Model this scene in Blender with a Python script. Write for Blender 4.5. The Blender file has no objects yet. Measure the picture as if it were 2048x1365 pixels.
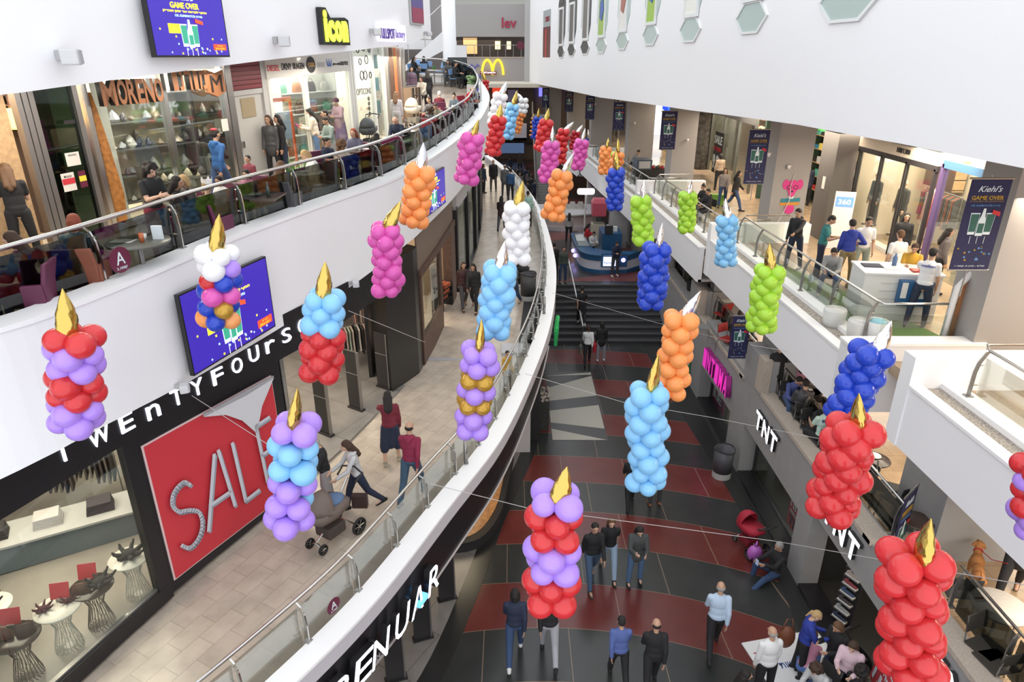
import bpy, bmesh, math, random
from mathutils import Vector, Matrix
R = math.radians
sc = bpy.context.scene
COL = sc.collection
random.seed(7)

# ------------------------------------------------------------------ camera, world, exposure
F, TH, CZ = 1355.0, R(22.9), 11.1
cd = bpy.data.cameras.new('camera'); cam = bpy.data.objects.new('camera', cd); COL.objects.link(cam)
cam.location = (0, 0, CZ); cam.rotation_euler = (R(90) - TH, 0, 0)
cd.sensor_width = 36; cd.lens = 36 * F / 2048; cd.clip_end = 400
sc.camera = cam
w = bpy.data.worlds.new('world'); sc.world = w; w.use_nodes = True
w.node_tree.nodes['Background'].inputs[0].default_value = (0.93, 0.965, 1.0, 1)
w.node_tree.nodes['Background'].inputs[1].default_value = 1.0
sc.view_settings.view_transform = 'Standard'; sc.view_settings.look = 'None'
sc.view_settings.exposure = 0.85; sc.view_settings.gamma = 1; sc.view_settings.use_curve_mapping = False

# ------------------------------------------------------------------ measuring helpers (pixel of the 2048x1365 frame -> real point on a real surface)
SN, CS = math.sin(TH), math.cos(TH)
def ray(px, py):
    u = (px - 1024) / F; v = (py - 682.5) / F
    return Vector((u, CS - v * SN, -SN - v * CS))
def onz(px, py, a, b=0.0):
    d = ray(px, py); t = (CZ - a) / (b * d[1] - d[2]); return Vector((d[0] * t, d[1] * t, CZ + d[2] * t))
def projpx(x, y, z):
    z -= CZ; dep = y*CS - z*SN; return 1024 + F*x/dep, 682.5 - F*(y*SN + z*CS)/dep
def zon(x, y, poly, z0, z1):   # height on the vertical through (x, y) whose picture falls on a measured edge
    for k in range(400):
        z = z0 + (z1-z0)*k/399; px, py = projpx(x, y, z)
        for (a, b), (c, d) in zip(poly, poly[1:]):
            if a <= px <= c and py >= b + (d-b)*(px-a)/(c-a): return z
    return None
def hit(px, py, path):
    d = ray(px, py); best = None
    for (x0, y0), (x1, y1) in zip(path, path[1:]):
        ex, ey = x1 - x0, y1 - y0; L2 = ex * ex + ey * ey
        den = d[0] * ey - d[1] * ex
        if abs(den) > 1e-9:
            t = (x0 * ey - y0 * ex) / den
            u = ((d[0] * t - x0) * ex + (d[1] * t - y0) * ey) / L2
            if t > 0 and -1e-6 <= u <= 1 + 1e-6 and (best is None or t < best[0]):
                L = math.sqrt(L2)
                best = (t, Vector((d[0] * t, d[1] * t, CZ + d[2] * t)), Vector((ex / L, ey / L, 0)))
    return best[1], best[2]
def crs(pts, n=8):
    out = []; Q = [pts[0]] + list(pts) + [pts[-1]]; m = len(pts[0])
    for i in range(1, len(Q) - 2):
        for k in range(n):
            t = k / n; a, b, c, d = Q[i-1], Q[i], Q[i+1], Q[i+2]
            out.append(tuple(.5*((2*b[j])+(-a[j]+c[j])*t+(2*a[j]-5*b[j]+4*c[j]-d[j])*t*t+(-a[j]+3*b[j]-3*c[j]+d[j])*t**3) for j in range(m)))
    out.append(tuple(pts[-1])); return out

# ------------------------------------------------------------------ materials
MC = {}
def mat(name, col, rough=.5, metal=0, emit=0, noise=0, nscale=8, trans=0, alpha=1, spec=.5):
    if name in MC: return MC[name]
    m = bpy.data.materials.new(name); m.use_nodes = True; nt = m.node_tree; b = nt.nodes['Principled BSDF']
    c = tuple(col) + (1,)
    b.inputs['Base Color'].default_value = c; b.inputs['Roughness'].default_value = rough
    b.inputs['Metallic'].default_value = metal; b.inputs['Specular IOR Level'].default_value = spec
    if emit:
        b.inputs['Emission Color'].default_value = c; b.inputs['Emission Strength'].default_value = emit
    if noise:
        tc = nt.nodes.new('ShaderNodeTexCoord'); n = nt.nodes.new('ShaderNodeTexNoise'); n.inputs['Scale'].default_value = nscale
        n.inputs['Detail'].default_value = 4
        r = nt.nodes.new('ShaderNodeValToRGB'); r.color_ramp.elements[0].position = .3; r.color_ramp.elements[1].position = .7
        r.color_ramp.elements[0].color = tuple(max(0, x * (1 - noise)) for x in col) + (1,)
        r.color_ramp.elements[1].color = tuple(min(1, x * (1 + noise)) for x in col) + (1,)
        nt.links.new(tc.outputs['Object'], n.inputs['Vector']); nt.links.new(n.outputs['Fac'], r.inputs[0]); nt.links.new(r.outputs[0], b.inputs['Base Color'])
    MC[name] = m; return m
def glass(name, tint, mixf):
    m = bpy.data.materials.new(name); m.use_nodes = True; nt = m.node_tree; nt.nodes.clear()
    o = nt.nodes.new('ShaderNodeOutputMaterial'); mx = nt.nodes.new('ShaderNodeMixShader'); t = nt.nodes.new('ShaderNodeBsdfTransparent'); g = nt.nodes.new('ShaderNodeBsdfGlossy')
    t.inputs[0].default_value = tuple(tint) + (1,); g.inputs['Roughness'].default_value = .03
    lw = nt.nodes.new('ShaderNodeLayerWeight'); lw.inputs[0].default_value = .25
    ml = nt.nodes.new('ShaderNodeMath'); ml.operation = 'MULTIPLY_ADD'; ml.inputs[1].default_value = .28 if 'shop' in name or 'green' in name else .5; ml.inputs[2].default_value = mixf; ml.use_clamp = True
    nt.links.new(lw.outputs['Fresnel'], ml.inputs[0]); nt.links.new(ml.outputs[0], mx.inputs[0])
    nt.links.new(t.outputs[0], mx.inputs[1]); nt.links.new(g.outputs[0], mx.inputs[2]); nt.links.new(mx.outputs[0], o.inputs[0])
    MC[name] = m; return m
G_RAIL = glass('rail glass', (.92, .95, .935), .03)
G_SMOKE = glass('smoked rail glass', (.34, .37, .37), .05)
G_SHOP = glass('shop glass', (.86, .9, .88), .05)
WHITE = mat('white plaster', (.83, .83, .85), .55)
WHITE2 = mat('white coping', (.86, .86, .87), .4)
GREY = mat('grey plaster', (.27, .265, .265), .7, noise=.05, nscale=3)
GREYL = mat('pale grey panel', (.42, .41, .41), .6)
TAUPE = mat('taupe pillar paint', (.33, .31, .30), .6)
STEEL = mat('brushed steel', (.62, .61, .59), .25, 1)
STEELD = mat('dark satin steel', (.30, .29, .28), .35, .8)
BLACK = mat('black panel', (.012, .011, .013), .35)
BLACKM = mat('matt black', (.02, .018, .02), .7)
SAND = mat('sandstone coping', (.40, .34, .285), .7, noise=.12, nscale=30)
WOOD = mat('light wood', (.42, .27, .14), .5, noise=.2, nscale=12)
WOODD = mat('dark brown wood', (.09, .05, .035), .5, noise=.25, nscale=10)
WOODW = mat('warm parquet', (.42, .21, .09), .45, noise=.3, nscale=9)
RUBBER = mat('rubber', (.015, .015, .015), .6)
GOLDF = mat('gold foil', (.62, .45, .12), .16, 1)
SILVF = mat('silver foil', (.80, .80, .84), .12, 1)
PEBBLE = mat('pebble filling', (.36, .32, .28), .8, noise=.6, nscale=35)
PURE = mat('white lit letter', (.9, .9, 1.0), .4, emit=1.6)
CREAM = mat('cream wall', (.62, .57, .48), .7, noise=.06, nscale=4)
MAROON = mat('maroon', (.12, .012, .04), .45)
REDP = mat('red poster', (.55, .035, .05), .45)
SKYSCR = mat('screen violet', (.03, .015, .25), .25, emit=.75)
YEL = mat('screen yellow', (.95, .75, .03), .4, emit=.8)
WLIT = mat('screen white', (.85, .93, .95), .4, emit=.75)
GLIT = mat('screen green', (.03, .25, .16), .4, emit=.7)
RLIT = mat('screen red', (.85, .06, .02), .4, emit=.8)
BLIT = mat('screen pale blue', (.35, .55, .95), .4, emit=.7)
NAVY = mat('banner navy', (.012, .012, .06), .7)
BYEL = mat('banner ochre print', (.42, .25, .02), .7)
BGRN = mat('banner green print', (.02, .10, .08), .6)
BWHT = mat('banner white print', (.65, .72, .75), .6)
BRED = mat('banner red print', (.5, .02, .03), .6)
BBLU = mat('banner blue print', (.10, .26, .50), .6)

def nodes_of(m): return m.node_tree, m.node_tree.nodes, m.node_tree.links
def mth(nt, op, a, b=None, c=None):
    n = nt.nodes.new('ShaderNodeMath'); n.operation = op
    for i, v in enumerate((a, b, c)):
        if v is None: continue
        if isinstance(v, (int, float)): n.inputs[i].default_value = v
        else: nt.links.new(v, n.inputs[i])
    return n.outputs[0]
def tile_mat(name, c1, c2, line, tx, ty, rot=0, lw=.012, rough=.3, var=.5):
    m = mat(name, c1, rough); nt, N, L = nodes_of(m); b = N['Principled BSDF']
    tc = N.new('ShaderNodeTexCoord'); mp = N.new('ShaderNodeMapping'); mp.inputs['Rotation'].default_value = (0, 0, rot)
    L.new(tc.outputs['Object'], mp.inputs[0])
    br = N.new('ShaderNodeTexBrick'); br.inputs['Scale'].default_value = 1; br.inputs['Brick Width'].default_value = tx; br.inputs['Row Height'].default_value = ty
    br.inputs['Mortar Size'].default_value = lw; br.inputs['Color1'].default_value = c1 + (1,); br.inputs['Color2'].default_value = c2 + (1,); br.inputs['Mortar'].default_value = line + (1,)
    L.new(mp.outputs[0], br.inputs['Vector'])
    n = N.new('ShaderNodeTexNoise'); n.inputs['Scale'].default_value = 2.5; n.inputs['Detail'].default_value = 5; L.new(tc.outputs['Object'], n.inputs['Vector'])
    mx = N.new('ShaderNodeMix'); mx.data_type = 'RGBA'; mx.blend_type = 'MULTIPLY'; mx.inputs[0].default_value = var
    cr = N.new('ShaderNodeValToRGB'); cr.color_ramp.elements[0].color = (.6, .6, .6, 1); cr.color_ramp.elements[1].color = (1, 1, 1, 1); cr.color_ramp.elements[0].position = .3; cr.color_ramp.elements[1].position = .6
    L.new(n.outputs['Fac'], cr.inputs[0]); L.new(br.outputs['Color'], mx.inputs[6]); L.new(cr.outputs[0], mx.inputs[7]); L.new(mx.outputs[2], b.inputs['Base Color'])
    return m
T_A = tile_mat('travertine tiles', (.53, .45, .37), (.47, .40, .33), (.37, .31, .25), .62, .33, R(118), .006, .22)
T_B = tile_mat('beige mall tiles', (.44, .37, .30), (.40, .33, .26), (.33, .27, .21), .8, .8, R(20), .010, .22)
T_R = tile_mat('tan mall tiles', (.40, .29, .19), (.36, .26, .17), (.28, .2, .13), .6, .6, 0, .010, .2)
T_APR = tile_mat('grey apron stone', (.25, .235, .22), (.22, .205, .195), (.14, .13, .12), 1.2, 1.2, R(30), .012, .35)
T_DARKSTEP = mat('dark granite step', (.035, .035, .037), .4, noise=.2, nscale=30)
def stripes():
    m = mat('terrazzo stripes', (.1, .1, .1), .24); nt, N, L = nodes_of(m); b = N['Principled BSDF']
    tc = N.new('ShaderNodeTexCoord'); sp = N.new('ShaderNodeSeparateXYZ'); L.new(tc.outputs['Object'], sp.inputs[0]); X, Y = sp.outputs[0], sp.outputs[1]
    xc = mth(nt, 'SUBTRACT', X, .6); x2 = mth(nt, 'MULTIPLY', xc, xc); den = mth(nt, 'MULTIPLY_ADD', Y, 2.3, -5.0); den = mth(nt, 'MAXIMUM', den, 12.0)
    q = mth(nt, 'DIVIDE', x2, den); v = mth(nt, 'ADD', Y, q)
    s = mth(nt, 'DIVIDE', mth(nt, 'SUBTRACT', v, 10.77 - 13.3), 1.33)
    par = mth(nt, 'MODULO', s, 2.0); isred = mth(nt, 'LESS_THAN', par, 1.0)   # 10.77..12.1 is red
    fr = mth(nt, 'FRACT', s); l1 = mth(nt, 'LESS_THAN', fr, .012)
    row = mth(nt, 'FLOOR', s); off = mth(nt, 'MULTIPLY', mth(nt, 'MODULO', mth(nt, 'MULTIPLY', row, .37), 1.0), 1.0)
    jx = mth(nt, 'FRACT', mth(nt, 'ADD', mth(nt, 'DIVIDE', mth(nt, 'SUBTRACT', X, mth(nt, 'MULTIPLY', xc, mth(nt, 'MULTIPLY', q, .12))), 1.75), off))
    l2 = mth(nt, 'LESS_THAN', jx, .010)
    ln = mth(nt, 'MULTIPLY', mth(nt, 'MAXIMUM', l1, l2), .75)
    n = N.new('ShaderNodeTexNoise'); n.inputs['Scale'].default_value = 60; n.inputs['Detail'].default_value = 3; L.new(tc.outputs['Object'], n.inputs['Vector'])
    n2 = N.new('ShaderNodeTexNoise'); n2.inputs['Scale'].default_value = 1.2; n2.inputs['Detail'].default_value = 4; L.new(tc.outputs['Object'], n2.inputs['Vector'])
    def mix(f, a, c, bt='MIX'):
        x = N.new('ShaderNodeMix'); x.data_type = 'RGBA'; x.blend_type = bt
        for i, val in ((0, f), (6, a), (7, c)):
            if isinstance(val, (int, float)): x.inputs[i].default_value = val
            elif isinstance(val, tuple): x.inputs[i].default_value = val
            else: L.new(val, x.inputs[i])
        return x.outputs[2]
    base = mix(isred, (.030, .032, .031, 1), (.125, .026, .022, 1))
    spk = mth(nt, 'MULTIPLY_ADD', n.outputs['Fac'], .7, .62); spk2 = mth(nt, 'MULTIPLY', spk, mth(nt, 'MULTIPLY_ADD', n2.outputs['Fac'], .6, .7))
    cmb = N.new('ShaderNodeCombineColor'); [L.new(spk2, cmb.inputs[i]) for i in range(3)]
    base = mix(1.0, base, cmb.outputs[0], 'MULTIPLY')
    base = mix(ln, base, (.24, .17, .12, 1))
    L.new(base, b.inputs['Base Color']); return m
T_STR = stripes()

# ------------------------------------------------------------------ mesh helpers
class MB:
    def __init__(s): s.v = []; s.f = []; s.m = []; s.cur = 0
    def add(s, vs, fs):
        o = len(s.v); s.v += [tuple(x) for x in vs]; s.f += [tuple(i + o for i in f) for f in fs]; s.m += [s.cur] * len(fs); return s
    def obox(s, c, ax, ay, az):   # centre and three half axes
        c, ax, ay, az = map(Vector, (c, ax, ay, az)); vs = [c + ax * i + ay * j + az * k for k in (-1, 1) for j in (-1, 1) for i in (-1, 1)]
        fs = [(0,2,3,1),(4,5,7,6),(0,1,5,4),(2,6,7,3),(0,4,6,2),(1,3,7,5)]
        if ax.cross(ay).dot(az) < 0: fs = [f[::-1] for f in fs]
        return s.add(vs, fs)
    def box(s, x0, x1, y0, y1, z0, z1):
        return s.obox(((x0+x1)/2, (y0+y1)/2, (z0+z1)/2), ((x1-x0)/2,0,0), (0,(y1-y0)/2,0), (0,0,(z1-z0)/2))
    def tube(s, pts, r, n=8, cap=True):
        pts = [Vector(p) for p in pts]; rs = r if isinstance(r, (list, tuple)) else [r] * len(pts)
        up = None; rings = []
        for i, p in enumerate(pts):
            t = ((pts[min(i+1, len(pts)-1)] - pts[max(i-1, 0)])); t = t.normalized() if t.length > 1e-9 else Vector((0,0,1))
            if up is None: up = Vector((0,0,1)) if abs(t.z) < .9 else Vector((1,0,0))
            a = t.cross(up).normalized(); b = a.cross(t).normalized(); up = b
            rings.append([p + (a * math.cos(2*math.pi*k/n) + b * math.sin(2*math.pi*k/n)) * rs[i] for k in range(n)])
        o = [v for r_ in rings for v in r_]; fs = []
        for i in range(len(rings)-1):
            for k in range(n): fs.append((i*n+k, (i+1)*n+k, (i+1)*n+(k+1)%n, i*n+(k+1)%n))
        if cap: fs.append(tuple(range(n))); fs.append(tuple(reversed(range((len(rings)-1)*n, len(rings)*n))))
        return s.add(o, fs)
    def lathe(s, prof, n=16, M=None, sx=1, sy=1):   # prof: (r,z)
        M = M or Matrix(); vs = []; fs = []
        for r_, z in prof:
            for k in range(n):
                a = 2*math.pi*k/n; vs.append(M @ Vector((r_*math.cos(a)*sx, r_*math.sin(a)*sy, z)))
        for i in range(len(prof)-1):
            for k in range(n): fs.append((i*n+k, i*n+(k+1)%n, (i+1)*n+(k+1)%n, (i+1)*n+k))
        if prof[0][0] > 1e-4: fs.append(tuple(reversed(range(n))))
        if prof[-1][0] > 1e-4: fs.append(tuple(range((len(prof)-1)*n, len(prof)*n)))
        return s.add(vs, fs)
    def ell(s, c, rx, ry, rz, n=12, M=None):
        m = max(6, n // 2 + 1); prof = [(max(1e-5, math.sin(math.pi*i/m)), -math.cos(math.pi*i/m)) for i in range(m+1)]
        T = Matrix.Translation(c) @ (M or Matrix()) @ Matrix.Diagonal((rx, ry, rz, 1)); return s.lathe(prof, n, T)
    def caps(s, a, ra, b, rb, n=10):
        a = Vector(a); b = Vector(b); d = b - a; L = d.length
        if L < 1e-6: return s.ell(a, ra, ra, ra, n)
        q = d.to_track_quat('Z', 'Y').to_matrix().to_4x4(); T = Matrix.Translation(a) @ q
        prof = [(max(1e-5, ra*math.sin(t)), -ra*math.cos(t)) for t in [i*math.pi/2/4 for i in range(5)]] + [(max(1e-5, rb*math.cos(t)), L + rb*math.sin(t)) for t in [i*math.pi/2/4 for i in range(5)]]
        return s.lathe(prof, n, T)
    def prism(s, poly, z0, z1):
        n = len(poly); vs = [(x, y, z0) for x, y in poly] + [(x, y, z1) for x, y in poly]
        ar = sum(poly[i][0]*poly[(i+1)%n][1]-poly[(i+1)%n][0]*poly[i][1] for i in range(n))
        fs = [tuple(reversed(range(n))), tuple(range(n, 2*n))] + [(i, (i+1)%n, (i+1)%n+n, i+n) for i in range(n)]
        if ar < 0: fs = [f[::-1] for f in fs]
        return s.add(vs, fs)
    def plate(s, poly, o, r, u, n, d):  # polygon in (r,u) plane at o, extruded by d along n
        o, r, u, n = map(Vector, (o, r, u, n)); k = len(poly); vs = [o + r*x + u*y for x, y in poly] + [o + r*x + u*y + n*d for x, y in poly]
        ar = sum(poly[i][0]*poly[(i+1)%k][1]-poly[(i+1)%k][0]*poly[i][1] for i in range(k))
        fs = [tuple(reversed(range(k))), tuple(range(k, 2*k))] + [(i, (i+1)%k, (i+1)%k+k, i+k) for i in range(k)]
        if (ar < 0) != (r.cross(u).dot(n) < 0): fs = [f[::-1] for f in fs]
        return s.add(vs, fs)
    def loft(s, secs, closed=True, cap=True):   # list of equal length rings
        n = len(secs[0]); vs = [v for r_ in secs for v in r_]; fs = []
        for i in range(len(secs)-1):
            for k in range(n if closed else n-1): fs.append((i*n+k, i*n+(k+1)%n, (i+1)*n+(k+1)%n, (i+1)*n+k))
        if cap and closed: fs.append(tuple(reversed(range(n)))); fs.append(tuple(range((len(secs)-1)*n, len(secs)*n)))
        return s.add(vs, fs)
    def mesh(s, name, mats=None, smooth=False):
        me = bpy.data.meshes.new(name); me.from_pydata(s.v, [], s.f)
        for m in (mats if isinstance(mats, (list, tuple)) else [mats]):
            if m: me.materials.append(m)
        if any(s.m): me.polygons.foreach_set('material_index', s.m)
        if smooth: me.polygons.foreach_set('use_smooth', [True]*len(me.polygons))
        bm = bmesh.new(); bm.from_mesh(me); bmesh.ops.recalc_face_normals(bm, faces=bm.faces); bm.to_mesh(me); bm.free()
        me.update(); return me
    def obj(s, name, mats, parent=None, smooth=False):
        return link(name, s.mesh(name, mats, smooth), parent)
def link(name, me, parent=None, M=None):
    o = bpy.data.objects.new(name, me); COL.objects.link(o)
    if parent: o.parent = parent
    if M is not None: o.matrix_local = M
    return o
def struct(o): o['kind'] = 'structure'; return o
def tag(o, label, cat, group=None, kind=None):
    o['label'] = label; o['category'] = cat
    if group: o['group'] = group
    if kind: o['kind'] = kind
    return o
def thing(name, label, cat, loc=(0,0,0), rz=0, group=None):
    o = bpy.data.objects.new(name, None); COL.objects.link(o); o.location = loc; o.rotation_euler = (0,0,rz); o.empty_display_size = .1
    return tag(o, label, cat, group)
def bevel(o, wd=.01, seg=2):
    m = o.modifiers.new('bevel', 'BEVEL'); m.width = wd; m.segments = seg; m.limit_method = 'ANGLE'; return o
def setmat(o, i, m):
    o.material_slots[i].link = 'OBJECT'; o.material_slots[i].material = m
def at(o, r, u, n):  # matrix from origin and right / up / normal vectors
    r, u, n = Vector(r), Vector(u), Vector(n); return Matrix(((r.x,u.x,n.x,o[0]),(r.y,u.y,n.y,o[1]),(r.z,u.z,n.z,o[2]),(0,0,0,1)))
TCACHE = {}
def textmesh(s, depth=.01, bold=0.0, m=None):
    key = (s, depth, bold, m.name if m else '')
    if key in TCACHE: return TCACHE[key]
    cu = bpy.data.curves.new('txt', 'FONT'); cu.body = s; cu.size = 1; cu.extrude = depth; cu.offset = bold; cu.resolution_u = 3
    o = bpy.data.objects.new('txt', cu); COL.objects.link(o); dg = bpy.context.evaluated_depsgraph_get(); dg.update()
    me = bpy.data.meshes.new_from_object(o.evaluated_get(dg)); bpy.data.objects.remove(o); bpy.data.curves.remove(cu)
    me.name = 'lettering'
    if m: me.materials.clear(); me.materials.append(m)
    xs = [v.co.x for v in me.vertices] or [0, 1]; ys = [v.co.y for v in me.vertices] or [0, 1]
    x0, x1, y0, y1 = min(xs), max(xs), min(ys), max(ys)
    for v in me.vertices: v.co.x = (v.co.x - x0) / (x1 - x0); v.co.y = (v.co.y - y0) / (y1 - y0)
    TCACHE[key] = me; return me
def text(s, o, r, u, n, wd, ht, m, depth=.01, parent=None, name='lettering', bold=0.0, shear=0):
    """lettering whose lower left corner is o, filling wd x ht"""
    me = textmesh(s, 1.0, bold, m)
    M = at(o, r, u, n) @ Matrix(((wd, shear, 0, 0), (0, ht, 0, 0), (0, 0, depth, 0), (0, 0, 0, 1)))
    me2 = me.copy(); me2.transform(M); me2.update(); return link(name, me2, parent)
HEB = lambda s: s[::-1]
# ------------------------------------------------------------------ the place: two sloping galleries on the left, stepped terraces on the right
zA = lambda Y: 2.64 + .033 * Y
zB = lambda Y: 7.72 + .028 * Y + .095 * max(0, Y - 27)
def onB(px, py, h):   # point at height h over the upper left gallery floor, which climbs faster beyond Y = 27
    p = onz(px, py, 7.72 + h, .028); return p if p.y <= 27 else onz(px, py, 5.155 + h, .123)
LED = .35; LEDB = .40
AL = crs([(-5.6,3.0),(-4.1,5.0),(-2.96,6.71),(-2.08,8.28),(-1.16,10.5),(-.26,12.7),(.46,15.46),(1.14,18.97),(1.56,22.99),(1.65,26.57),(1.46,32.2),(.98,37.1),(-.1,43),(-1.6,49)], 6)
BL = crs([(-7.9,3.5),(-6.9,5.6),(-5.68,6.98),(-5.3,7.75),(-4.94,8.88),(-4.42,10.81),(-3.6,13.05),(-2.57,15.82),(-1.8,20.37),(-1.23,26.5),(-.98,30.7),(-1.22,33.6),(-1.6,35.4),(-2.4,36.9),(-3.5,37.7),(-4.8,38.05)], 6)
AS = crs([(-8.2,2),(-6.9,5),(-6.16,7.0),(-5.6,8.53),(-4.75,10.36),(-3.88,12.28),(-3.18,14.34),(-2.49,16.56),(-2.2,18.7),(-1.95,21.95),(-1.57,26.04),(-1.44,29.99),(-1.6,36),(-2.4,44)], 4)
BS = [(x*k, y*k) for x, y, k in [(-10.2,4,.93),(-9.4,8,.93),(-8.6,11,.93),(-8.0,13,.935),(-7.3,15.2,.944),(-6.4,18,.955),(-5.6,20.3,.963),(-5.0,22.3,.972),(-4.45,24.5,.983),(-4.2,28,1)]]
WR = crs([(7.3,3),(7.0,7),(6.6,12),(6.45,16),(6.4,20),(6.2,25),(5.6,33),(4.9,40),(3.6,50),(1.5,65)], 6)
def nl(path, i):
    a = Vector(path[max(i-1,0)][:2]); b = Vector(path[min(i+1,len(path)-1)][:2]); t = (b-a).normalized(); return Vector((-t.y, t.x, 0)), Vector((t.x, t.y, 0))
def along(path, prof, zf, ylo=-1e9, yhi=1e9):   # prof(Y)->[(lateral, dz)] or fixed list
    secs = []
    for i, p in enumerate(path):
        if not ylo <= p[1] <= yhi: continue
        n, t = nl(path, i); pr = prof(p[1]) if callable(prof) else prof
        secs.append([Vector((p[0], p[1], zf(p[1]) + dz)) + n * o for o, dz in pr])
    return secs
def interp(tab, y):
    if y <= tab[0][0]: return tab[0][1]
    for (a, b), (c, d) in zip(tab, tab[1:]):
        if y <= c: return b + (d-b)*(y-a)/(c-a)
    return tab[-1][1]

# ground floor, stairs, upper hall
m = MB(); m.box(-16, 16, -2, 26.0, -.3, 0); struct(m.obj('floor', T_STR))
def band(name, path, w0, w1, z, mt):
    m = MB(); m.loft(along(path, [(w0, -.02), (w1, -.02), (w1, .006), (w0, .006)], lambda Y: z)); return struct(m.obj(name, mt))
GK = crs([(-4.2,4.0),(-2.4,7.4),(-1.38,9.44),(-.72,11.88),(-.18,14.37),(.53,16.93),(.9,18.6)], 5)
band('floor', GK, 0, .42, 0, mat('dark kerb stone', (.022,.022,.022), .3))
m = MB(); m.loft(along(GK, [(.42, -.02), (6, -.02), (6, .007), (.42, .007)], lambda Y: 0)); struct(m.obj('floor', T_APR))
nst = 10; HZ = 1.4
m = MB()
for k in range(nst): m.box(1.0, 6.6, 26.0 + k*.40, 30.1, k*HZ/nst, (k+1)*HZ/nst)
o = struct(m.obj('trim_1', T_DARKSTEP)); o['label'] = 'dark granite steps'
m = MB()
for k in range(nst): m.box(1.05, 6.55, 26.0 + k*.40 - .004, 26.03 + k*.40, (k+1)*HZ/nst - .03, (k+1)*HZ/nst + .004)
struct(m.obj('trim_2', mat('step nosing', (.10,.10,.10), .5)))
m = MB(); m.box(-12, 20, 30.0, 72, HZ - .3, HZ); 
def hallmat():
    a = mat('hall terrazzo', (.1,.1,.1), .22); nt, N, L = nodes_of(a); b = N['Principled BSDF']
    tc = N.new('ShaderNodeTexCoord'); sp = N.new('ShaderNodeSeparateXYZ'); L.new(tc.outputs['Object'], sp.inputs[0])
    f = mth(nt, 'LESS_THAN', mth(nt, 'FRACT', mth(nt, 'DIVIDE', mth(nt, 'ADD', sp.outputs[1], mth(nt,'MULTIPLY', sp.outputs[0], -.35)), 4.6)), .42)
    x = N.new('ShaderNodeMix'); x.data_type = 'RGBA'; x.inputs[6].default_value = (.05,.045,.047,1); x.inputs[7].default_value = (.17,.05,.045,1); L.new(f, x.inputs[0]); L.new(x.outputs[2], b.inputs['Base Color']); return a
struct(m.obj('floor', hallmat()))
# cream and grey fan inlay at the foot of the gallery wall
m = MB(); m.box(1.25, 3.0, 18.3, 23.3, 0, .006); struct(m.obj('floor', mat('inlay grey', (.06,.062,.065), .3)))
m = MB()
for (a, b, c_, d) in [(22.9, 22.9, 23.2, 23.0), (20.9, 21.9, 21.3, 22.9), (19.4, 20.2, 19.0, 20.6), (18.3, 19.0, 18.3, 18.3)]:
    m.prism([(1.27, a), (2.98, c_), (2.98, d), (1.27, b)], .002, .010)
struct(m.obj('floor', mat('inlay cream', (.42,.40,.34), .35)))

# left gallery A: floor slab, fascia, coping ledge
zAl = lambda Y: zA(Y) + LED
m = MB(); m.loft(along(AL, lambda Y: [(.30, 0), (9, 0), (9, -.45), (.30, -.45)], zA)); struct(m.obj('floor', T_A))
drop = [(8.3,.34),(10.5,.36),(12.7,.36),(15.5,.36),(17,.38),(20,.62),(24,.95),(50,1.1)]
m = MB(); m.loft(along(AL, lambda Y: [(0, -.05), (.34, -.05), (.34, -max(.45, interp(drop, Y)) ), (0, -interp(drop, Y))], zAl)); struct(m.obj('wall_left', mat('lilac grey fascia', (.52,.50,.54), .55)))
m = MB(); m.loft(along(AL, [(-.015, -.05), (.36, -.05), (.36, 0), (-.015, 0)], zAl)); struct(m.obj('trim_3', WHITE2))
# black sign fascia of the ground floor shop under it
bl = [(8.3,1.24),(10.5,1.24),(12.7,1.12),(15.5,1.0),(17,.95),(18.9,.70)]
m = MB(); m.loft(along(AL, lambda Y: [(.03, -interp(drop, Y) + .02), (.3, -interp(drop, Y)+.02), (.3, -interp(bl, Y)), (.03, -interp(bl, Y))], zAl, yhi=19.3))
fascia_black = m.obj('sign_fascia', BLACK); tag(fascia_black, 'long glossy black curved sign fascia under the lower left gallery edge', 'sign fascia')
m = MB(); m.loft(along(AL, lambda Y: [(.0, -interp(bl, Y)+.012), (.05, -interp(bl, Y)+.012), (.05, -interp(bl, Y)-.012), (.0, -interp(bl, Y)-.012)], zAl, yhi=19.3)); m.obj('edge_strip', mat('pale strip', (.55,.5,.5), .4), fascia_black)

# gallery B (upper left)
zBl = lambda Y: zB(Y) + LEDB
m = MB(); m.loft(along(BL, lambda Y: [(.30, 0), (11, 0), (11, -.5), (.30, -.5)], zB)); struct(m.obj('floor', T_B))
FB = [(-200,1060),(18,950),(110,905),(231,840),(372,767),(520,680),(620,620),(700,575),(740,545),(830,475),(900,405),(945,350),(970,310),(975,270)]
bd = []
for q in BL:
    zz = zon(q[0], q[1], FB, zBl(q[1]) - .5, 4.5) if q[1] < 30 else None
    if zz: bd.append((q[1], zBl(q[1]) - zz))
bd.append((60, bd[-1][1]))
m = MB(); m.loft(along(BL, lambda Y: [(0, -.06), (.3, -.06), (.3, -interp(bd, Y)), (0, -interp(bd, Y))], zBl)); struct(m.obj('wall_left', WHITE))
m = MB(); m.loft(along(BL, [(-.02, -.06), (.40, -.06), (.40, 0), (-.02, 0)], zBl)); struct(m.obj('trim_4', WHITE2))
m = MB(); m.loft(along(BL, lambda Y: [(.3, -1.0), (9, -1.0), (9, -1.12), (.3, -1.12)], zBl)); struct(m.obj('ceiling', mat('dim ceiling', (.5,.48,.45), .8)))
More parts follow.
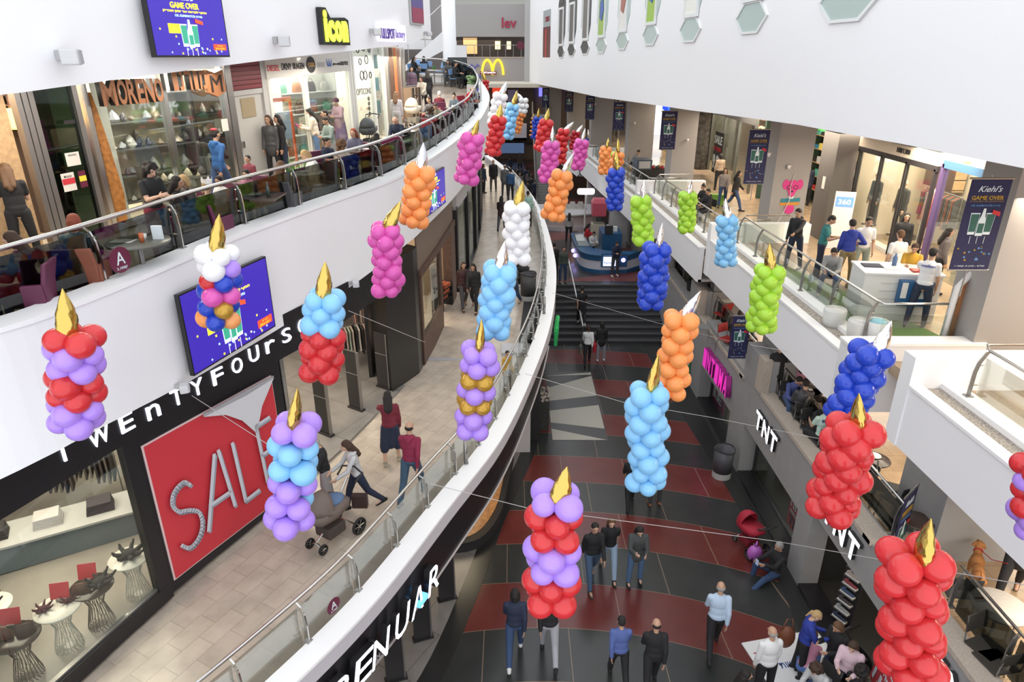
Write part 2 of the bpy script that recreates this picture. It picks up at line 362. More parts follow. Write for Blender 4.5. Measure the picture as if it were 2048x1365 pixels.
# upper left wall C with its end return
FC = [(-300,230),(0,190),(200,163),(400,137),(530,120),(650,107),(820,88),(852,74)]
cz = []
for q in BL:
    zz = zon(q[0], q[1], FC, 12.2, 9.5) if q[1] < 19.5 else None
    if zz: cz.append((q[1], zz))
CP = [p for p in BL if p[1] <= 19.0]
m = MB(); m.loft(along(CP, lambda Y: [(0, 13.4), (.35, 13.4), (.35, interp(cz, Y)), (0, interp(cz, Y))], lambda Y: 0)); struct(m.obj('wall_left', WHITE))
m = MB(); m.loft(along(CP, lambda Y: [(.35, interp(cz, Y)+.15), (8, interp(cz, Y)+.15), (8, interp(cz, Y)+.4), (.35, interp(cz, Y)+.4)], lambda Y: 0)); struct(m.obj('ceiling', mat('dim ceiling', (.5,.48,.45), .8)))

m = MB(); m.box(-16, -4.6, 37.5, 46.5, 9.4, 9.78); struct(m.obj('floor', T_B))
# right hand upper wall W with hexagonal windows
wz = [(9,9.71),(12,9.71),(16,9.65),(24.7,9.33),(40,8.92),(66,8.83)]
m = MB(); m.loft(along(WR, lambda Y: [(0, 17), (0, interp(wz, Y)), (-.4, interp(wz, Y)), (-.4, 17)], lambda Y: 0)); wallW = struct(m.obj('wall_right', WHITE))
m = MB(); m.loft(along(WR, lambda Y: [(-.4, interp(wz, Y)+.05), (-8, interp(wz, Y)+.05), (-8, interp(wz, Y)+.3), (-.4, interp(wz, Y)+.3)], lambda Y: 0)); struct(m.obj('ceiling', mat('dim ceiling right', (.45,.40,.35), .8)))
m = MB(); m.box(1.1, 1.9, 64.6, 65, 8.9, 17); struct(m.obj('trim_5', GREYL))

# right terraces RB: (y near, y far, x lip near, x lip far, floor z)
RB = [(4.5, 10.27, 6.90, 6.75, 5.85), (12.4, 21.0, 6.55, 6.30, 5.60), (21.6, 31.3, 6.15, 5.75, 5.20), (31.9, 46.0, 5.65, 4.62, 4.85), (46.6, 62, 4.4, 2.4, 4.6)]
for k, (y0, y1, x0, x1, z) in enumerate(RB):
    yn = y0 if k == 0 else y0 - .02
    m = MB(); m.prism([(x0+.55, yn), (x1+.55, y1), (17, y1 + (2.1 if k == 0 else .62)), (17, yn)], z-.5, z); struct(m.obj('floor', T_R))
    lip = z + .10
    def strip(xa, xb, za, zb, mt, nm, ya=y0, yb=y1):
        m = MB(); m.prism([(x0+xa, ya), (x1+xa, yb), (x1+xb, yb), (x0+xb, ya)], za, zb); return struct(m.obj(nm, mt))
    strip(0, .16, lip-1.18, lip-.05, WHITE, 'wall_right')
    strip(-.03, .2, lip-.05, lip, WHITE2, 'trim_6')
    strip(.2, .52, lip-.15, lip-.06, PEBBLE, 'trim_7')
    strip(.52, .82, lip-.3, lip+.03, WHITE2, 'trim_8')
    strip(.05, 3.2, lip-1.18, lip-1.10, mat('terrace soffit', (.40,.39,.40), .7), 'ceiling')
    # raised end wall across the far end
    m = MB(); m.box(x1-.03, x1+3.1, y1, y1+.34, lip-1.18, lip+.50); struct(m.obj('wall_right', WHITE))
    if k == 1:
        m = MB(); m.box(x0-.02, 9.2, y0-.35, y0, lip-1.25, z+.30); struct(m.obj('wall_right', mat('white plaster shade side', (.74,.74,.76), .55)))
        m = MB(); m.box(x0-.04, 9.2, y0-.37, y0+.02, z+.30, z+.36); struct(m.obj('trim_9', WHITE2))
# right floor fills between the terraces back to the shops
m = MB(); m.box(7.4, 17, 9.9, 12.5, 5.35, 5.58); struct(m.obj('floor', T_R))

# pillars on the right upper level (corner near-left pixel at the base, width, depth)
def pillar(x, y, wx, wy, z0, z1, lab, mt=TAUPE, grp=None):
    m = MB(); m.box(x, x+wx, y, y+wy, z0, z1); o = m.obj('pillar', mt); tag(o, lab, 'pillar', grp); return o
P0 = pillar(8.95, 12.1, 2.3, 1.0, 2.0, 9.8, 'large grey square pillar beside the large banner at the right edge', TAUPE)
P1 = pillar(8.45, 22.2, 1.15, .95, 5.2, 9.6, 'taupe pillar with a pink dog sticker pasted on it')
P2 = pillar(7.4, 32.3, 1.1, 1.2, 4.8, 9.2, 'taupe pillar between the round rack shop and the SALE shop window')
P3 = pillar(6.95, 42.0, 1.5, 1.2, 4.6, 9.1, 'taupe pillar with a dangling cord left of the blue lit shop sign')
P4 = pillar(5.6, 50.0, 1.5, 1.2, 4.4, 9.0, 'taupe pillar fourth from the dog sticker pillar')
P5 = pillar(4.45, 56.5, 1.4, 1.2, 4.2, 9.0, 'taupe pillar second from the far end of the row')
P6 = pillar(3.0, 61.0, 1.2, 1.0, 4.2, 9.0, 'farthest taupe pillar under the white wall corner')

# right middle level RM (restaurant terrace) and ground shops wall
RM = [(3.2, 8.35, 3.10), (9.8, 15.6, 3.06), (17.0, 21.8, 2.85), (22.9, 27.8, 2.75)]
m = MB(); m.box(7.0, 17, 2, 40, 2.2, 2.68); struct(m.obj('floor', T_R))
for (y0, y1, z) in RM:
    m = MB(); m.prism([(6.42, y0), (6.42, y1), (6.80, y1), (6.80, y0)], z-.09, z); m.box(6.42, 7.5, y0-.02, y0+.25, z-.09, z+.002); struct(m.obj('trim_10', SAND))
    if y0 < 5: continue
    m = MB(); m.box(6.42, 6.80, y1, y1+1.35, z-.09, z+.86); m.box(6.80, 7.6, y1+.1, y1+1.3, z-.09, z+.8); struct(m.obj('trim_11', GREY))
    m = MB(); m.prism([(6.40, y1-.02), (6.62, y1-.02), (6.62, y1+.4), (6.40, y1+.4)], z-.02, z+.9); struct(m.obj('trim_12', SAND))
# grey ground floor wall, with four openings
def wallseg(y0, y1, z0, z1, x=6.47, t=.42, nm='wall_right'):
    m = MB(); m.box(x, x+t, y0, y1, z0, z1); return struct(m.obj(nm, GREY))
OPN = [(2.5, 7.2, 2.12), (8.15, 11.95, 2.05), (12.65, 16.45, 1.62), (17.7, 21.0, 1.35)]
yy = 1.0
for y0, y1, zt in OPN:
    wallseg(yy, y0, 0, 3.0); wallseg(y0, y1, zt, 3.0); yy = y1
wallseg(yy, 27.9, 0, 2.8)
for (y0, y1, z) in RM[1:]: pass
m = MB(); m.box(6.47, 6.9, 27.9, 46, 1.2, 2.7); struct(m.obj('wall_right', GREY))
# grey columns rising through the restaurant level between terraces
for k, (y, dy) in enumerate([(8.4, 1.3), (15.9, 1.3), (22.0, .9), (27.9, .8)]):
    pillar([7.5, 6.9, 6.9, 6.9][k], y + [1.3,0,0,0][k], 1.5, dy, 2.6, 4.9, ['grey column behind the standing banner near the red balloons', 'grey column beside the hanging banner above the pink shop letters', 'grey column rising behind the blue and green balloons', 'grey column beside the blue kiosk'][k], GREY)
# low black plinths in the openings
m = MB()
for y0, y1, zt in OPN: m.box(6.45, 6.92, y0, y1, 0, .12)
struct(m.obj('baseboard_right', BLACK))
m = MB(); m.prism([(6.0, 10.4), (6.47, 10.4), (6.47, 26), (5.4, 26), (5.6, 21), (5.9, 17), (6.15, 13)], 0, .008); struct(m.obj('floor', mat('dark kerb stone', (.022,.022,.022), .3)))

# far end cross walls
m = MB(); m.box(-9, 1.6, 66, 66.5, 8.9, 10.85); m.box(-9, 1.9, 66.0, 66.5, 12.6, 15.2); struct(m.obj('wall_back', mat('grey far fascia', (.33,.31,.31), .6)))
m = MB(); m.box(-9, 1.9, 66, 66.5, 15.9, 18); struct(m.obj('wall_back', mat('grey far fascia top', (.36,.34,.35), .6)))
m = MB(); m.box(-9, 1.6, 65.95, 66.05, 10.85, 10.95); struct(m.obj('trim_13', SAND))
m = MB(); m.box(-9, 2.2, 70, 70.3, 3, 12.7); struct(m.obj('wall_back', mat('dark far shops', (.035,.025,.022), .6)))
m = MB(); m.box(-12, 14, 70.5, 71, 0, 9); struct(m.obj('wall_back', mat('far mall wall', (.16,.12,.09), .6)))
m = MB(); m.box(-14, 10, 60, 70.4, 8.6, 8.9); struct(m.obj('ceiling', CREAM))
# back walls of the shop interiors so that nothing behind them shows
m = MB(); m.box(-16.2, -16, -2, 60, 0, 15); struct(m.obj('wall_left', CREAM))
m = MB(); m.box(16.8, 17, -2, 72, 0, 17); struct(m.obj('wall_right', mat('tan shop wall', (.30,.22,.15), .7)))
# white round column and stair at the far end of gallery B
m = MB(); p = onz(900, 150, 8.9); m.lathe([(.36, 1.4), (.36, 17.5)], 24, Matrix.Translation((-3.3, 39.0, 0))); o = m.obj('column', WHITE, smooth=True); tag(o, 'tall white column rising past the far end of the upper left gallery', 'column')
# ------------------------------------------------------------------ railings
def offpath(path, off, zf, ylo, yhi):
    return [Vector((p[0], p[1], zf(p[1]))) + nl(path, i)[0] * off for i, p in enumerate(path) if ylo <= p[1] <= yhi]
def resample(pts, step):
    out = [pts[0].copy()]; acc = 0
    for a, b in zip(pts, pts[1:]):
        L = (b-a).length; s = step - acc
        while s <= L: out.append(a.lerp(b, s/L)); s += step
        acc = (acc + L) % step
    return out
def railing(label, base, hgt, step, gmat, pmat=STEEL, rr=.027, low=.3, inward=None, lean=.16, thick=.045, plate=True, mid=False):
    """base: list of points on the coping (posts stand there); inward: function point index -> unit vector into the gallery"""
    root = thing('glass_railing', label, 'railing', base[0])
    O = Vector(base[0])
    B = [p - O for p in base]
    def inn(i):
        if inward: return inward
        t = (B[min(i+1, len(B)-1)] - B[max(i-1, 0)]); t.z = 0; t.normalize(); return Vector((-t.y, t.x, 0))
    hp = [b + inn(i)*lean + Vector((0,0,hgt)) for i, b in enumerate(B)]
    hm = MB(); hm.tube(hp, rr, 10); hm.obj('handrail', pmat, root, True)
    pts = resample(B, step)
    def near(p):
        i = min(range(len(B)), key=lambda k: (B[k]-p).length); return inn(i)
    for j, p in enumerate(pts):
        n = near(p); t = Vector((-n.y, n.x, 0)); m = MB()
        prof = [Vector((0,0,0)), Vector((0,0,hgt*.45)), Vector((0,0,hgt*.72)) + n*.02, Vector((0,0,hgt*.90)) + n*lean*.45, Vector((0,0,hgt*.97)) + n*lean]
        secs = []
        for k, q in enumerate(prof):
            wd = thick * (1 if k < 3 else .6); secs.append([p+q+t*.012+n*wd*.6, p+q-t*.012+n*wd*.6, p+q-t*.012-n*wd*.6, p+q+t*.012-n*wd*.6])
        m.loft(secs)
        if plate: m.obox(p + Vector((0,0,.008)), t*.05, n*.05, (0,0,.008))
        for zz in (.3, .8): m.tube([p + Vector((0,0,hgt*zz)), p + n*.10 + Vector((0,0,hgt*zz))], .012, 6)
        m.obj('post', pmat, root)
        if j + 1 < len(pts):
            q = pts[j+1]; n2 = near(q); g = MB(); a = p + n*.10; b = q + n2*.10; d = (b-a)
            g.obox((a+b)/2 + Vector((0,0,(hgt*.88-low)/2)), d*.485, (n+n2)*.5*.005, (0,0,(hgt*.88+low)/2)); g.obj('glass_panel', gmat, root)
    return root
railing('curved clear glass railing with steel handrail along the lower left gallery', offpath(AL, .36, zAl, 5.2, 41), .68, 1.12, G_RAIL)
railing('curved smoked glass railing with steel handrail along the upper left gallery', offpath(BL, .34, zBl, 5.8, 45), .72, 1.5, G_SMOKE, rr=.032)
RLAB = ['green tinted glass railing at the right edge terrace nearest to the viewer', 'glass railing in front of the white sales counter on the right terrace', 'glass railing of the right terrace where two people sit by the green bag', 'glass railing of the right terrace with the dark display box behind', 'farthest glass railing of the right upper terraces']
for k, (y0, y1, x0, x1, z) in enumerate(RB):
    zz = z + .13; a = .68
    pts = [Vector((x1+2.3, y1-.12, zz+.0)), Vector((x1+a+.25, y1-.12, zz)), Vector((x1+a, y1-.45, zz)), Vector(((x0+x1)/2+a, (y0+y1)/2, zz)), Vector((x0+a, y0+.5, zz)), Vector((x0+a+.2, y0+.22, zz)), Vector((x0+2.3, y0+.22, zz))]
    if k == 0: pts = pts[:5]
    root = thing('glass_railing', RLAB[k], 'railing', pts[0]); O = pts[0]
    hp = [p - O + Vector((.14 if 1 < i < 5 else 0, -.1 if i < 2 else (.1 if i > 4 else 0), .80)) for i, p in enumerate(pts)]
    m = MB(); m.tube(hp, .026, 8); m.obj('handrail', STEEL, root, True)
    run = [Vector((x1+a, y1-.45, zz)) - O, Vector((x0+a, y0+.45, zz)) - O]; npst = max(3, int((run[1]-run[0]).length / 1.45))
    for j in range(npst+1):
        p = run[0].lerp(run[1], j/npst); m = MB(); prof = [(0,0),(0,.42),(.03,.6),(.12,.78)]
        m.loft([[p+Vector((dx-.03,-.012,dz)), p+Vector((dx+.03,-.012,dz)), p+Vector((dx+.03,.012,dz)), p+Vector((dx-.03,.012,dz))] for dx, dz in prof]); m.obox(p+Vector((0,0,.008)), (.06,0,0), (0,.06,0), (0,0,.008))
        for q in (.2,.55): m.tube([p+Vector((0,0,q)), p+Vector((.1,0,q))], .012, 6)
        m.obj('post', STEELD, root)
        if j < npst:
            q = run[0].lerp(run[1], (j+1)/npst); g = MB(); c = (p+q)/2; g.obox(c+Vector((.1,0,.27)), (q-p)*.49, (.005,0,0), (0,0,.42)); g.obj('glass_panel', G_RAIL, root)
    if k:
        g = MB(); g.obox(Vector((x1+1.5, y1-.14, zz+.3)) - O, (.7,0,0), (0,.005,0), (0,0,.36)); g.obj('glass_panel', G_RAIL, root)
        g = MB(); g.obox(Vector((x0+1.6, y0+.24, zz+.25)) - O, (.75,0,0), (0,.005,0), (0,0,.34)); g.obj('glass_panel', G_RAIL, root)
RML = ['thin railing over the sandstone ledge by the light stone table at the lower right', 'railing over the sandstone ledge above the two black shop openings', 'railing over the sandstone ledge above the pink shop letters', 'railing over the sandstone ledge beside the stairs']
for k, (y0, y1, z) in enumerate(RM):
    root = thing('terrace_railing', RML[k], 'railing', (6.95, y1, z)); L = y1 - y0
    m = MB(); m.tube([(0,-.05,.72),(0,-L+.05,.72)], .022, 8); m.obj('handrail', STEEL, root, True)
    n = max(3, int(L/1.25))
    for j in range(n+1):
        y = -.15 - (L-.3)*j/n; m = MB(); m.loft([[Vector((x-.03,y-.012,zz)), Vector((x+.03,y-.012,zz)), Vector((x+.03,y+.012,zz)), Vector((x-.03,y+.012,zz))] for x, zz in ((-.06,0),(-.06,.4),(-.03,.6),(.02,.7))]); m.obox((-.06,y,.01),(.06,0,0),(0,.06,0),(0,0,.01)); m.obj('post', STEELD, root)
    for j in range(n):
        y = -.15 - (L-.3)*(j+.5)/n; g = MB(); g.obox((.03,y,.27),(.005,0,0),(0,(L-.3)/n*.48,0),(0,0,.34)); g.obj('glass_panel', G_SMOKE, root)

# round stickers on the rail glass
def sticker(px, py, path, off, rad, label, txt='A'):
    p, t = hit(px, py, path); n = Vector((t.y, -t.x, 0)); root = thing('round_sticker', label, 'sticker', p)
    m = MB(); m.plate([(rad*math.cos(a*math.pi/12), rad*math.sin(a*math.pi/12)) for a in range(24)], (0,0,0), t, (0,0,1), n, .006); m.obj('disc', MAROON, root)
    text(txt, n*.008 + t*(-rad*.4) + Vector((0,0,-rad*.35)), t, (0,0,1), n, rad*.8, rad*.95, BWHT, .004, root, 'letter')
    text(HEB('קומה ב'), n*.008 + t*(-rad*.5) + Vector((0,0,-rad*.78)), t, (0,0,1), n, rad*1.0, rad*.25, BWHT, .004, root, 'letter')
    return root
ALg = [tuple(p[:2]) for p in offpath(AL, .22, zAl, 3, 45)]; BLg = [tuple(p[:2]) for p in offpath(BL, .20, zBl, 3, 43)]
sticker(667, 1212, ALg, 0, .13, 'round maroon sticker with a white letter A on the lower left gallery glass')
sticker(240, 520, BLg, 0, .175, 'round maroon sticker with a white letter A on the upper left gallery glass')
def disc_at(o, r, n, rad, m_, nm, label, cat):
    o = Vector(o); mm = MB(); mm.plate([(rad*math.cos(a*math.pi/12), rad*math.sin(a*math.pi/12)) for a in range(24)], (0,0,0), r, (0,0,1), n, .006); x = mm.obj(nm, m_); x.location = o; tag(x, label, cat); return x
p, t = hit(1622, 557, [(7.12, 22), (7.38, 12)]); disc_at(p, (0,-1,0), (-1,0,0), .12, BWHT, 'round_sticker', 'round white sticker on the glass in front of the sales counter', 'sticker')
p, t = hit(1632, 897, [(6.93, 22), (6.93, 9)]); disc_at(p, (0,-1,0), (-1,0,0), .10, MAROON, 'round_sticker', 'small maroon sticker on the restaurant terrace glass', 'sticker')

# ------------------------------------------------------------------ advertising screens and banners
def quad(m_, root, o, r, u, n, x0, x1, y0, y1, lift, nm='panel', d=.003):
    m = MB(); m.plate([(x0,y0),(x1,y0),(x1,y1),(x0,y1)], Vector(o)+Vector(n)*lift, r, u, n, d); return m.obj(nm, m_, root)
def poly(m_, root, o, r, u, n, pts, lift, nm='print', d=.003):
    m = MB(); m.plate(pts, Vector(o)+Vector(n)*lift, r, u, n, d); return m.obj(nm, m_, root)
def ad(root, o, r, u, n, W, H, lit, lift):
    """the advertisement: logo, headline, three bottles, falling squares; drawn in a W x H field"""
    Y, Wh, G, Rd, Bl = (YEL, WLIT, GLIT, RLIT, BLIT) if lit else (BYEL, BWHT, BGRN, BRED, BBLU)
    r, u, n, o = map(Vector, (r, u, n, o)); wide = W > H
    def T(s, x, y, w_, h_, m_, nm='print', shear=0, bold=.02): text(s, o + r*x*W + u*y*H + n*lift, r, u, n, w_*W, h_*H, m_, .003, root, nm, bold, shear*h_*H)
    def P(pts, m_, l=0, nm='print'): poly(m_, root, o, r, u, n, [(x*W, y*H) for x, y in pts], lift + l, nm)
    if wide:
        T("Kiehl's", .34, .93, .24, .10, Wh, shear=.35); T('GAME OVER', .27, .79, .38, .10, Y); T(HEB('הסוף למראה עור שמן ומבריק'), .17, .715, .58, .05, Y); T('OIL ELIMINATOR ' + HEB('סדרת'), .31, .65, .37, .04, Bl)
        cx, sx, sy, by = .47, 1.0, 1.0, .15
    else:
        T("Kiehl's", .22, .86, .56, .065, Wh, shear=.4, bold=0); T('GAME OVER', .10, .775, .80, .045, Y); T(HEB('הסוף למראה עור שמן ומבריק'), .08, .752, .84, .016, Y, bold=0); T('OIL ELIMINATOR ' + HEB('סדרת'), .14, .705, .72, .02, Bl, bold=0)
        cx, sx, sy, by = .5, 2.6, .62, .40
    for dx, tp in ((-.075, .40), (.075, .40)):
        x = cx + dx*sx; w2 = .045*sx
        P([(x-w2*.75, by), (x+w2*.75, by), (x+w2, by+tp*sy*.95), (x-w2, by+tp*sy*.95)], Wh, 0)
        P([(x-w2*.68, by+.05*sy), (x+w2*.68, by+.05*sy), (x+w2*.9, by+tp*sy*.90), (x-w2*.9, by+tp*sy*.90)], G, .004)
    w2 = .035*sx; P([(cx-w2, by-.02*sy), (cx+w2, by-.02*sy), (cx+w2, by+.25*sy), (cx+w2*.55, by+.33*sy), (cx+w2*.3, by+.46*sy), (cx-w2*.3, by+.46*sy), (cx-w2*.55, by+.33*sy), (cx-w2, by+.25*sy)], Wh, .008)
    P([(cx-w2*.8, by+.03*sy), (cx+w2*.8, by+.03*sy), (cx+w2*.8, by+.20*sy), (cx-w2*.8, by+.20*sy)], G, .012)
    for dx in (-.07, 0, .07): P([(cx+dx*sx-.002*sx, by-.16*sy), (cx+dx*sx+.002*sx, by-.16*sy), (cx+dx*sx+.002*sx, by-.02), (cx+dx*sx-.002*sx, by-.02)], Wh, 0)
    a = .56 if wide else .70; b = .56 if wide else .63; P([(a, b), (a+.10*(1 if wide else 2), b-.03), (a+.10*(1 if wide else 2), b+.03*sy), (a, b+.07*sy)], Rd, .014)
    rnd = random.Random(3)
    for k in range(22 if wide else 16):
        x = .08 + .84*rnd.random(); y = (.03 + .09*rnd.random()) if (wide and k > 6) else ((.1 + .4*rnd.random()) if wide else .11 + .16*rnd.random()); s = .010 if wide else .028; q = s*W/H
        P([(x-s, y), (x, y-q), (x+s, y), (x, y+q)] if k % 2 else [(x-s*.8, y-q*.8), (x+s*.8, y-q*.8), (x+s*.8, y+q*.8), (x-s*.8, y+q*.8)], Y if k % 3 == 0 else Bl, .0)
    if wide:
        P([(.20,.37),(.36,.37),(.36,.53),(.20,.53)], Y, -.001); T(HEB('מסדרת טיפוח'), .215, .47, .13, .03, Rd, bold=0); T(HEB('לעור שמן'), .215, .41, .13, .03, Rd, bold=0)
        P([(.78,.09),(.97,.09),(.97,.20),(.78,.20)], Rd, 0); T(HEB('קניון'), .84, .15, .08, .03, Y, bold=0); T('1-700-1234' if 0 else HEB('חפשו אותנו'), .80, .10, .15, .035, Y, bold=0)
    else: T(HEB("קיל'ס - בניין א, קומה 1"), .12, .035, .76, .022, Wh, bold=0)
def screen(px_l, px_r, path, tl, label):
    a, t = hit(*px_l, path); b, _ = hit(*px_r, path); z0 = (a.z + b.z)/2; z1 = hit(*tl, path)[0].z; r = (b - a); r.z = 0; W = r.length; r.normalize(); n = Vector((r.y, -r.x, 0)); H = z1 - z0
    o = Vector((a.x, a.y, z0)) + n*.03; root = thing('wall_screen', label, 'screen', o); u = Vector((0,0,1)); Z = Vector((0,0,0))
    m = MB(); m.plate([(0,0),(W,0),(W,H),(0,H)], n*.06, r, u, n, .07); m.obj('housing', BLACK, root)
    m = MB(); m.obox(r*W/2 + u*H/2 + n*-.04, r*W*.35, u*H*.35, n*.1); m.obj('wall_mount', STEELD, root)
    f = .025; quad(SKYSCR, root, Z, r, u, n, f, W-f, f, H-f, .131, 'display')
    ad(root, Z + r*f + u*f, r, u, n, W-2*f, H-2*f, True, .136)
screen((368, 740), (537, 660), BL, (341, 587), 'large violet advertising screen on the white fascia behind the mixed colour balloons')
screen((293, 122), (441, 108), BL, (268, -20), 'violet advertising screen high on the white wall at the top left')
a, t = hit(843, 450, BL)
screen((836, 450), (880, 395), BL, (878, 333), 'violet advertising screen seen edge on behind the orange balloon candle')
# narrow hanging banner at the end of wall C
p, t = hit(820, 60, BL); n = Vector((t.y, -t.x, 0)); root = thing('wall_banner', 'narrow violet wall banner at the far end of the top left wall', 'banner', (p.x, p.y, 11.75))
quad(GREYL, root, (0,0,0), t, (0,0,1), n, 0, .9, 0, 1.9, .01, 'panel', .04); quad(mat('banner violet', (.10,.07,.25), .5), root, (0,0,0), t, (0,0,1), n, .04, .86, .04, 1.2, .055, 'print'); quad(mat('banner plum', (.30,.03,.08), .5), root, (0,0,0), t, (0,0,1), n, .04, .86, .04, .35, .06, 'print')

def stand_banner(px, py, z, W, H, r, label, grp=None, pole=True, tilt=0):
    """printed banner hung between two rods, lower left corner at the given point"""
    o = Vector((px, py, z)); r = Vector(r).normalized(); n = r.cross(Vector((0,0,1))); u = Vector((0,0,1))
    root = thing('hanging_banner', label, 'banner', o, group=grp)
    quad(NAVY, root, (0,0,0), r, u, n, 0, W, 0, H, 0, 'cloth', .012)
    m = MB(); m.tube([r*-.03 + u*H, r*(W+.03) + u*H], .018, 8); m.obj('rod', STEELD, root); m = MB(); m.tube([r*-.02, r*(W+.02)], .014, 8); m.obj('rod', STEELD, root)
    if pole:
        m = MB(); m.tube([r*W*.5 - n*.03 + u*-.5, r*W*.5 - n*.03 + u*(H+.05)], .015, 8); m.obj('pole', STEELD, root)
    ad(root, (0,0,0), r, u, n, W, H, False, .014); return root
# big one at the right edge, then the row between the pillars
def bpix(pl, pr, pt, path, label, face=None, pole=True):
    a = pl; b = pr
def banner_px(x0, y0, x1, ytop, Y, label, pole=True):
    """x0,x1 bottom pixel span at distance Y, top pixel row"""
    d = ray(x0, y0); t = Y / d[1]; a = Vector((d[0]*t, Y, CZ + d[2]*t)); d = ray(x1, y0); t = (Y) / d[1]; W = d[0]*t - a.x
    d = ray(x0, ytop); t = Y / d[1]; H = CZ + d[2]*t - a.z
    return stand_banner(a.x, a.y, a.z, W, H, (1, 0, 0), label, None, pole)
banner_px(1897, 540, 1974, 357, 11.4, 'largest navy advertising banner with three bottles hanging at the right edge')
banner_px(1486, 368, 1526, 259, 21.0, 'navy advertising banner beside the pillar with the pink dog sticker')
banner_px(1318, 299, 1349, 222, 31.0, 'navy advertising banner between the SALE shop pillar and the next pillar left')
banner_px(1225, 261, 1248, 204, 40.5, 'navy advertising banner right of the warm lit shop gap')
banner_px(1170, 239, 1188, 192, 49.0, 'navy advertising banner third from the far end of the row')
banner_px(1129, 224, 1146, 184, 55.5, 'navy advertising banner second from the far end of the row')
banner_px(1084, 216, 1098, 176, 60.3, 'farthest navy advertising banner near the white wall corner')
banner_px(1455, 717, 1490, 632, 16.9, 'navy advertising banner hung on the grey column above the pink shop letters', False)
d = ray(1790, 1105); t = 6.6/d[0]; yb = d[1]*t; zb = CZ + d[2]*t
stand_banner(6.72, 9.62, 2.2, .58, 1.92, (.75, .66, 0), 'tilted navy advertising banner over the ledge beside the red balloons', None, False)
# ------------------------------------------------------------------ signs made of separate letters
def frame_at(px, py, path):
    p, t = hit(px, py, path); return p, t, Vector((t.y, -t.x, 0))
def letter_sign(nm, label, items, mface, mside=None, depth=.06, bold=.02, lift=.03, standoff=None, halo=None, shear=0):
    """items: (char, point, right, normal, width, height)"""
    O = items[0][1]; root = thing(nm, label, 'shop sign', O)
    for ch, p, t, n, W, H in items:
        q = p - O + n*(lift + (depth if mside else 0))
        if mside:
            l = text(ch, p - O + n*(lift + depth*.5), t, (0,0,1), n, W, H, mside, depth*.5, root, 'letter', bold, shear*H)
            text(ch, p - O + n*(lift + depth*1.02) , t, (0,0,1), n, W, H, mface, .004, l, 'letter_face', bold*.9, shear*H)
        else: text(ch, q, t, (0,0,1), n, W, H, mface, depth*.5, root, 'letter', bold, shear*H)
    return root
LITW = mat('lit sign white', (.82,.85,1.0), .4, emit=1.1)
its = []
for ch, px, py in zip('TWEnTYFOUrSe', (112,178,240,293,342,382,424,463,497,530,563,595), (930,900,868,842,815,795,772,750,727,708,688,669)):
    p, t, n = frame_at(px, py, AS); p.z += .0; w_ = {'W': .36, 'T': .24}.get(ch, .25); its.append((ch, p, t, n, w_*.9, .27 if ch not in 'nrsu' else .22))
# black sign board behind
m = MB(); secs = []
for i, p in enumerate(AS):
    if 4.5 <= p[1] <= 14.9:
        n, t = nl(AS, i); P = Vector((p[0], p[1], 0)); zb = 5.90 + .012*(p[1]-8)
        secs.append([P - n*.03 + Vector((0,0,zb)), P + n*.25 + Vector((0,0,zb)), P + n*.25 + Vector((0,0,6.75)), P - n*.03 + Vector((0,0,6.75))])
m.loft(secs); o = m.obj('sign_board', BLACK); tag(o, 'long black sign board over the shop window with the sale poster', 'sign board')
letter_sign('shop_sign', 'large white lit letters TWENTYFOURSEVEN on the black sign board', its, LITW, lift=.035, depth=.04, bold=.0)
# RENUAR letters on the black ground floor fascia
its = []
AL2 = [tuple(p[:2]) for p in AL]
for ch, px, py in zip('RENUAR', (672,712,745,787,820,852), (1420,1368,1315,1253,1212,1163)):
    try: p, t, n = frame_at(px, py, AL2)
    except Exception: continue
    p.z = 2.20; its.append((ch if ch != 'A' else 'Λ', p - t*.2, t, n, .40, .50))
letter_sign('shop_sign', 'slanting white lit letters on glossy black blocks along the lower black fascia', its, PURE, BLACK, depth=.12, lift=.02, bold=.0, shear=.25)
p, t, n = frame_at(831, 1197, AL2); m = MB(); m.obox((0,0,0), t*.14, n*.07, (0,0,.05)); o = m.obj('light_box', mat('small blue lightbox', (.15,.45,.85), .4, emit=.8)); o.location = p + n*.1; tag(o, 'small light blue box between the letters of the black fascia sign', 'light box')
its = []
for k, ch in enumerate('ENTURE'):
    p, t, n = frame_at(735 + 17*k, 1345 - 27*k, AL2); p.z = 2.09; its.append((ch, p, t, n, .10, .12))
letter_sign('small_sign', 'row of small grey letters under the white letters of the black fascia', its, GREYL, depth=.02, lift=.0)
# MORENO, Hebrew name and logo on the upper gallery shop
MOR = mat('copper brown letters', (.33,.13,.05), .5)
its = []; p0, t, n = frame_at(190, 213, BS); L = 0
for ch, w_ in zip('MORENO', (.36,.23,.23,.19,.26,.24)):
    its.append((ch, Vector((p0.x, p0.y, p0.z)) + t*L, t, n, w_*.92, .43)); L += w_
letter_sign('shop_sign', 'brown wooden letters MORENO over the upper gallery shoe shop', its, MOR, BLACKM, depth=.10, bold=.03, lift=.10)
its = []; p0, t, n = frame_at(333, 187, BS); L = 0
for ch, w_ in zip(HEB('מורנו'), (.16,.12,.24,.14,.26)):
    its.append((ch, Vector((p0.x, p0.y, p0.z+.05)) + t*L, t, n, w_*.85, .36)); L += w_ + .03
letter_sign('shop_sign', 'brown wooden Hebrew letters right of the brown MORENO letters', its, MOR, BLACKM, depth=.10, bold=.03, lift=.10)
p0, t, n = frame_at(404, 195, BS)
root = thing('shop_emblem', 'brown round edged emblem with a black M right of the Hebrew letters', 'sign', (p0.x, p0.y, p0.z))
m = MB(); m.plate([(0,.1),(.3,0),(.6,.1),(.58,.55),(.3,.48),(.03,.55)], n*.1, t, (0,0,1), n, .08); m.obj('panel', MOR, root)
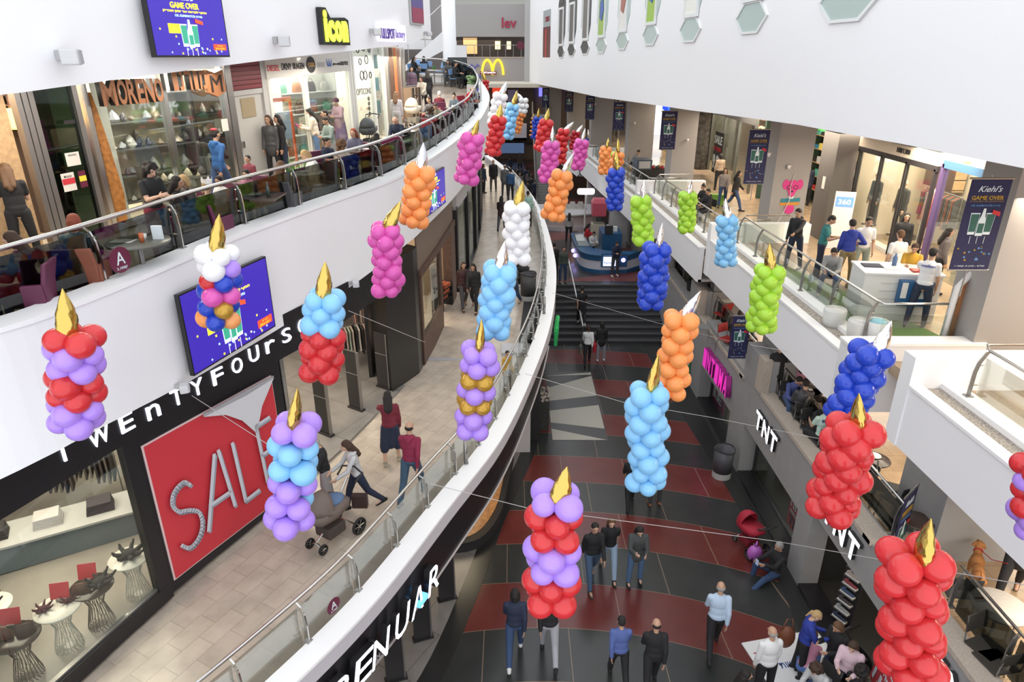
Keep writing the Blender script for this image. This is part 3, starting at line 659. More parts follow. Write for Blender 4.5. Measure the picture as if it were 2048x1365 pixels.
text('M', n*.19 + t*.12 + Vector((0,0,.1)), t, (0,0,1), n, .36, .34, BLACKM, .01, root, 'letter', -.01)
# icon, FULLSPOT factory on the top left wall
p0, t, n = frame_at(640, 86, BL); root = thing('shop_sign', 'bright yellow icon sign on a black backing on the white top left wall', 'shop sign', (p0.x, p0.y, p0.z))
m = MB(); m.plate([(-.05,-.03),(.78,-.03),(.78,.40),(.66,.44),(.22,.42),(.10,.58),(-.05,.58)], n*.02, t, (0,0,1), n, .10); m.obj('backing', BLACKM, root)
YL = mat('lit icon yellow', (.75, 1.0, .05), .4, emit=1.0); L = 0
for ch, w_, h_ in (('i', .09, .52), ('c', .18, .36), ('o', .20, .36), ('n', .17, .36)):
    text(ch, n*.13 + t*L + Vector((0,0,.02)), t, (0,0,1), n, w_, h_, YL, .012, root, 'letter', .04); L += w_ + .025
p0, t, n = frame_at(757, 75, BL); root = thing('shop_sign', 'thin violet FULLSPOT factory lettering on a white glowing plate', 'shop sign', (p0.x, p0.y, p0.z-.02))
m = MB(); m.plate([(-.06,-.05),(1.15,-.05),(1.15,.28),(-.06,.28)], n*.01, t, (0,0,1), n, .03); m.obj('plate', mat('glow plate', (.9,.88,1), .4, emit=.5), root)
text('FULLSPOT', n*.05, t, (0,0,1), n, .62, .20, mat('violet letters', (.10,.05,.30), .4), .01, root, 'letters'); text('factory', n*.05 + t*.66 + Vector((0,0,-.03)), t, (0,0,1), n, .42, .22, mat('pale violet letters', (.35,.28,.60), .4), .01, root, 'letters', -.01)
# loudspeakers and floodlights on the walls
def wall_speaker(px, py, path, dz, label, s=1.0):
    p, t, n = frame_at(px, py, path); root = thing('wall_speaker', label, 'speaker', p + n*.02)
    m = MB(); m.obox(n*.03, t*.04, n*.04, (0,0,.05*s)); m.obj('bracket', GREYL, root)
    m = MB(); b = (n + t*.8).normalized(); a = Vector((-b.y, b.x, 0)); m.obox(n*.17*s + Vector((0,0,-.02)), a*.13*s, b*.09*s, (0,0,.085*s)); bevel(m.obj('cabinet', mat('grey white cabinet', (.55,.55,.56), .4), root), .02)
    m = MB(); m.obox(n*.17*s + b*.095*s + Vector((0,0,-.02)), a*.11*s, b*.006, (0,0,.07*s)); m.obj('grille', mat('speaker grille', (.38,.38,.4), .7), root)
wall_speaker(115, 110, BL, 0, 'grey white box loudspeaker alone at the far left of the top left wall')
wall_speaker(548, 80, BL, 0, 'small white loudspeaker between the top left screen and the icon sign')
wall_speaker(740, 62, BL, 0, 'small white loudspeaker just right of the icon sign', .8)
wall_speaker(848, 66, BL, 0, 'tiny white loudspeaker at the end of the top left wall', .6)
wall_speaker(352, 772, BL, 0, 'white floodlight at the lower edge of the fascia left of the large screen', .7)
wall_speaker(700, 565, BL, 0, 'white floodlight at the lower edge of the fascia near the pink balloon candle', .7)
# TNT / INTIMA signs on the grey wall
XW = 6.47; RWp = [(XW, 40), (XW, 2)]
def rsign(nm, label, s, y0, z0, w_, h_, gap, mf, ms, depth=.08, dz=0, bold=.02):
    its = [(ch, Vector((XW, y0 - k*(w_+gap), z0 + dz*k)), Vector((0,-1,0)), Vector((-1,0,0)), w_, h_) for k, ch in enumerate(s)]; return letter_sign(nm, label, its, mf, ms, depth, bold, .02)
rsign('shop_sign', 'white lit TNT letters over the black shop window with the 70 percent poster', 'TNT', 15.55, 2.12, .42, .48, .10, PURE, BLACKM, .07, .0)
rsign('shop_sign', 'white lit TNT letters over the black doorway with the sneaker stand', 'TNT', 11.45, 2.33, .42, .48, .10, PURE, BLACKM, .07)
rsign('shop_sign', 'white lit TNT letters at the lower right corner below the largest red balloons', 'TNT', 7.75, 2.35, .42, .48, .10, PURE, BLACKM, .07)
MAG = mat('lit magenta', (.75,.03,.45), .4, emit=.35)
rsign('shop_sign', 'magenta INTIMA letters over the lingerie shop doorway', 'INTIMA', 20.3, 1.68, .34, .62, .10, MAG, mat('magenta sides', (.35,.02,.22), .4), .16, .02)
# far end logos
O = Vector((-1.75, 65.9, 9.45)); root = thing('shop_sign', 'yellow twin arch emblem with a dark red plate on the far grey fascia', 'shop sign', O)
AY = mat('lit arch yellow', (1,.72,.02), .4, emit=1.2); m = MB()
for s in (-1, 1):
    m.tube([Vector((s*.48 + .48*math.cos(a), 0, 1.25*math.sin(a))) for a in [math.pi*k/12 for k in range(13)]], .085, 8)
m.obj('arches', AY, root); m = MB(); m.box(-1.15, .35, -.16, -.10, .02, .30); m.obj('plate', mat('dark red plate', (.18,.01,.01), .5), root); text(HEB("מקדונלד'ס"), (-1.05,-.17,.07), (1,0,0), (0,0,1), (0,-1,0), 1.3, .2, PURE, .01, root, 'letters')
for o_ in root.children: pass
O = Vector((-3.35, 65.9, 9.75)); root = thing('shop_sign', 'dark blue interlaced diamond emblem with small letters on the far grey fascia', 'shop sign', O)
NV = mat('lit navy', (.03,.03,.25), .4, emit=.4); m = MB()
for s in (-.28, .28):
    m.tube([(s-.34,0,.25),(s,0,.55),(s+.34,0,.25),(s,0,-.05),(s-.34,0,.25)], .055, 6)
m.obj('emblem', NV, root); text(HEB('הלאומי'), (-.65,-.05,-.55), (1,0,0), (0,0,1), (0,-1,0), 1.35, .30, NV, .03, root, 'letters', .03)
root = thing('shop_sign', 'red lev lettering on the far grey wall at the top', 'shop sign', (-.9, 65.95, 13.3)); text('lev', (0,-.02,0), (1,0,0), (0,0,1), (0,-1,0), 1.3, .85, mat('red letters', (.35,.02,.06), .5), .03, root, 'letters', .02)

# ------------------------------------------------------------------ hexagonal windows of the right wall
frameM = mat('white window frame', (.74,.76,.76), .4); hexG = mat('frosted green glass', (.42,.52,.49), .25); hexD = mat('dark recess', (.06,.055,.05), .6)
posters = [((.10,.09,.08), None), ((.10,.09,.08), None), ((.14,.12,.10), None), ((.30,.45,.06), (.04,.10,.35)), ((.75,.72,.68), (.35,.12,.08)), ((.32,.50,.06), (.05,.12,.40)), ((.80,.79,.74), (.25,.30,.18)), ((.5,.6,.6), None), ((.5,.6,.6), None)]
for k, (px, py) in enumerate([(1122,114),(1143,111),(1170,107),(1202,104),(1244,97),(1300,88),(1379,81),(1500,63),(1690,38)]):
    p, t = hit(px, py, WR); t = -t; n = Vector((t.y, -t.x, 0)); n = n if n.x < 0 else -n; u = Vector((0,0,1)); p = Vector((p.x, p.y, p.z - .0)); far = k < 3
    root = thing('window_%d' % (k+1), '', 'window', p); root['kind'] = 'structure'; del root['label']; del root['category']
    w2, h = 1.12, .68
    def hexa(w_, h_, cy, ex=.5): return [(-w_*ex, cy-h_/2), (w_*ex, cy-h_/2), (w_, cy), (w_*ex, cy+h_/2), (-w_*ex, cy+h_/2), (-w_, cy)]
    def ring(out, inn, lift, d, m_, nm):
        m = MB(); N = len(out); f = lambda q, l: t*q[0] + u*q[1] + n*l
        m.loft([[f(out[i], lift), f(out[i], lift+d), f(inn[i], lift+d), f(inn[i], lift)] for i in list(range(N)) + [0]], True, False); m.obj(nm, m_, root)
    def fill(pts, lift, m_, nm): m = MB(); m.plate(pts, n*lift, t, u, n, .02); m.obj(nm, m_, root)
    low = hexa(w2, h, h/2); ring(hexa(w2+.10, h+.12, h/2), low, .0, .05, frameM, 'window_frame'); fill(low, .005, hexD if far else hexG, 'pane')
    # tall octagonal window above
    a, b, z0, z1 = .62, 1.0, h + .10, h + 3.4
    outl = [(-a, z0), (a, z0), (b+.18, z0+.7), (b+.18, z1-.7), (a, z1), (-a, z1), (-b-.18, z1-.7), (-b-.18, z0+.7)]
    fill(outl, .003, hexD if far else hexG, 'pane')
    inn = [(-.62, z0+.06), (.62, z0+.06), (.62, z0+2.2), (-.62, z0+2.2)]; ou = [(-.78, z0-.06), (.78, z0-.06), (.78, z0+2.34), (-.78, z0+2.34)]
    ring(ou, inn, .02, .07, frameM, 'window_frame'); bg, fg = posters[k]
    fill(inn, .03, mat('window poster %d' % k, bg, .5), 'poster')
    if fg: fill([(-.42, z0+.9), (.1, z0+.75), (.45, z0+1.3), (.2, z0+1.9), (-.4, z0+1.7)], .055, mat('poster print %d' % k, fg, .5), 'poster_print')
    m = MB(); m.plate([(-.5, z1-.75),(.5, z1-.75),(.25, z1-.1),(-.25, z1-.1)], n*.03, t, u, n, .02); m.obj('top_pane', hexD if k < 4 else hexG, root)
# shop front seen through the wall corner
p, t = hit(1100, 115, WR); t = -t; n = Vector((t.y, -t.x, 0)); n = n if n.x < 0 else -n
root = thing('window_10', '', 'window', p); root['kind'] = 'structure'; del root['label']; del root['category']
for (x0, x1, z0, z1, m_, l) in [(-3.0,0,0,2.15, mat('dim shop red', (.10,.02,.02), .5), .01), (-3.0,0,2.15,3.3, mat('grey shop top', (.32,.35,.35), .5), .01), (-2.0,-1.5,0,2.0, mat('shop red strip', (.5,.03,.03), .5), .02)]: quad(m_, root, (0,0,0), -t, (0,0,1), n, -x1 if 0 else -0.0 - x1, -x0, z0, z1, l, 'pane')
text('S.WEST', -t*.4*-1 + n*.03 + Vector((0,0,2.5)) + t*-2.4, t, (0,0,1), n, 1.6, .35, mat('red letters', (.35,.02,.06), .5), .01, root, 'letters')
# ------------------------------------------------------------------ balloon candles
def balloon_mesh():
    m = MB(); prof = []
    for i in range(13):
        a = math.pi*i/12; r = .5*math.sin(a); z = -.5*math.cos(a)
        if i > 6: r *= 1; 
        z = z*1.0 - (.10*max(0, math.cos(a))**2 if a < math.pi/2 else 0)
        prof.append((max(r, 1e-5), z))
    m.lathe(prof, 20); m.lathe([(.02,-.66),(.05,-.64),(.02,-.60),(.03,-.57)], 8); return m.mesh('balloon', mat('balloon red', (.85,.03,.03), .28), True)
BALL = balloon_mesh()
def flame_mesh():
    m = MB(); N, K = 28, 22; secs = []; rnd = random.Random(5)
    for i in range(N+1):
        s = i/N; r = .54*max(0, math.sin(math.pi*s**.78))**.85*(1 - .22*s)
        r = max(r, .12*(1-s)**6, .008); bend = .10*max(0, s-.6)**1.5; sec = []
        for k in range(K):
            a = 2*math.pi*k/K; wr = 1 + .035*math.sin(a*5 + i*.9) + .03*rnd.uniform(-1, 1); sec.append(Vector((r*wr*math.cos(a) + bend*2, r*wr*.62*math.sin(a), s)))
        secs.append(sec)
    m.loft(secs); return m.mesh('foil_flame', GOLDF, True)
FLM = flame_mesh()
LEAFM = None
CC = {'R': ('red', (.60,.032,.038)), 'P': ('lilac', (.42,.25,.80)), 'S': ('sky blue', (.24,.54,.84)), 'O': ('orange', (.90,.32,.09)), 'M': ('magenta', (.68,.10,.42)),
      'B': ('royal blue', (.018,.06,.50)), 'G': ('lime green', (.38,.66,.05)), 'W': ('white', (.84,.84,.86)), 'Y': ('gold', (.52,.30,.04)), 'K': ('dark red', (.40,.01,.02)), 'o': ('peach', (.85,.36,.12))}
def bmat(c):
    m = mat('latex ' + CC[c][0], CC[c][1], .24, .35 if c == 'Y' else 0)
    b = m.node_tree.nodes['Principled BSDF']
    if c != 'Y': b.inputs['Subsurface Weight'].default_value = .05; b.inputs['Subsurface Radius'].default_value = (.03,.03,.03)
    return m
NB = 0
def candle(label, top, bot, wpx, tip, layers, gold=True, W=.56, lean=0):
    """top / bottom centre of the stack in the photograph, its width there, flame tip; layers: one colour code (or four) per ring from the top"""
    global NB; NB += 1; rnd = random.Random(NB)
    t = F*W/wpx; c = ((top[0]+bot[0])/2, (top[1]+bot[1])/2); d = ray(*c); Y = d[1]*t
    def P(px, py): q = ray(px, py); return q*(Y/q[1]) + Vector((0,0,CZ))
    A, B, T = P(*top), P(*bot), P(*tip); ax = (B - A); L = ax.length; n = len(layers); d_ = W/2.12
    root = thing('balloon_candle', label, 'balloon candle', B, 0, 'balloon candles strung across the atrium'); A -= B; T -= B
    dn = (-A).normalized(); e1 = dn.cross(Vector((0,1,0))).normalized(); e2 = dn.cross(e1).normalized()
    # layer centres from half a balloon below the top
    ends = max(L - d_*.80, .01)
    for i, ly in enumerate(layers):
        cc = A + dn*(d_*.46 + (ends - d_*.04)*i/max(1, n-1)); base = R(45 + 45*(i % 2)) + rnd.uniform(-.12, .12)
        for k in range(4):
            a = base + k*math.pi/2 + rnd.uniform(-.1,.1); ou = e1*math.cos(a) + e2*math.sin(a); s = d_*rnd.uniform(.88, 1.10); col = ly[k % len(ly)]
            b = bpy.data.objects.new('balloon', BALL); COL.objects.link(b); b.parent = root
            dirv = (ou + dn*rnd.uniform(-.15,.2)).normalized(); q = dirv.to_track_quat('Z', 'Y').to_matrix().to_4x4()
            b.matrix_local = Matrix.Translation(cc + ou*s*(.60 if i == 0 else .57)) @ q @ Matrix.Diagonal((s*.98, s*.98, s, 1)); setmat(b, 0, bmat(col))
    f = bpy.data.objects.new('foil_flame', FLM); COL.objects.link(f); f.parent = root
    base = A + dn*d_*.55 + Vector((0,-d_*.38,0)); v = T - base; h = v.length; wf = max(.20, h*.36) * (W/.56)
    f.matrix_local = Matrix.Translation(base) @ v.to_track_quat('Z', 'X').to_matrix().to_4x4() @ Matrix.Rotation(rnd.uniform(-.6,.6), 4, 'Z') @ Matrix.Diagonal((wf, wf, h, 1)); setmat(f, 0, GOLDF if gold else SILVF)
    return root
CANDLES = [
 ('red and lilac banded balloon candle with gold flame at the far left', (150,655),(152,857),110,(127,577),['R','P','P','R','R','P','P'],1),
 ('mixed white, blue, pink, red and gold balloon candle in front of the large screen', (437,490),(440,652),86,(440,428),['W','WWWP','BRBB','MBBM','YBYB','BOBo'],1),
 ('sky blue over red balloon candle with gold flame', (650,582),(643,754),88,(652,523),['S','S','S','R','R','R','R'],1),
 ('magenta balloon candle with gold flame beside the white fascia, left of centre', (770,447),(776,590),68,(803,402),['M']*7,1),
 ('orange balloon candle with silver flame in front of the edge-on screen', (845,330),(824,452),66,(848,285),['O']*6,0),
 ('magenta balloon candle with gold flame near the curved end of the upper gallery', (947,266),(929,366),53,(958,238),['M']*6,1),
 ('red balloon candle with gold flame beside the curved end of the upper gallery', (998,231),(984,310),38,(1003,208),['R']*6,1),
 ('bulky white balloon candle with white silver flame far up the atrium', (1003,186),(988,252),36,(1014,163),['W']*5,0),
 ('sky blue balloon candle with gold flame far up the atrium', (1027,207),(1013,278),32,(1035,181),['S']*6,1),
 ('narrow orange balloon candle with silver flame far up the atrium', (1046,217),(1033,266),18,(1055,197),['O']*6,0),
 ('large white balloon candle with gold flame over the lower gallery', (1033,404),(1035,526),58,(1047,362),['W']*7,1),
 ('sky blue balloon candle with silver flame over the lower gallery', (1001,527),(985,672),78,(1011,482),['S']*7,0),
 ('lilac and gold balloon candle with gold flame beside the curved railing', (960,690),(944,868),80,(964,637),['P','P','Y','P','Y','P','P'],1),
 ('lilac and sky blue banded balloon candle with gold flame beside the sale poster', (592,838),(580,1053),104,(596,775),['P','S','S','P','PPPS','P'],1),
 ('lilac and red banded balloon candle with gold flame low over the striped floor', (1113,980),(1100,1207),114,(1136,934),['P','R','R','P','P','R','R'],1),
 ('tall sky blue balloon candle with gold flame over the striped floor', (1297,768),(1293,977),88,(1318,708),['S']*8,1),
 ('orange balloon candle with silver flame beside the pink shop letters', (1362,622),(1338,793),74,(1403,582),['O']*7,0),
 ('royal blue balloon candle with silver flame above the dark stairs', (1315,485),(1300,616),64,(1325,445),['B']*7,0),
 ('lime green balloon candle with silver flame left of the other lime pair', (1281,391),(1287,487),48,(1289,359),['G']*7,0),
 ('royal blue balloon candle with gold flame above the blue kiosk', (1233,337),(1229,420),39,(1231,300),['B']*7,1),
 ('orange balloon candle with a lime ring on top, mostly behind the blue one', (1236,304),(1232,342),30,(1236,276),['OOGO','O','O'],1),
 ('slim orange balloon candle with gold flame left of the blue one', (1213,293),(1208,348),27,(1217,275),['O']*7,1),
 ('leaning orange balloon candle with silver flame above the kiosks', (1126,340),(1104,439),50,(1149,305),['O']*6,0),
 ('magenta balloon candle with silver flame at the middle of the atrium', (1104,282),(1092,365),38,(1106,252),['M']*7,0),
 ('red balloon candle with silver flame behind the magenta one', (1128,257),(1119,327),28,(1148,244),['R']*6,0),
 ('small dark red balloon candle behind the magenta balloons', (1153,262),(1146,300),21,(1166,250),['K']*5,0),
 ('smaller magenta balloon candle with silver flame beside the right terrace', (1165,279),(1154,340),31,(1171,256),['M']*7,0),
 ('small royal blue balloon candle half hidden behind the smaller magenta one', (1176,276),(1171,319),14,(1176,258),['B']*7,0),
 ('red balloon candle with gold flame in the far cluster', (1093,238),(1081,302),34,(1098,216),['R']*6,1),
 ('royal blue balloon candle with gold flame in the far cluster', (1076,234),(1070,278),20,(1078,216),['B']*6,1),
 ('sliver of a small orange balloon candle at the left of the far cluster', (1066,235),(1062,272),9,(1068,226),['O']*5,1),
 ('lime green balloon candle with silver flame before the right terrace wall', (1377,384),(1372,464),38,(1383,360),['G']*7,0),
 ('pale sky blue balloon candle with silver flame before the right terrace wall', (1454,432),(1452,531),45,(1450,397),['S']*7,0),
 ('lime green balloon candle with gold flame before the long white terrace fascia', (1540,530),(1520,663),62,(1538,487),['G']*8,1),
 ('royal blue leaning balloon candle with silver flame at the right', (1750,690),(1683,842),84,(1785,642),['B']*7,0),
 ('large red balloon candle with gold flame over the sandstone ledge', (1712,835),(1662,1032),108,(1717,786),['R']*8,1),
 ('largest red balloon candle with gold flame at the lower right', (1828,1095),(1825,1350),134,(1861,1036),['R']*7,1),
 ('lilac and red balloon candle cut off by the right edge of the picture', (2082,915),(2076,1068),104,(2090,850),['R','P','R','R','P','P'],1),
 ('small red balloon candle peeping out past the end of the upper gallery railing', (972,160),(970,186),16,(963,141),['R']*4,1),
 ('pair of gold and silver flamed white balloons behind the far blue candle', (1048,196),(1044,226),22,(1030,184),['W']*3,0),
]
for c in CANDLES: candle(*c, W=(.30 if c[3] < 12 else .56))
# thin strings
def string(label, pts):
    P = []
    for px, py, Y in pts: q = ray(px, py); P.append(q*(Y/q[1]) + Vector((0,0,CZ)))
    Q = []
    for a, b in zip(P, P[1:]): Q += [a.lerp(b, k/6) for k in range(6)]
    Q.append(P[-1]); m = MB(); O = Q[0]; m.tube([q - O for q in Q], .006, 5); o = m.obj('string', mat('nylon string', (.45,.43,.42), .4)); o.location = O; tag(o, label, 'string')
string('thin string from the lower white fascia across to the largest red balloon candle', [(860,968,9.6),(1060,1018,9.8),(1550,1083,10.1),(2047,1170,6.0)])
string('thin string running from the gold and lilac candle over to the tall sky blue one', [(1050,748,14.5),(1250,806,13.8),(1420,835,13.5),(1700,890,12.3)])
string('thin string crossing in front of the dark stairs', [(1105,586,19.5),(1310,645,19),(1500,693,18.5)])
string('thin string from the white fascia to the brown pillar of the lower gallery', [(697,622,12.0),(850,685,14.2)])
string('thin string across the corner of the sale poster', [(362,778,9.6),(560,905,9.4)])
string('thin string over the right terrace fascia', [(1500,690,15),(1700,725,14)])
# ------------------------------------------------------------------ people: one continuous body per pose, clothing and hair as children
def remesh(m, vox, name, mats, smooth=2):
    me = m.mesh('tmp', None); o = bpy.data.objects.new('tmp', me); COL.objects.link(o)
    r = o.modifiers.new('r', 'REMESH'); r.mode = 'VOXEL'; r.voxel_size = vox; r.use_smooth_shade = True
    s = o.modifiers.new('s', 'SMOOTH'); s.iterations = smooth; s.factor = .5
    dg = bpy.context.evaluated_depsgraph_get(); dg.update(); out = bpy.data.meshes.new_from_object(o.evaluated_get(dg)); bpy.data.objects.remove(o); bpy.data.meshes.remove(me)
    out.name = name; out.materials.clear()
    for x in mats: out.materials.append(x)
    return out
def rx(a): return Matrix.Rotation(a, 3, 'X')
POSES = {
 # lean, (hip pitch, knee, spread) L R, (shoulder pitch, abduct, elbow) L R, head tilt forward, seated height
 'stand':  dict(lean=2, legs=((2,2,5),(-2,2,5)), arms=((4,8,12),(2,8,14)), head=6),
 'walk':   dict(lean=4, legs=((26,10,2),(-20,18,2)), arms=((-20,5,18),(24,5,26)), head=6),
 'stride': dict(lean=5, legs=((-22,22,2),(24,8,2)), arms=((26,5,22),(-18,5,14)), head=10),
 'hold':   dict(lean=5, legs=((3,2,5),(-3,4,5)), arms=((28,6,85),(24,8,80)), head=26),
 'push':   dict(lean=10, legs=((22,10,2),(-22,22,2)), arms=((42,6,30),(40,6,32)), head=16),
 'hip':    dict(lean=4, legs=((2,2,8),(-3,3,8)), arms=((-12,38,95),(6,10,25)), head=14),
 'lean':   dict(lean=24, legs=((-2,4,6),(-10,6,6)), arms=((62,12,20),(48,10,30)), head=18),
 'reach':  dict(lean=8, legs=((6,4,6),(-8,6,6)), arms=((6,10,16),(66,28,14)), head=14),
 'sit':    dict(lean=4, legs=((84,84,8),(82,80,8)), arms=((34,8,62),(30,8,66)), head=12, sit=1),
 'sitlean':dict(lean=24, legs=((84,84,9),(86,88,9)), arms=((46,10,70),(50,10,62)), head=18, sit=1),
 'floor':  dict(lean=-8, legs=((118,112,10),(92,34,12)), arms=((44,8,50),(46,8,56)), head=24, sit=2),
 'crouch': dict(lean=36, legs=((112,138,10),(104,132,8)), arms=((60,8,50),(56,8,60)), head=10, sit=3),
}
SK = mat('skin', (.55,.33,.23), .5); EYE = mat('eyes and brows', (.02,.015,.012), .4); LIP = mat('lips', (.38,.12,.10), .5)
def joints(P):
    """standing figure 1.75 m tall facing -Y"""
    D = math.radians; J = {}; hip = Vector((0,0,.92)); T = rx(D(P['lean']))
    up = lambda x, y, z: hip + T @ Vector((x, y, z))
    J['pel'] = hip; J['waist'] = up(0, .0, .17); J['chest'] = up(0, .0, .37); J['neck'] = up(0, .01, .55)
    H = rx(D(P['lean'] + P['head'])); J['head'] = J['neck'] + H @ Vector((0, -.015, .145)); J['H'] = H
    for s, (hp, kn, sp), (sh, ab, el) in ((-1, P['legs'][0], P['arms'][0]), (1, P['legs'][1], P['arms'][1])):
        h = hip + Vector((s*.095, 0, -.01)); A = Matrix.Rotation(D(-s*sp), 3, 'Y') ; k = h + (Matrix.Rotation(D(s*-sp), 3, 'Y') @ (rx(D(-hp)) @ Vector((0,0,-.43))))
        k = h + rx(D(-hp)) @ (Matrix.Rotation(D(-s*sp), 3, 'Y') @ Vector((0,0,-.43)))
        a = k + rx(D(-hp + kn)) @ (Matrix.Rotation(D(-s*sp*.3), 3, 'Y') @ Vector((0,0,-.41)))
        J['h%d' % s], J['k%d' % s], J['a%d' % s] = h, k, a; J['fa%d' % s] = -hp + kn
        S = up(s*.164, .0, .46); e = S + T @ (Matrix.Rotation(D(-s*ab), 3, 'Y') @ (rx(D(-sh)) @ Vector((0,0,-.29))))
        fdir = T @ (Matrix.Rotation(D(-s*ab*.4), 3, 'Y') @ (rx(D(-sh-el)) @ (Matrix.Rotation(D(s*16*min(1, el/60)), 3, 'Y') @ Vector((0,0,-1)))))
        J['s%d' % s], J['e%d' % s], J['w%d' % s], J['f%d' % s] = S, e, e + fdir*.25, fdir
    return J
def foot_dir(J, s): 
    a = math.radians(min(30, max(-50, J['fa%d' % s])) * .6) if J['fa%d' % s] > 25 or J['fa%d' % s] < -25 else 0
    return rx(a) @ Vector((0, -1, 0))
def body_mesh(pose):
    J = joints(POSES[pose]); m = MB(); e3 = lambda c, r_, M=None: m.ell(c, *r_, 14, (M.to_4x4() if M else None)); T = rx(math.radians(POSES[pose]['lean']))
    e3(J['pel'] + Vector((0,0,.0)), (.15,.10,.12), T); e3(J['waist'], (.125,.085,.14), T); e3(J['chest'] + T @ Vector((0,0,0)), (.155,.10,.18), T)
    e3(J['pel'].lerp(J['chest'], .5), (.13,.088,.20), T); m.caps(J['s-1']*.75 + J['s1']*.25, .06, J['s1']*.75 + J['s-1']*.25, .06); m.caps(J['neck'] - T @ Vector((0,0,.1)), .07, J['neck'], .052); m.caps(J['neck'], .05, J['head'] - J['H'] @ Vector((0,-.01,.05)), .05)
    H = J['H'].to_4x4(); c = J['head']; L = lambda x, y, z: c + J['H'] @ Vector((x, y, z))
    e3(L(0,.008,.03), (.076,.094,.088), J['H']); m.caps(L(0,-.02,-.02), .068, L(0,-.035,-.068), .040)            # skull, jaw and chin
    m.caps(L(0,-.084,.022), .010, L(0,-.108,-.012), .015); e3(L(-.078,.012,.0), (.012,.02,.032), J['H']); e3(L(.078,.012,.0), (.012,.02,.032), J['H'])
    e3(L(0,-.082,-.045), (.026,.014,.012), J['H']); m.caps(L(-.05,-.072,.038), .012, L(.05,-.072,.038), .012)
    for s in (-1, 1):
        q = lambda k: J[k + str(s)]
        m.caps(q('s'), .058, q('e'), .040); m.caps(q('e'), .042, q('w'), .027)
        m.caps(q('h'), .088, q('k'), .056); m.caps(q('k'), .056, q('a'), .038); m.caps(q('k').lerp(q('a'), .15), .056, q('k').lerp(q('a'), .5), .050)
        fd = foot_dir(J, s); m.caps(q('a') + Vector((0,.02,-.02)), .040, q('a') + fd*.15 + Vector((0,0,-.045)), .030)
        # hand: palm, four fingers, thumb
        f = q('f'); ax = Vector((s,0,0)); ax = (ax - f*ax.dot(f)).normalized(); nrm = f.cross(ax).normalized(); spread = nrm; cur = -ax if s > 0 else -ax
        w0 = q('w'); palm = w0 + f*.055; B = Matrix((spread, ax, f)).transposed(); m.ell(palm, .042, .018, .055, 10, B.to_4x4())
        for k in range(4):
            o = palm + spread*(.030 - .020*k) + f*.035; ln = (.036,.041,.038,.030)[k]; m.caps(o, .0095, o + f*ln + cur*.008, .009, 6); m.caps(o + f*ln + cur*.008, .009, o + f*ln*1.7 + cur*.026, .008, 6)
        o = palm + spread*.036*(-1 if f.y < -.6 else 1)*(1) - f*.02; m.caps(o, .012, o + f*.035 + spread*(.022 if f.y >= -.6 else -.022) + cur*.006, .0095, 6); m.caps(o + f*.035 + spread*(.022 if f.y >= -.6 else -.022), .0095, o + f*.060 + spread*(.024 if f.y >= -.6 else -.024) + cur*.01, .0085, 6)
    me = remesh(m, .0115, 'body', [SK, EYE, LIP], 2)
    Hi = J['H'].inverted(); mi = []
    for p in me.polygons:
        q = Hi @ (p.center - c); k = 0
        if q.y < -.045:
            if abs(abs(q.x) - .031) < .013 and abs(q.z - .022) < .0062: k = 1
            elif abs(abs(q.x) - .032) < .018 and abs(q.z - .047) < .0045: k = 1
            elif abs(q.x) < .024 and abs(q.z + .046) < .008: k = 2
        mi.append(k)
    me.polygons.foreach_set('material_index', mi); return me
CLM = mat('cloth', (.3,.3,.3), .8)
def top_mesh(pose, kind):
    J = joints(POSES[pose]); m = MB(); T = rx(math.radians(POSES[pose]['lean'])); P = POSES[pose]; e3 = lambda c, r_, M=None: m.ell(c, *r_, 16, (M.to_4x4() if M else None)); k = 1.14 if kind == 'coat' else (1.06 if kind == 'long' else 1.0)
    e3(J['chest'], (.172*k,.120*k,.20), T); e3(J['waist'], (.155*k,.112*k,.18), T); e3(J['pel'].lerp(J['waist'], .35), (.166*k,.122*k,.13), T); e3(J['pel'].lerp(J['chest'], .5), (.158*k,.112*k,.24), T)
    m.caps(J['s-1']*.72 + J['s1']*.28, .070*k, J['s1']*.72 + J['s-1']*.28, .070*k); m.caps(J['neck'] - T @ Vector((0,0,.10)), .085, J['neck'] - T @ Vector((0,0,.035)), .066)
    if kind == 'coat' and not P.get('sit'): e3(J['pel'] + Vector((0,.01,-.07)), (.19,.145,.22))
    if kind == 'hood': m.caps(J['neck'] + T @ Vector((-.07,.06,-.02)), .045, J['neck'] + T @ Vector((.07,.06,-.02)), .045); e3(J['neck'] + T @ Vector((0,.09,-.06)), (.08,.05,.09), T)
    for s in (-1, 1):
        q = lambda n_: J[n_ + str(s)]
        if kind == 'tee': m.caps(q('s'), .067, q('s').lerp(q('e'), .62), .060)
        else:
            m.caps(q('s'), .066*k, q('e'), .051*k); m.caps(q('e'), .052*k, q('w') - q('f')*.012, .041*k)
    if kind in ('long', 'hood', 'coat'): m.caps(J['pel'] + T @ Vector((-.09,-.02,.035)), .085*k, J['pel'] + T @ Vector((.09,-.02,.035)), .085*k)
    return remesh(m, .015, 'top', [CLM], 3)
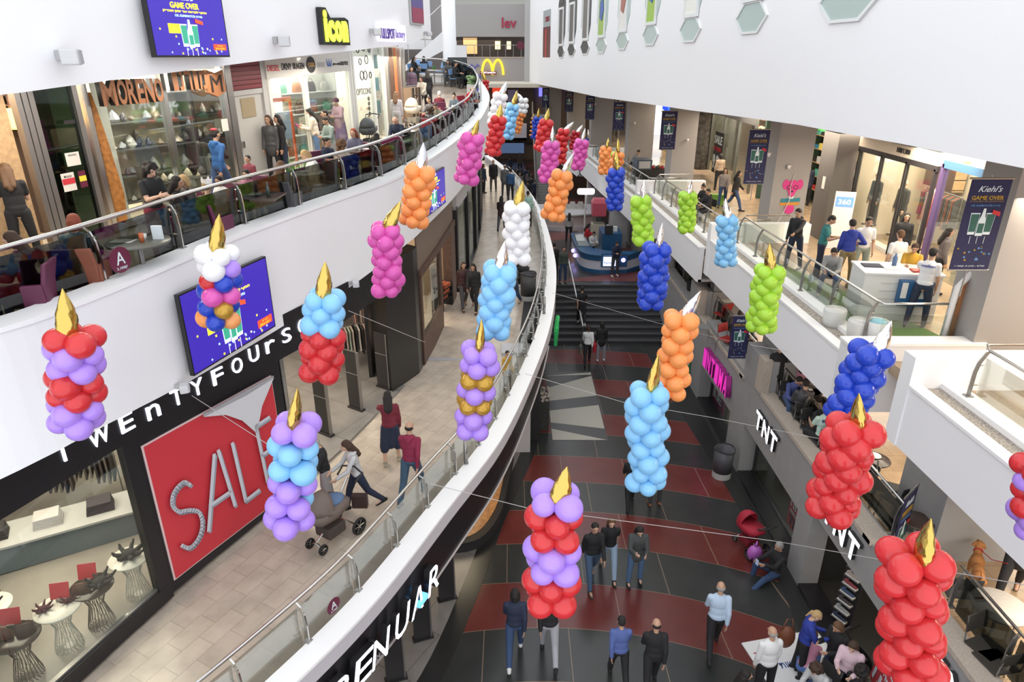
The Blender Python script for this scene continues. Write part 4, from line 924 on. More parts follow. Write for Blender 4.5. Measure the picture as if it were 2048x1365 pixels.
def bottom_mesh(pose, kind):
    J = joints(POSES[pose]); m = MB(); T = rx(math.radians(POSES[pose]['lean'])*.5)
    m.ell(J['pel'] + Vector((0,0,.01)), .162, .118, .115, 16)
    for s in (-1, 1):
        q = lambda n_: J[n_ + str(s)]
        if kind == 'skirt': m.caps(q('h'), .105, q('k'), .105); m.caps(q('h').lerp(Vector((0,0,q('h').z)), .6), .11, (J['k-1']+J['k1'])/2, .12); m.caps(q('k'), .11, q('k').lerp(q('a'), .2), .10)
        elif kind == 'shorts': m.caps(q('h'), .102, q('k').lerp(q('h'), .1), .082)
        else: m.caps(q('h'), .100, q('k'), .072); m.caps(q('k'), .071, q('a') + (q('k') - q('a'))*.06, .056); m.caps(q('k'), .073, q('k').lerp(q('a'), .5), .064)
    return remesh(m, .015, 'bottom', [CLM], 3)
def shoe_mesh(pose, s):
    J = joints(POSES[pose]); a = J['a%d' % s]; fd = foot_dir(J, s); m = MB(); up = Vector((0,0,1)) if abs(fd.z) < .1 else (Vector((1,0,0)).cross(fd)).normalized(); up = up if up.z > 0 else -up
    b = a - up*.045; m.caps(a + up*.02, .050, a - up*.02, .050); m.caps(b + fd*-.05, .042, b + fd*.06, .044); m.caps(b + fd*.04, .044, b + fd*.16 - up*.008, .036)
    return remesh(m, .013, 'shoe', [CLM], 2)
def hair_mesh(pose, kind):
    J = joints(POSES[pose]); c = J['head']; Hm = J['H']; m = MB(); L = lambda x, y, z: c + Hm @ Vector((x, y, z)); e = lambda q, r_: m.ell(L(*q), *r_, 14, Hm.to_4x4())
    if kind == 'bald':
        e((0,.04,.0), (.085,.072,.055)); return remesh(m, .013, 'hair', [CLM], 2)
    e((0,.022,.052), (.086,.094,.082)); e((0,.055,.01), (.080,.062,.08))
    back = L(0,.085,-.10); low = J['chest'] + rx(math.radians(POSES[pose]['lean'])) @ Vector((0,.135,.02))
    if kind == 'long':
        e((-.066,.02,-.03), (.026,.05,.09)); e((.066,.02,-.03), (.026,.05,.09)); m.caps(L(-.045,.06,-.02), .06, low + Vector((-.05,0,.05)), .045); m.caps(L(.045,.06,-.02), .06, low + Vector((.05,0,.05)), .045); m.caps(L(0,.07,-.02), .065, low, .045)
    if kind == 'bob':
        for x in (-.06, .06): m.caps(L(x,.02,.02), .042, L(x*1.1,.03,-.09), .036)
        m.caps(L(0,.06,.0), .075, L(0,.07,-.09), .055)
    if kind == 'curly':
        rnd = random.Random(4)
        for k in range(46):
            a = rnd.uniform(0, 2*math.pi); b = rnd.uniform(-.9, 1.4); x, y, z = math.cos(b)*math.cos(a)*.105, .035 + math.cos(b)*math.sin(a)*.105, .03 + math.sin(b)*.10
            if y < -.05 and z < .06: continue
            e((x, y, z), (.034,.034,.034))
        m.caps(L(-.05,.05,-.02), .06, L(-.06,.06,-.13), .05); m.caps(L(.05,.05,-.02), .06, L(.06,.06,-.13), .05)
    if kind == 'bun': e((0,.06,.135), (.042,.042,.04))
    if kind == 'pony': e((0,.12,.04), (.03,.05,.03)); m.caps(L(0,.14,.03), .03, L(0,.15,-.14), .014)
    if kind == 'scarf': e((0,.03,.045), (.098,.11,.10)); e((0,.09,.02), (.08,.07,.08))
    return remesh(m, .013, 'hair', [CLM], 2)
PC = {}
def getm(fn, *a):
    k = (fn.__name__,) + a
    if k not in PC: PC[k] = fn(*a)
    return PC[k]
def cl(c, sat=.8): 
    n = 'cloth %.3f %.3f %.3f' % tuple(c); return mat(n, c, sat)
SKIN = {'l': mat('skin light', (.58,.36,.26), .5), 'm': mat('skin mid', (.46,.27,.18), .5), 'd': mat('skin tan', (.36,.20,.13), .5)}
HC = {'k': (.012,.009,.008), 'b': (.045,.022,.012), 'n': (.11,.055,.025), 'y': (.42,.28,.13), 'r': (.22,.05,.025), 'g': (.28,.27,.26), 'w': (.6,.58,.55), 'v': (.10,.03,.07)}
ZOFF = {}
def person(label, loc, rz, pose, top, tcol, bot, bcol, hair, hcol, shoe=(.03,.025,.025), skin='m', h=1.72, group=None, name='person'):
    """rz: 0 faces the camera side (-Y); degrees anticlockwise"""
    root = thing(name, label, 'person', loc, R(rz), group); P = POSES[pose]; J = joints(P); s = h/1.75
    if pose not in ZOFF:
        low = min(J['a-1'].z, J['a1'].z) - .09
        if P.get('sit') == 1: low = J['pel'].z - .56
        if P.get('sit') == 2: low = J['pel'].z - .13
        if P.get('sit') == 3: low = min(J['a-1'].z, J['a1'].z) - .09
        ZOFF[pose] = low
    def kid(nm, me, mm):
        o = bpy.data.objects.new(nm, me); COL.objects.link(o); o.parent = root; o.scale = (s,s,s); o.location = (0,0,-ZOFF[pose]*s); setmat(o, 0, mm); return o
    kid('body', getm(body_mesh, pose), SKIN[skin]); kid({'tee':'t_shirt','long':'sweater','hood':'hooded_sweater','coat':'coat'}[top], getm(top_mesh, pose, top), cl(tcol))
    kid({'trousers':'trousers','skirt':'skirt','shorts':'shorts'}[bot], getm(bottom_mesh, pose, bot), cl(bcol))
    for sd in (-1, 1): kid('shoe', getm(shoe_mesh, pose, sd), cl(shoe, .5))
    if hair: kid('headscarf' if hair == 'scarf' else 'hair', getm(hair_mesh, pose, hair), cl(HC[hcol] if isinstance(hcol, str) else hcol, .75))
    return root
ZF = {'G': (0, 0), 'U': (HZ, 0), 'A': (2.64, .033), 'B': (7.72, .028), 'R': (5.60, 0), 'R2': (5.20, 0), 'R3': (4.85, 0), 'R0': (5.85, 0), 'M': (2.68, 0)}
def at_head(px, py, lv, pose, h):
    a, b = ZF[lv]; J = joints(POSES[pose]); sc_ = h/1.75
    P = POSES[pose]; low = min(J['a-1'].z, J['a1'].z) - .09
    if P.get('sit') == 1: low = J['pel'].z - .56
    if P.get('sit') == 2: low = J['pel'].z - .13
    hh = (J['head'].z + .115 - low)*sc_; p = onB(px, py, hh) if lv == 'B' else onz(px, py, a + hh, b); p = Vector((p.x, p.y, p.z - hh)); sd = .25 if P.get('sit') else 0
    mn = {'R': 7.75, 'R2': 7.25, 'R3': 6.7, 'M': 6.8}.get(lv)   # nobody stands in a railing: keep clear of the edge
    if mn: p.x = max(p.x, mn + sd*.6)
    if lv == 'B' and p.y < 34: p.x = min(p.x, interp([(q[1], q[0]) for q in BL], p.y) - .62 - sd*.3)
    if lv == 'B': p.z = zB(p.y)
    return p
def at_foot(px, py, lv): a, b = ZF[lv]; return onz(px, py, a, b)
# colour shorthands
c = dict(blk=(.012,.012,.014), navy=(.015,.022,.05), jean=(.03,.06,.14), jeanl=(.10,.18,.32), wht=(.72,.72,.72), grey=(.28,.28,.28), lgrey=(.5,.5,.5), char=(.05,.05,.055), mar=(.16,.015,.03), wine=(.22,.015,.05), blue=(.03,.08,.30),
         teal=(.03,.17,.17), sky=(.45,.56,.70), kha=(.22,.17,.09), pink=(.65,.28,.40), mauve=(.50,.33,.40), red=(.45,.02,.03), yel=(.50,.28,.03), brown=(.09,.04,.02), cam=(.10,.10,.06), cream=(.60,.54,.45), green=(.08,.20,.10), plum=(.12,.04,.09), royal=(.02,.04,.28), rust=(.25,.08,.04), mint=(.30,.48,.42))
PPL = [
# label, (px,py of head top or foot), 'h'/'f', level, rz, pose, top, col, bottom, col, hair, hc, shoes, skin, height
('man in navy sweater and jeans walking away at the bottom, white soled shoes',(1030,1316),'f','G',180,'walk','long',c['navy'],'trousers',c['jean'],'bob','k',(.6,.6,.6),'m',1.75),
('man in black top and grey trousers, head behind the lilac and red balloons',(1097,1316),'f','G',180,'stride','long',c['blk'],'trousers',(.33,.33,.36),'short','k',c['blk'],'m',1.74),
('man in black v-neck sweater walking toward the viewer beside a woman',(1182,1168),'f','G',10,'walk','long',c['blk'],'trousers',(.05,.09,.16),'short','k',c['char'],'m',1.78),
('woman in black blouse and ripped pale jeans walking with the man in the v-neck',(1215,1150),'f','G',0,'stride','tee',c['blk'],'trousers',(.28,.38,.50),'long','n',c['blk'],'l',1.70),
('woman in dark grey cardigan and blue jeans holding her hands together on the striped floor',(1268,1168),'f','G',0,'hold','coat',(.06,.065,.065),'trousers',(.07,.13,.24),'long','k',c['blk'],'l',1.70),
('balding man in light blue shirt and dark trousers striding away',(1424,1302),'f','G',172,'walk','long',c['sky'],'trousers',c['blk'],'bald','g',c['blk'],'m',1.76),
('person in blue shirt with curly black hair walking away at the bottom edge',(1245,1242),'h','G',180,'stride','long',(.08,.12,.32),'trousers',c['blk'],'short','k',c['blk'],'m',1.62),
('broad man in black with a bald spot walking away at the bottom edge',(1315,1246),'h','G',176,'walk','long',c['blk'],'trousers',c['blk'],'bald','k',c['blk'],'m',1.74),
('dark haired head of a person at the bottom edge of the striped floor',(1490,1343),'h','G',90,'stand','long',c['wine'],'trousers',c['blk'],'long','k',c['blk'],'m',1.62),
('person in black behind the tall sky blue candle, dark legs and red bag showing',(1259,1012),'f','G',180,'walk','long',c['blk'],'trousers',c['blk'],'long','k',c['blk'],'m',1.66),
('person in grey jacket and brown boots behind the tall sky blue candle',(1308,1010),'f','G',185,'stand','long',c['grey'],'trousers',c['char'],'long','b',(.20,.07,.03),'m',1.62),
('woman in white top and black trousers at the foot of the stairs',(1174,727),'f','G',178,'walk','long',c['wht'],'trousers',c['blk'],'bob','b',c['blk'],'l',1.62),
('woman in black jacket and grey trousers with a red bag',(1201,722),'f','G',182,'stand','coat',c['blk'],'trousers',(.25,.25,.27),'bob','k',c['wht'],'m',1.62),
('man in black climbing the dark stairs',(1162,647),'f','S',180,'stride','tee',c['blk'],'trousers',c['blk'],'short','k',c['lgrey'],'m',1.72),
('man in dark green shirt and jeans standing above the stairs beside the curved gallery',(1125,566),'f','U',10,'stand','long',(.05,.065,.055),'trousers',c['jean'],'short','k',c['brown'],'m',1.72),
('woman with a grey backpack standing before the silver stall',(1137,485),'f','U',180,'stand','long',(.35,.33,.32),'trousers',c['blk'],'long','k',c['blk'],'m',1.65),
('person leaning on the front of the blue kiosk in a striped dark sweater',(1229,553),'f','U',10,'hold','long',c['navy'],'trousers',c['char'],'short','k',c['wht'],'m',1.75),
('seller in a white shirt behind the blue kiosk counter',(1186,463),'h','U',20,'hold','long',c['lgrey'],'trousers',c['blk'],'short','k',c['blk'],'m',1.66),
('person in a red top between the two kiosks',(1173,448),'h','U',100,'hold','long',c['red'],'trousers',c['blk'],'long','k',c['blk'],'m',1.64),
('dark figure half hidden behind the curved ledge above the stairs',(1109,487),'h','U',180,'stand','long',c['blk'],'trousers',c['blk'],'short','k',c['blk'],'m',1.72),
('grey haired man in black sitting on the floor against the grey wall',(1557,1087),'h','G',-70,'floor','long',c['blk'],'trousers',c['jean'],'short','g',(.4,.4,.38),'m',1.74),
('man in white shirt with hands behind him near the white floor poster',(1549,1260),'h','G',190,'stand','long',c['wht'],'trousers',c['blk'],'bald','g',c['blk'],'m',1.74),
('girl in royal blue sweater looking at a phone, fair ponytail',(1622,1222),'h','G',75,'hold','long',c['royal'],'trousers',c['blk'],'pony','y',c['blk'],'l',1.64),
('woman in black jacket and jeans facing the girl in royal blue',(1688,1243),'h','G',-70,'hold','coat',c['blk'],'trousers',c['jean'],'bob','n',c['blk'],'m',1.66),
('woman in pale pink top with a brown bag strap at the lower right',(1712,1278),'h','G',-40,'hold','long',(.62,.45,.50),'trousers',c['navy'],'bob','b',c['blk'],'l',1.66),
('person in pale grey top bending at the bottom edge with folded papers',(1655,1318),'h','G',-60,'sitlean','long',c['lgrey'],'trousers',c['jean'],'curly','b',c['blk'],'l',1.62),
('person in blue jeans and pink top crouching on the white floor poster',(1622,1290),'h','G',150,'crouch','long',c['pink'],'trousers',(.08,.16,.42),'bob','n',c['blk'],'l',1.6),
('dark haired person at the very bottom edge beside the wheels',(1722,1338),'h','G',120,'sit','long',c['blk'],'trousers',c['blk'],'curly','k',c['blk'],'m',1.66),
# lower left gallery
('man in burgundy hooded sweater and jeans walking away on the lower gallery',(826,998),'f','A',168,'walk','hood',c['wine'],'trousers',(.04,.08,.13),'bald','k',c['char'],'m',1.76),
('woman in maroon sweater and navy skirt with long dark hair and one arm out',(785,926),'f','A',190,'reach','long',c['mar'],'skirt',c['navy'],'long','k',(.3,.26,.2),'l',1.66),
('woman in grey hooded sweater and jeans pushing the brown pram',(722,1020),'f','A',-62,'push','hood',c['lgrey'],'trousers',c['navy'],'long','b',c['blk'],'l',1.64),
('woman in black top and patterned skirt partly hidden by the lilac and blue balloons',(641,876),'h','A',-70,'hold','long',c['blk'],'skirt',(.30,.28,.28),'short','g',c['blk'],'m',1.58),
('small dark haired child in yellow behind the curved railing',(1014,702),'h','A',30,'stand','long',c['yel'],'trousers',c['blk'],'short','k',c['blk'],'m',1.10),
('woman in dark brown coat, left of the arm in arm pair',(929,617),'f','A',15,'walk','coat',(.05,.02,.02),'trousers',c['char'],'long','b',c['blk'],'m',1.66),
('woman in black jacket over a white shirt, right of the arm in arm pair',(949,622),'f','A',-8,'stride','coat',c['blk'],'trousers',c['blk'],'long','k',c['blk'],'m',1.68),
('man in dark jacket standing with hands behind him far along the lower gallery',(987,383),'f','A',5,'stand','coat',c['blk'],'trousers',(.08,.075,.06),'bald','b',c['blk'],'m',1.78),
('woman in dark blue with a tan bag beside the far standing man',(967,387),'f','A',60,'stand','coat',c['navy'],'trousers',c['blk'],'long','k',c['blk'],'m',1.62),
('man in blue shirt walking away far along the lower gallery',(1021,402),'f','A',180,'walk','long',(.02,.07,.17),'trousers',c['blk'],'short','k',c['blk'],'m',1.76),
('man in grey jacket left of the blue shirted man',(1010,393),'f','A',182,'stand','coat',(.10,.10,.11),'trousers',c['char'],'bald','k',c['blk'],'m',1.72),
('woman in dark brown jacket with a shoulder bag behind the large white candle',(1003,462),'f','A',172,'walk','coat',(.04,.02,.02),'trousers',c['char'],'long','k',c['blk'],'m',1.64),
('person in mint green jacket beside the curved railing behind the large white candle',(1056,383),'h','A',185,'stand','coat',c['mint'],'trousers',c['blk'],'short','k',c['blk'],'m',1.64),
('person in jeans pushing a black pushchair behind the balloons',(1026,524),'h','A',-20,'push','coat',c['char'],'trousers',c['jean'],'short','k',c['blk'],'m',1.66),
# upper left gallery
('waitress in black polo and trousers seen from behind at the far left counter',(8,330),'h','B',215,'hold','tee',c['blk'],'trousers',c['blk'],'long','n',c['blk'],'l',1.70),
('woman in plum sweater seated at the far left railing reading',(48,464),'h','B',-75,'sit','long',c['plum'],'trousers',c['jean'],'long','b',c['blk'],'l',1.66),
('red haired person in dark teal jacket seated with back to the railing',(162,432),'h','B',190,'sit','coat',(.02,.05,.06),'trousers',c['jean'],'bob','r',c['blk'],'m',1.68),
('curly haired waitress in black tee and red apron standing by the shoe shop window',(290,327),'h','B',60,'hold','tee',c['blk'],'trousers',c['mar'],'curly','k',c['blk'],'l',1.66),
('seated woman with long black hair holding an open menu',(342,354),'h','B',110,'sit','coat',c['blk'],'trousers',c['blk'],'long','k',c['blk'],'m',1.66),
('blonde older person in dark top seated across the open menu',(372,350),'h','B',-40,'sit','long',c['char'],'trousers',c['blk'],'bob','y',c['blk'],'l',1.62),
('seated blonde person in camouflage jacket next to the girl in the paper crown',(412,364),'h','B',165,'sit','coat',c['cam'],'trousers',c['char'],'pony','y',c['blk'],'l',1.60),
('girl in white top wearing a white paper crown',(441,352),'h','B',-20,'sit','long',c['wht'],'trousers',c['pink'],'bob','k',c['blk'],'m',1.40),
('girl in pink and grey seated with a white toy',(494,339),'h','B',-10,'sit','long',(.30,.12,.18),'trousers',c['grey'],'bob','k',c['blk'],'m',1.38),
('small boy in a red plaid shirt standing by the grey door',(496,311),'h','B',-20,'stand','long',(.20,.04,.06),'trousers',c['navy'],'short','k',c['blk'],'m',1.18),
('bearded man in blue hooded sweater and red cap walking by the shoe shop',(425,259),'h','B',155,'walk','hood',(.02,.09,.26),'trousers',c['jean'],'short','k',c['blk'],'m',1.76),
('girl in white shirt and black jacket beside the grey door',(536,231),'h','B',-10,'stand','coat',c['char'],'trousers',c['blk'],'long','b',c['blk'],'m',1.66),
('girl in black jacket with very long dark hair turned to her friend',(556,230),'h','B',-50,'stand','coat',c['blk'],'trousers',c['navy'],'long','k',c['blk'],'m',1.66),
('blonde woman in white knit sweater seated at the railing',(636,299),'h','B',-60,'sitlean','long',c['wht'],'trousers',c['jean'],'bob','y',c['blk'],'l',1.64),
('woman with light brown hair seated with back to the railing',(582,324),'h','B',175,'sit','coat',(.10,.08,.06),'trousers',c['char'],'long','n',c['blk'],'l',1.62),
('woman with bushy brown hair seated with back to the railing',(680,282),'h','B',170,'sit','long',(.30,.25,.22),'trousers',c['jean'],'curly','n',c['blk'],'l',1.66),
('smiling woman with wavy red hair in a blue grey top',(708,257),'h','B',-10,'sit','long',(.10,.10,.16),'trousers',c['jean'],'long','r',c['blk'],'l',1.66),
('boy in navy seated behind the blonde woman in white',(650,276),'h','B',60,'sit','hood',c['navy'],'trousers',c['blue'],'short','k',c['blk'],'m',1.58),
('girl with long dark hair in a striped cream sweater standing with a book',(626,217),'h','B',-80,'hold','long',c['cream'],'trousers',c['jeanl'],'long','k',c['blk'],'l',1.64),
('dark haired woman in black standing behind the boy in green',(651,220),'h','B',-60,'stand','coat',c['blk'],'trousers',c['blk'],'short','k',c['blk'],'m',1.64),
('boy in grey green sweater looking down',(657,234),'h','B',-40,'hold','long',(.22,.28,.26),'trousers',c['grey'],'short','k',c['blk'],'m',1.54),
('woman in mauve cardigan with a plum headscarf',(676,197),'h','B',-30,'hold','coat',c['mauve'],'skirt',(.25,.17,.32),'scarf','v',c['blk'],'l',1.68),
('woman in lilac plaid shirt behind a pushchair',(735,177),'h','B',-10,'push','long',(.28,.22,.32),'trousers',c['char'],'long','b',c['blk'],'l',1.66),
('toddler in grey jacket riding in the pushchair',(738,231),'h','B',0,'sit','long',(.10,.10,.09),'trousers',c['jeanl'],'short','b',c['blk'],'m',.98),
('bald older man in dark jacket seated reading at the railing',(796,232),'h','B',-10,'sitlean','coat',c['navy'],'trousers',c['blk'],'bald','w',c['blk'],'l',1.74),
('woman with long brown hair in pale top standing by the tall shop door',(791,184),'h','B',170,'stand','long',(.34,.32,.34),'trousers',c['grey'],'long','n',c['blk'],'l',1.64),
('woman in a purple grey coat with a red scarf far along the upper gallery',(822,134),'h','B',20,'stand','coat',(.10,.06,.09),'trousers',c['blk'],'bob','k',c['blk'],'m',1.68),
('woman with a white headband and cream top holding the cream pushchair',(845,153),'h','B',-20,'push','long',c['cream'],'trousers',c['blk'],'bob','b',c['blk'],'l',1.66),
('woman in black with long hair behind the white headband',(854,140),'h','B',200,'stand','coat',c['blk'],'trousers',c['blk'],'long','k',c['blk'],'m',1.66),
('grey haired man in maroon seated far along the upper gallery',(878,183),'h','B',180,'sit','long',c['mar'],'trousers',c['blk'],'short','w',c['blk'],'l',1.68),
('man in dark glasses seated behind the cream pushchair',(860,194),'h','B',-40,'sit','long',c['char'],'trousers',c['blk'],'short','b',c['blk'],'m',1.70),
('curly haired woman in black and white seated at the railing',(861,214),'h','B',175,'sit','coat',c['char'],'trousers',c['blk'],'curly','b',c['blk'],'m',1.64),
('bearded man in green brown shirt seated at the railing',(881,206),'h','B',-30,'sitlean','long',(.14,.13,.10),'trousers',c['blk'],'short','b',c['blk'],'m',1.70),
('woman with a hair bun in blue grey holding a cup at the railing',(909,187),'h','B',-15,'sit','long',(.10,.13,.16),'trousers',(.02,.22,.35),'bun','k',c['blk'],'l',1.62),
('bald man in a red shirt leaning at the curved railing end',(932,175),'h','B',60,'sitlean','long',c['red'],'trousers',c['blk'],'bald','b',c['blk'],'m',1.70),
('person in dark top seated far back at the blue chairs, leftmost',(826,114),'h','B',60,'sit','long',c['blk'],'trousers',c['blk'],'long','k',c['blk'],'m',1.64),
('woman in black seated at the blue chairs far back',(847,113),'h','B',180,'sit','coat',c['blk'],'trousers',c['blk'],'long','k',c['blk'],'m',1.66),
('woman with long dark hair facing the viewer at the far blue chairs',(896,120),'h','B',0,'sit','long',c['char'],'trousers',c['char'],'long','k',c['blk'],'m',1.70),
('person in black seated beside the dark side panel near the white column',(909,124),'h','B',60,'sit','coat',c['blk'],'trousers',c['blk'],'short','k',c['blk'],'m',1.66),
('dark haired person in black seated at the railing before the maroon menu board',(750,268),'h','B',165,'sit','coat',c['blk'],'trousers',c['blk'],'long','k',c['blk'],'m',1.62),
# right upper terraces
('young man in black hooded sweater with a hand on the railing',(1592,417),'h','R',-50,'reach','hood',c['blk'],'trousers',c['navy'],'short','k',c['blk'],'m',1.74),
('man in teal tee with a backpack strap looking at a phone',(1655,431),'h','R',60,'hold','tee',c['teal'],'trousers',c['navy'],'short','k',c['blk'],'m',1.74),
('man in grey top sitting low at the railing behind the glass',(1617,491),'h','R',-30,'sitlean','long',c['grey'],'trousers',c['jean'],'short','k',c['blk'],'m',1.68),
('man in royal blue hooded sweater and khaki trousers at the white counter',(1709,441),'h','R',172,'hip','hood',c['royal'],'trousers',c['kha'],'short','k',c['kha'],'m',1.76),
('man in white polo shirt with a hand on his hip',(1738,434),'h','R',-10,'hip','tee',c['wht'],'shorts',(.30,.36,.32),'short','k',c['blk'],'m',1.76),
('man in white tee with short brown hair seen from behind at the counter',(1805,462),'h','R',185,'stand','tee',c['wht'],'trousers',c['blk'],'short','n',c['blk'],'l',1.72),
('dark haired woman in a long black coat by the blue framed window',(1815,426),'h','R',-20,'stand','coat',c['blk'],'trousers',c['blk'],'long','k',c['blk'],'m',1.66),
('boy in mustard yellow shirt holding a drink',(1832,486),'h','R',-30,'hold','tee',c['yel'],'trousers',c['char'],'short','b',c['blk'],'m',1.62),
('man in white work tee reaching to the white display',(1866,500),'h','R',140,'reach','tee',(.74,.74,.76),'trousers',(.02,.03,.06),'short','k',c['blk'],'m',1.76),
('woman with long black hair and a black vest beside the large banner',(1897,456),'h','R',70,'stand','long',(.14,.12,.12),'trousers',c['blk'],'long','k',c['blk'],'m',1.66),
('woman in a beige sweater looking at the SALE shop window',(1443,308),'h','R2',182,'stand','long',(.38,.28,.20),'trousers',c['blk'],'bob','k',c['blk'],'m',1.68),
('woman in grey top and dark vest walking in front of the beige sweater woman',(1452,336),'h','R2',-20,'walk','long',(.28,.24,.22),'trousers',c['jean'],'long','b',c['blk'],'m',1.66),
('person in black walking past the banner beside the pillar',(1476,342),'h','R2',70,'walk','coat',c['blk'],'trousers',c['jean'],'long','k',c['blk'],'m',1.66),
('left one of two people in black seated by the green bag',(1410,369),'h','R2',-70,'sit','coat',c['blk'],'trousers',c['blk'],'bun','k',c['blk'],'m',1.62),
('right one of two people in black seated by the green bag',(1419,378),'h','R2',-70,'sit','coat',c['blk'],'trousers',c['blk'],'short','k',c['blk'],'m',1.66),
('grey clad man bending over the dark display box on the far right terrace',(1266,300),'h','R3',80,'sitlean','long',(.24,.24,.23),'trousers',c['blk'],'short','k',c['blk'],'m',1.70),
('shopper in pale green at the sports shop entrance right of the dog sticker',(1603,352),'h','R2',20,'stand','long',(.34,.38,.28),'trousers',c['char'],'bun','k',c['blk'],'m',1.64),
('dark clothed shopper inside the sports shop right of the dog sticker',(1622,328),'h','R2',180,'stand','coat',c['navy'],'trousers',c['blk'],'short','k',c['blk'],'m',1.74),
('dark figure standing right of the pillar with the dangling cord',(1286,240),'h','R3',90,'stand','coat',c['blk'],'trousers',c['blk'],'short','k',c['blk'],'m',1.74),
# restaurant terrace
('seated man in a blue sweater eating at the restaurant terrace railing',(1553,743),'h','M',0,'sitlean','long',(.06,.08,.24),'trousers',c['jean'],'short','k',c['blk'],'m',1.72),
('seated man in dark grey with his back to the railing opposite the blue sweater',(1576,762),'h','M',170,'sit','coat',c['char'],'trousers',c['blk'],'short','k',c['blk'],'m',1.74),
('bearded man in black seated beside the round restaurant table',(1613,797),'h','M',15,'sitlean','coat',c['blk'],'trousers',c['blk'],'short','k',c['blk'],'m',1.72),
('person in a pale mint tee seated on the restaurant terrace',(1637,812),'h','M',185,'sit','tee',(.45,.58,.52),'trousers',c['blk'],'short','k',c['blk'],'m',1.70),
('standing person in black behind the restaurant tables',(1563,688),'h','M',180,'stand','coat',c['blk'],'trousers',c['blk'],'short','k',c['blk'],'m',1.70),
('child in dark trousers wearing a pink backpack on the restaurant terrace',(1607,722),'h','M',150,'walk','long',c['pink'],'trousers',c['blk'],'long','k',c['lgrey'],'m',1.30),
('man in black trousers and brown shoes walking the dog, upper body behind the white fascia',(2010,1195),'f','M',-40,'walk','coat',c['blk'],'trousers',c['blk'],'short','k',(.05,.025,.015),'m',1.76),
('dark haired person in black seated under the red flowers',(1383,556),'h','M',10,'sit','coat',c['blk'],'trousers',c['blk'],'curly','k',c['blk'],'m',1.64),
('seated person with black hair at the white round table by the hanging banner',(1432,636),'h','M',20,'sit','long',c['char'],'trousers',c['blk'],'long','k',c['blk'],'m',1.64),
('seated person in pink facing away near the hanging banner',(1456,622),'h','M',150,'sit','long',(.45,.15,.20),'trousers',c['blk'],'bob','b',c['blk'],'m',1.62),
]
PPL = [q[:14] + (q[14]*(.94 if q[3] == 'B' else 1),) for q in PPL]
for q in PPL:
    label, (px, py), mode, lv, rz, pose, top, tc, bot, bc, hair, hc_, sh, sk, h = q
    if lv == 'S': loc = Vector(onz(px, py, .62)); loc.z = .56
    else: loc = at_head(px, py, lv, pose, h) if mode == 'h' else at_foot(px, py, lv)
    person(label, loc, rz, pose, top, tc, bot, bc, hair, hc_, sh, sk, h)
# far crowd under the escalator: all small and alike
rnd = random.Random(11)
for k, (px, py) in enumerate([(1036,332),(1043,338),(1051,333),(1058,341),(1063,350),(1048,351),(1069,358),(1040,346),(1056,360),(1030,338),(1020,312),(1040,306)]):
    p = at_head(px, py, 'U', 'stand', 1.68)
    person('person in dark clothes in the crowd on the floor beyond the lower gallery railing', p, rnd.choice((0, 180, 90, 200)), 'stand' if k % 2 else 'walk', 'coat', [c['blk'], c['char'], c['navy'], (.12,.1,.1)][k % 4], 'trousers', c['blk'], ['short','long'][k % 2], 'k', group='crowd beyond the lower gallery railing', h=1.68)
# ------------------------------------------------------------------ shop fronts and interiors
def px_of(path, y):
    for a, b in zip(path, path[1:]):
        if a[1] <= y <= b[1]: k = (y-a[1])/(b[1]-a[1]); return Vector((a[0]+(b[0]-a[0])*k, y, 0))
    return Vector((path[-1][0], y, 0))
KB = [(4,.93),(13,.935),(18,.955),(22,.97),(28,1.0)]
bk = lambda y: y*interp(KB, y)
def fb(path, y0, y1, z0, z1, t0, t1, nm, mt, parent=None, O=None, n=2):
    """slab standing on a facade line from y0 to y1, lateral t0..t1 away from the walkway"""
    if path is BS: y0, y1 = bk(y0), bk(y1)
    m = MB(); secs = []
    for k in range(n+1):
        y = y0 + (y1-y0)*k/n; p = px_of(path, y); q = px_of(path, y+.05) - px_of(path, y-.05); q.normalize(); N = Vector((-q.y, q.x, 0)); zz0 = z0(y) if callable(z0) else z0; zz1 = z1(y) if callable(z1) else z1
        secs.append([p + N*t0 + Vector((0,0,zz0)), p + N*t1 + Vector((0,0,zz0)), p + N*t1 + Vector((0,0,zz1)), p + N*t0 + Vector((0,0,zz1))])
    if O is not None: secs = [[v - O for v in s] for s in secs]
    m.loft(secs); return m.obj(nm, mt, parent)
def pt(path, y, t, z):
    if path is BS: y = bk(y)
    p = px_of(path, y); q = px_of(path, y+.05) - px_of(path, y-.05); q.normalize(); return p + Vector((-q.y, q.x, 0))*t + Vector((0,0,z)), q, Vector((q.y, -q.x, 0))
a_ = lambda d: (lambda y: zA(y) + d)
b_ = lambda d: (lambda y: zB(y) + d)
# --- lower gallery, fashion shop with the sale poster
O = pt(AS, 8.6, 0, zA(8.6))[0]; root = thing('shop_window', 'tall glass shop window in a black frame left of the red sale poster', 'shop window', O)
fb(AS, 3.0, 8.62, a_(0), a_(.27), -.02, .12, 'plinth', BLACK, root, O, 6)
fb(AS, 8.42, 8.62, a_(.27), 5.95, -.02, .12, 'post', BLACK, root, O)
fb(AS, 3.0, 8.42, a_(.27), a_(.31), .02, .10, 'sill', STEELD, root, O, 6)
for y0, y1 in ((3.0, 6.4), (6.42, 8.42)): fb(AS, y0, y1, a_(.31), 5.95, .05, .06, 'glass_pane', G_SHOP, root, O, 4)
O = pt(AS, 8.7, 0, zA(8.7))[0]; root = thing('sale_poster', 'huge red poster with grey SALE letters and a curling white corner', 'poster', O)
fb(AS, 8.62, 11.35, a_(.02), 5.93, .03, .14, 'frame', BLACK, root, O, 4)
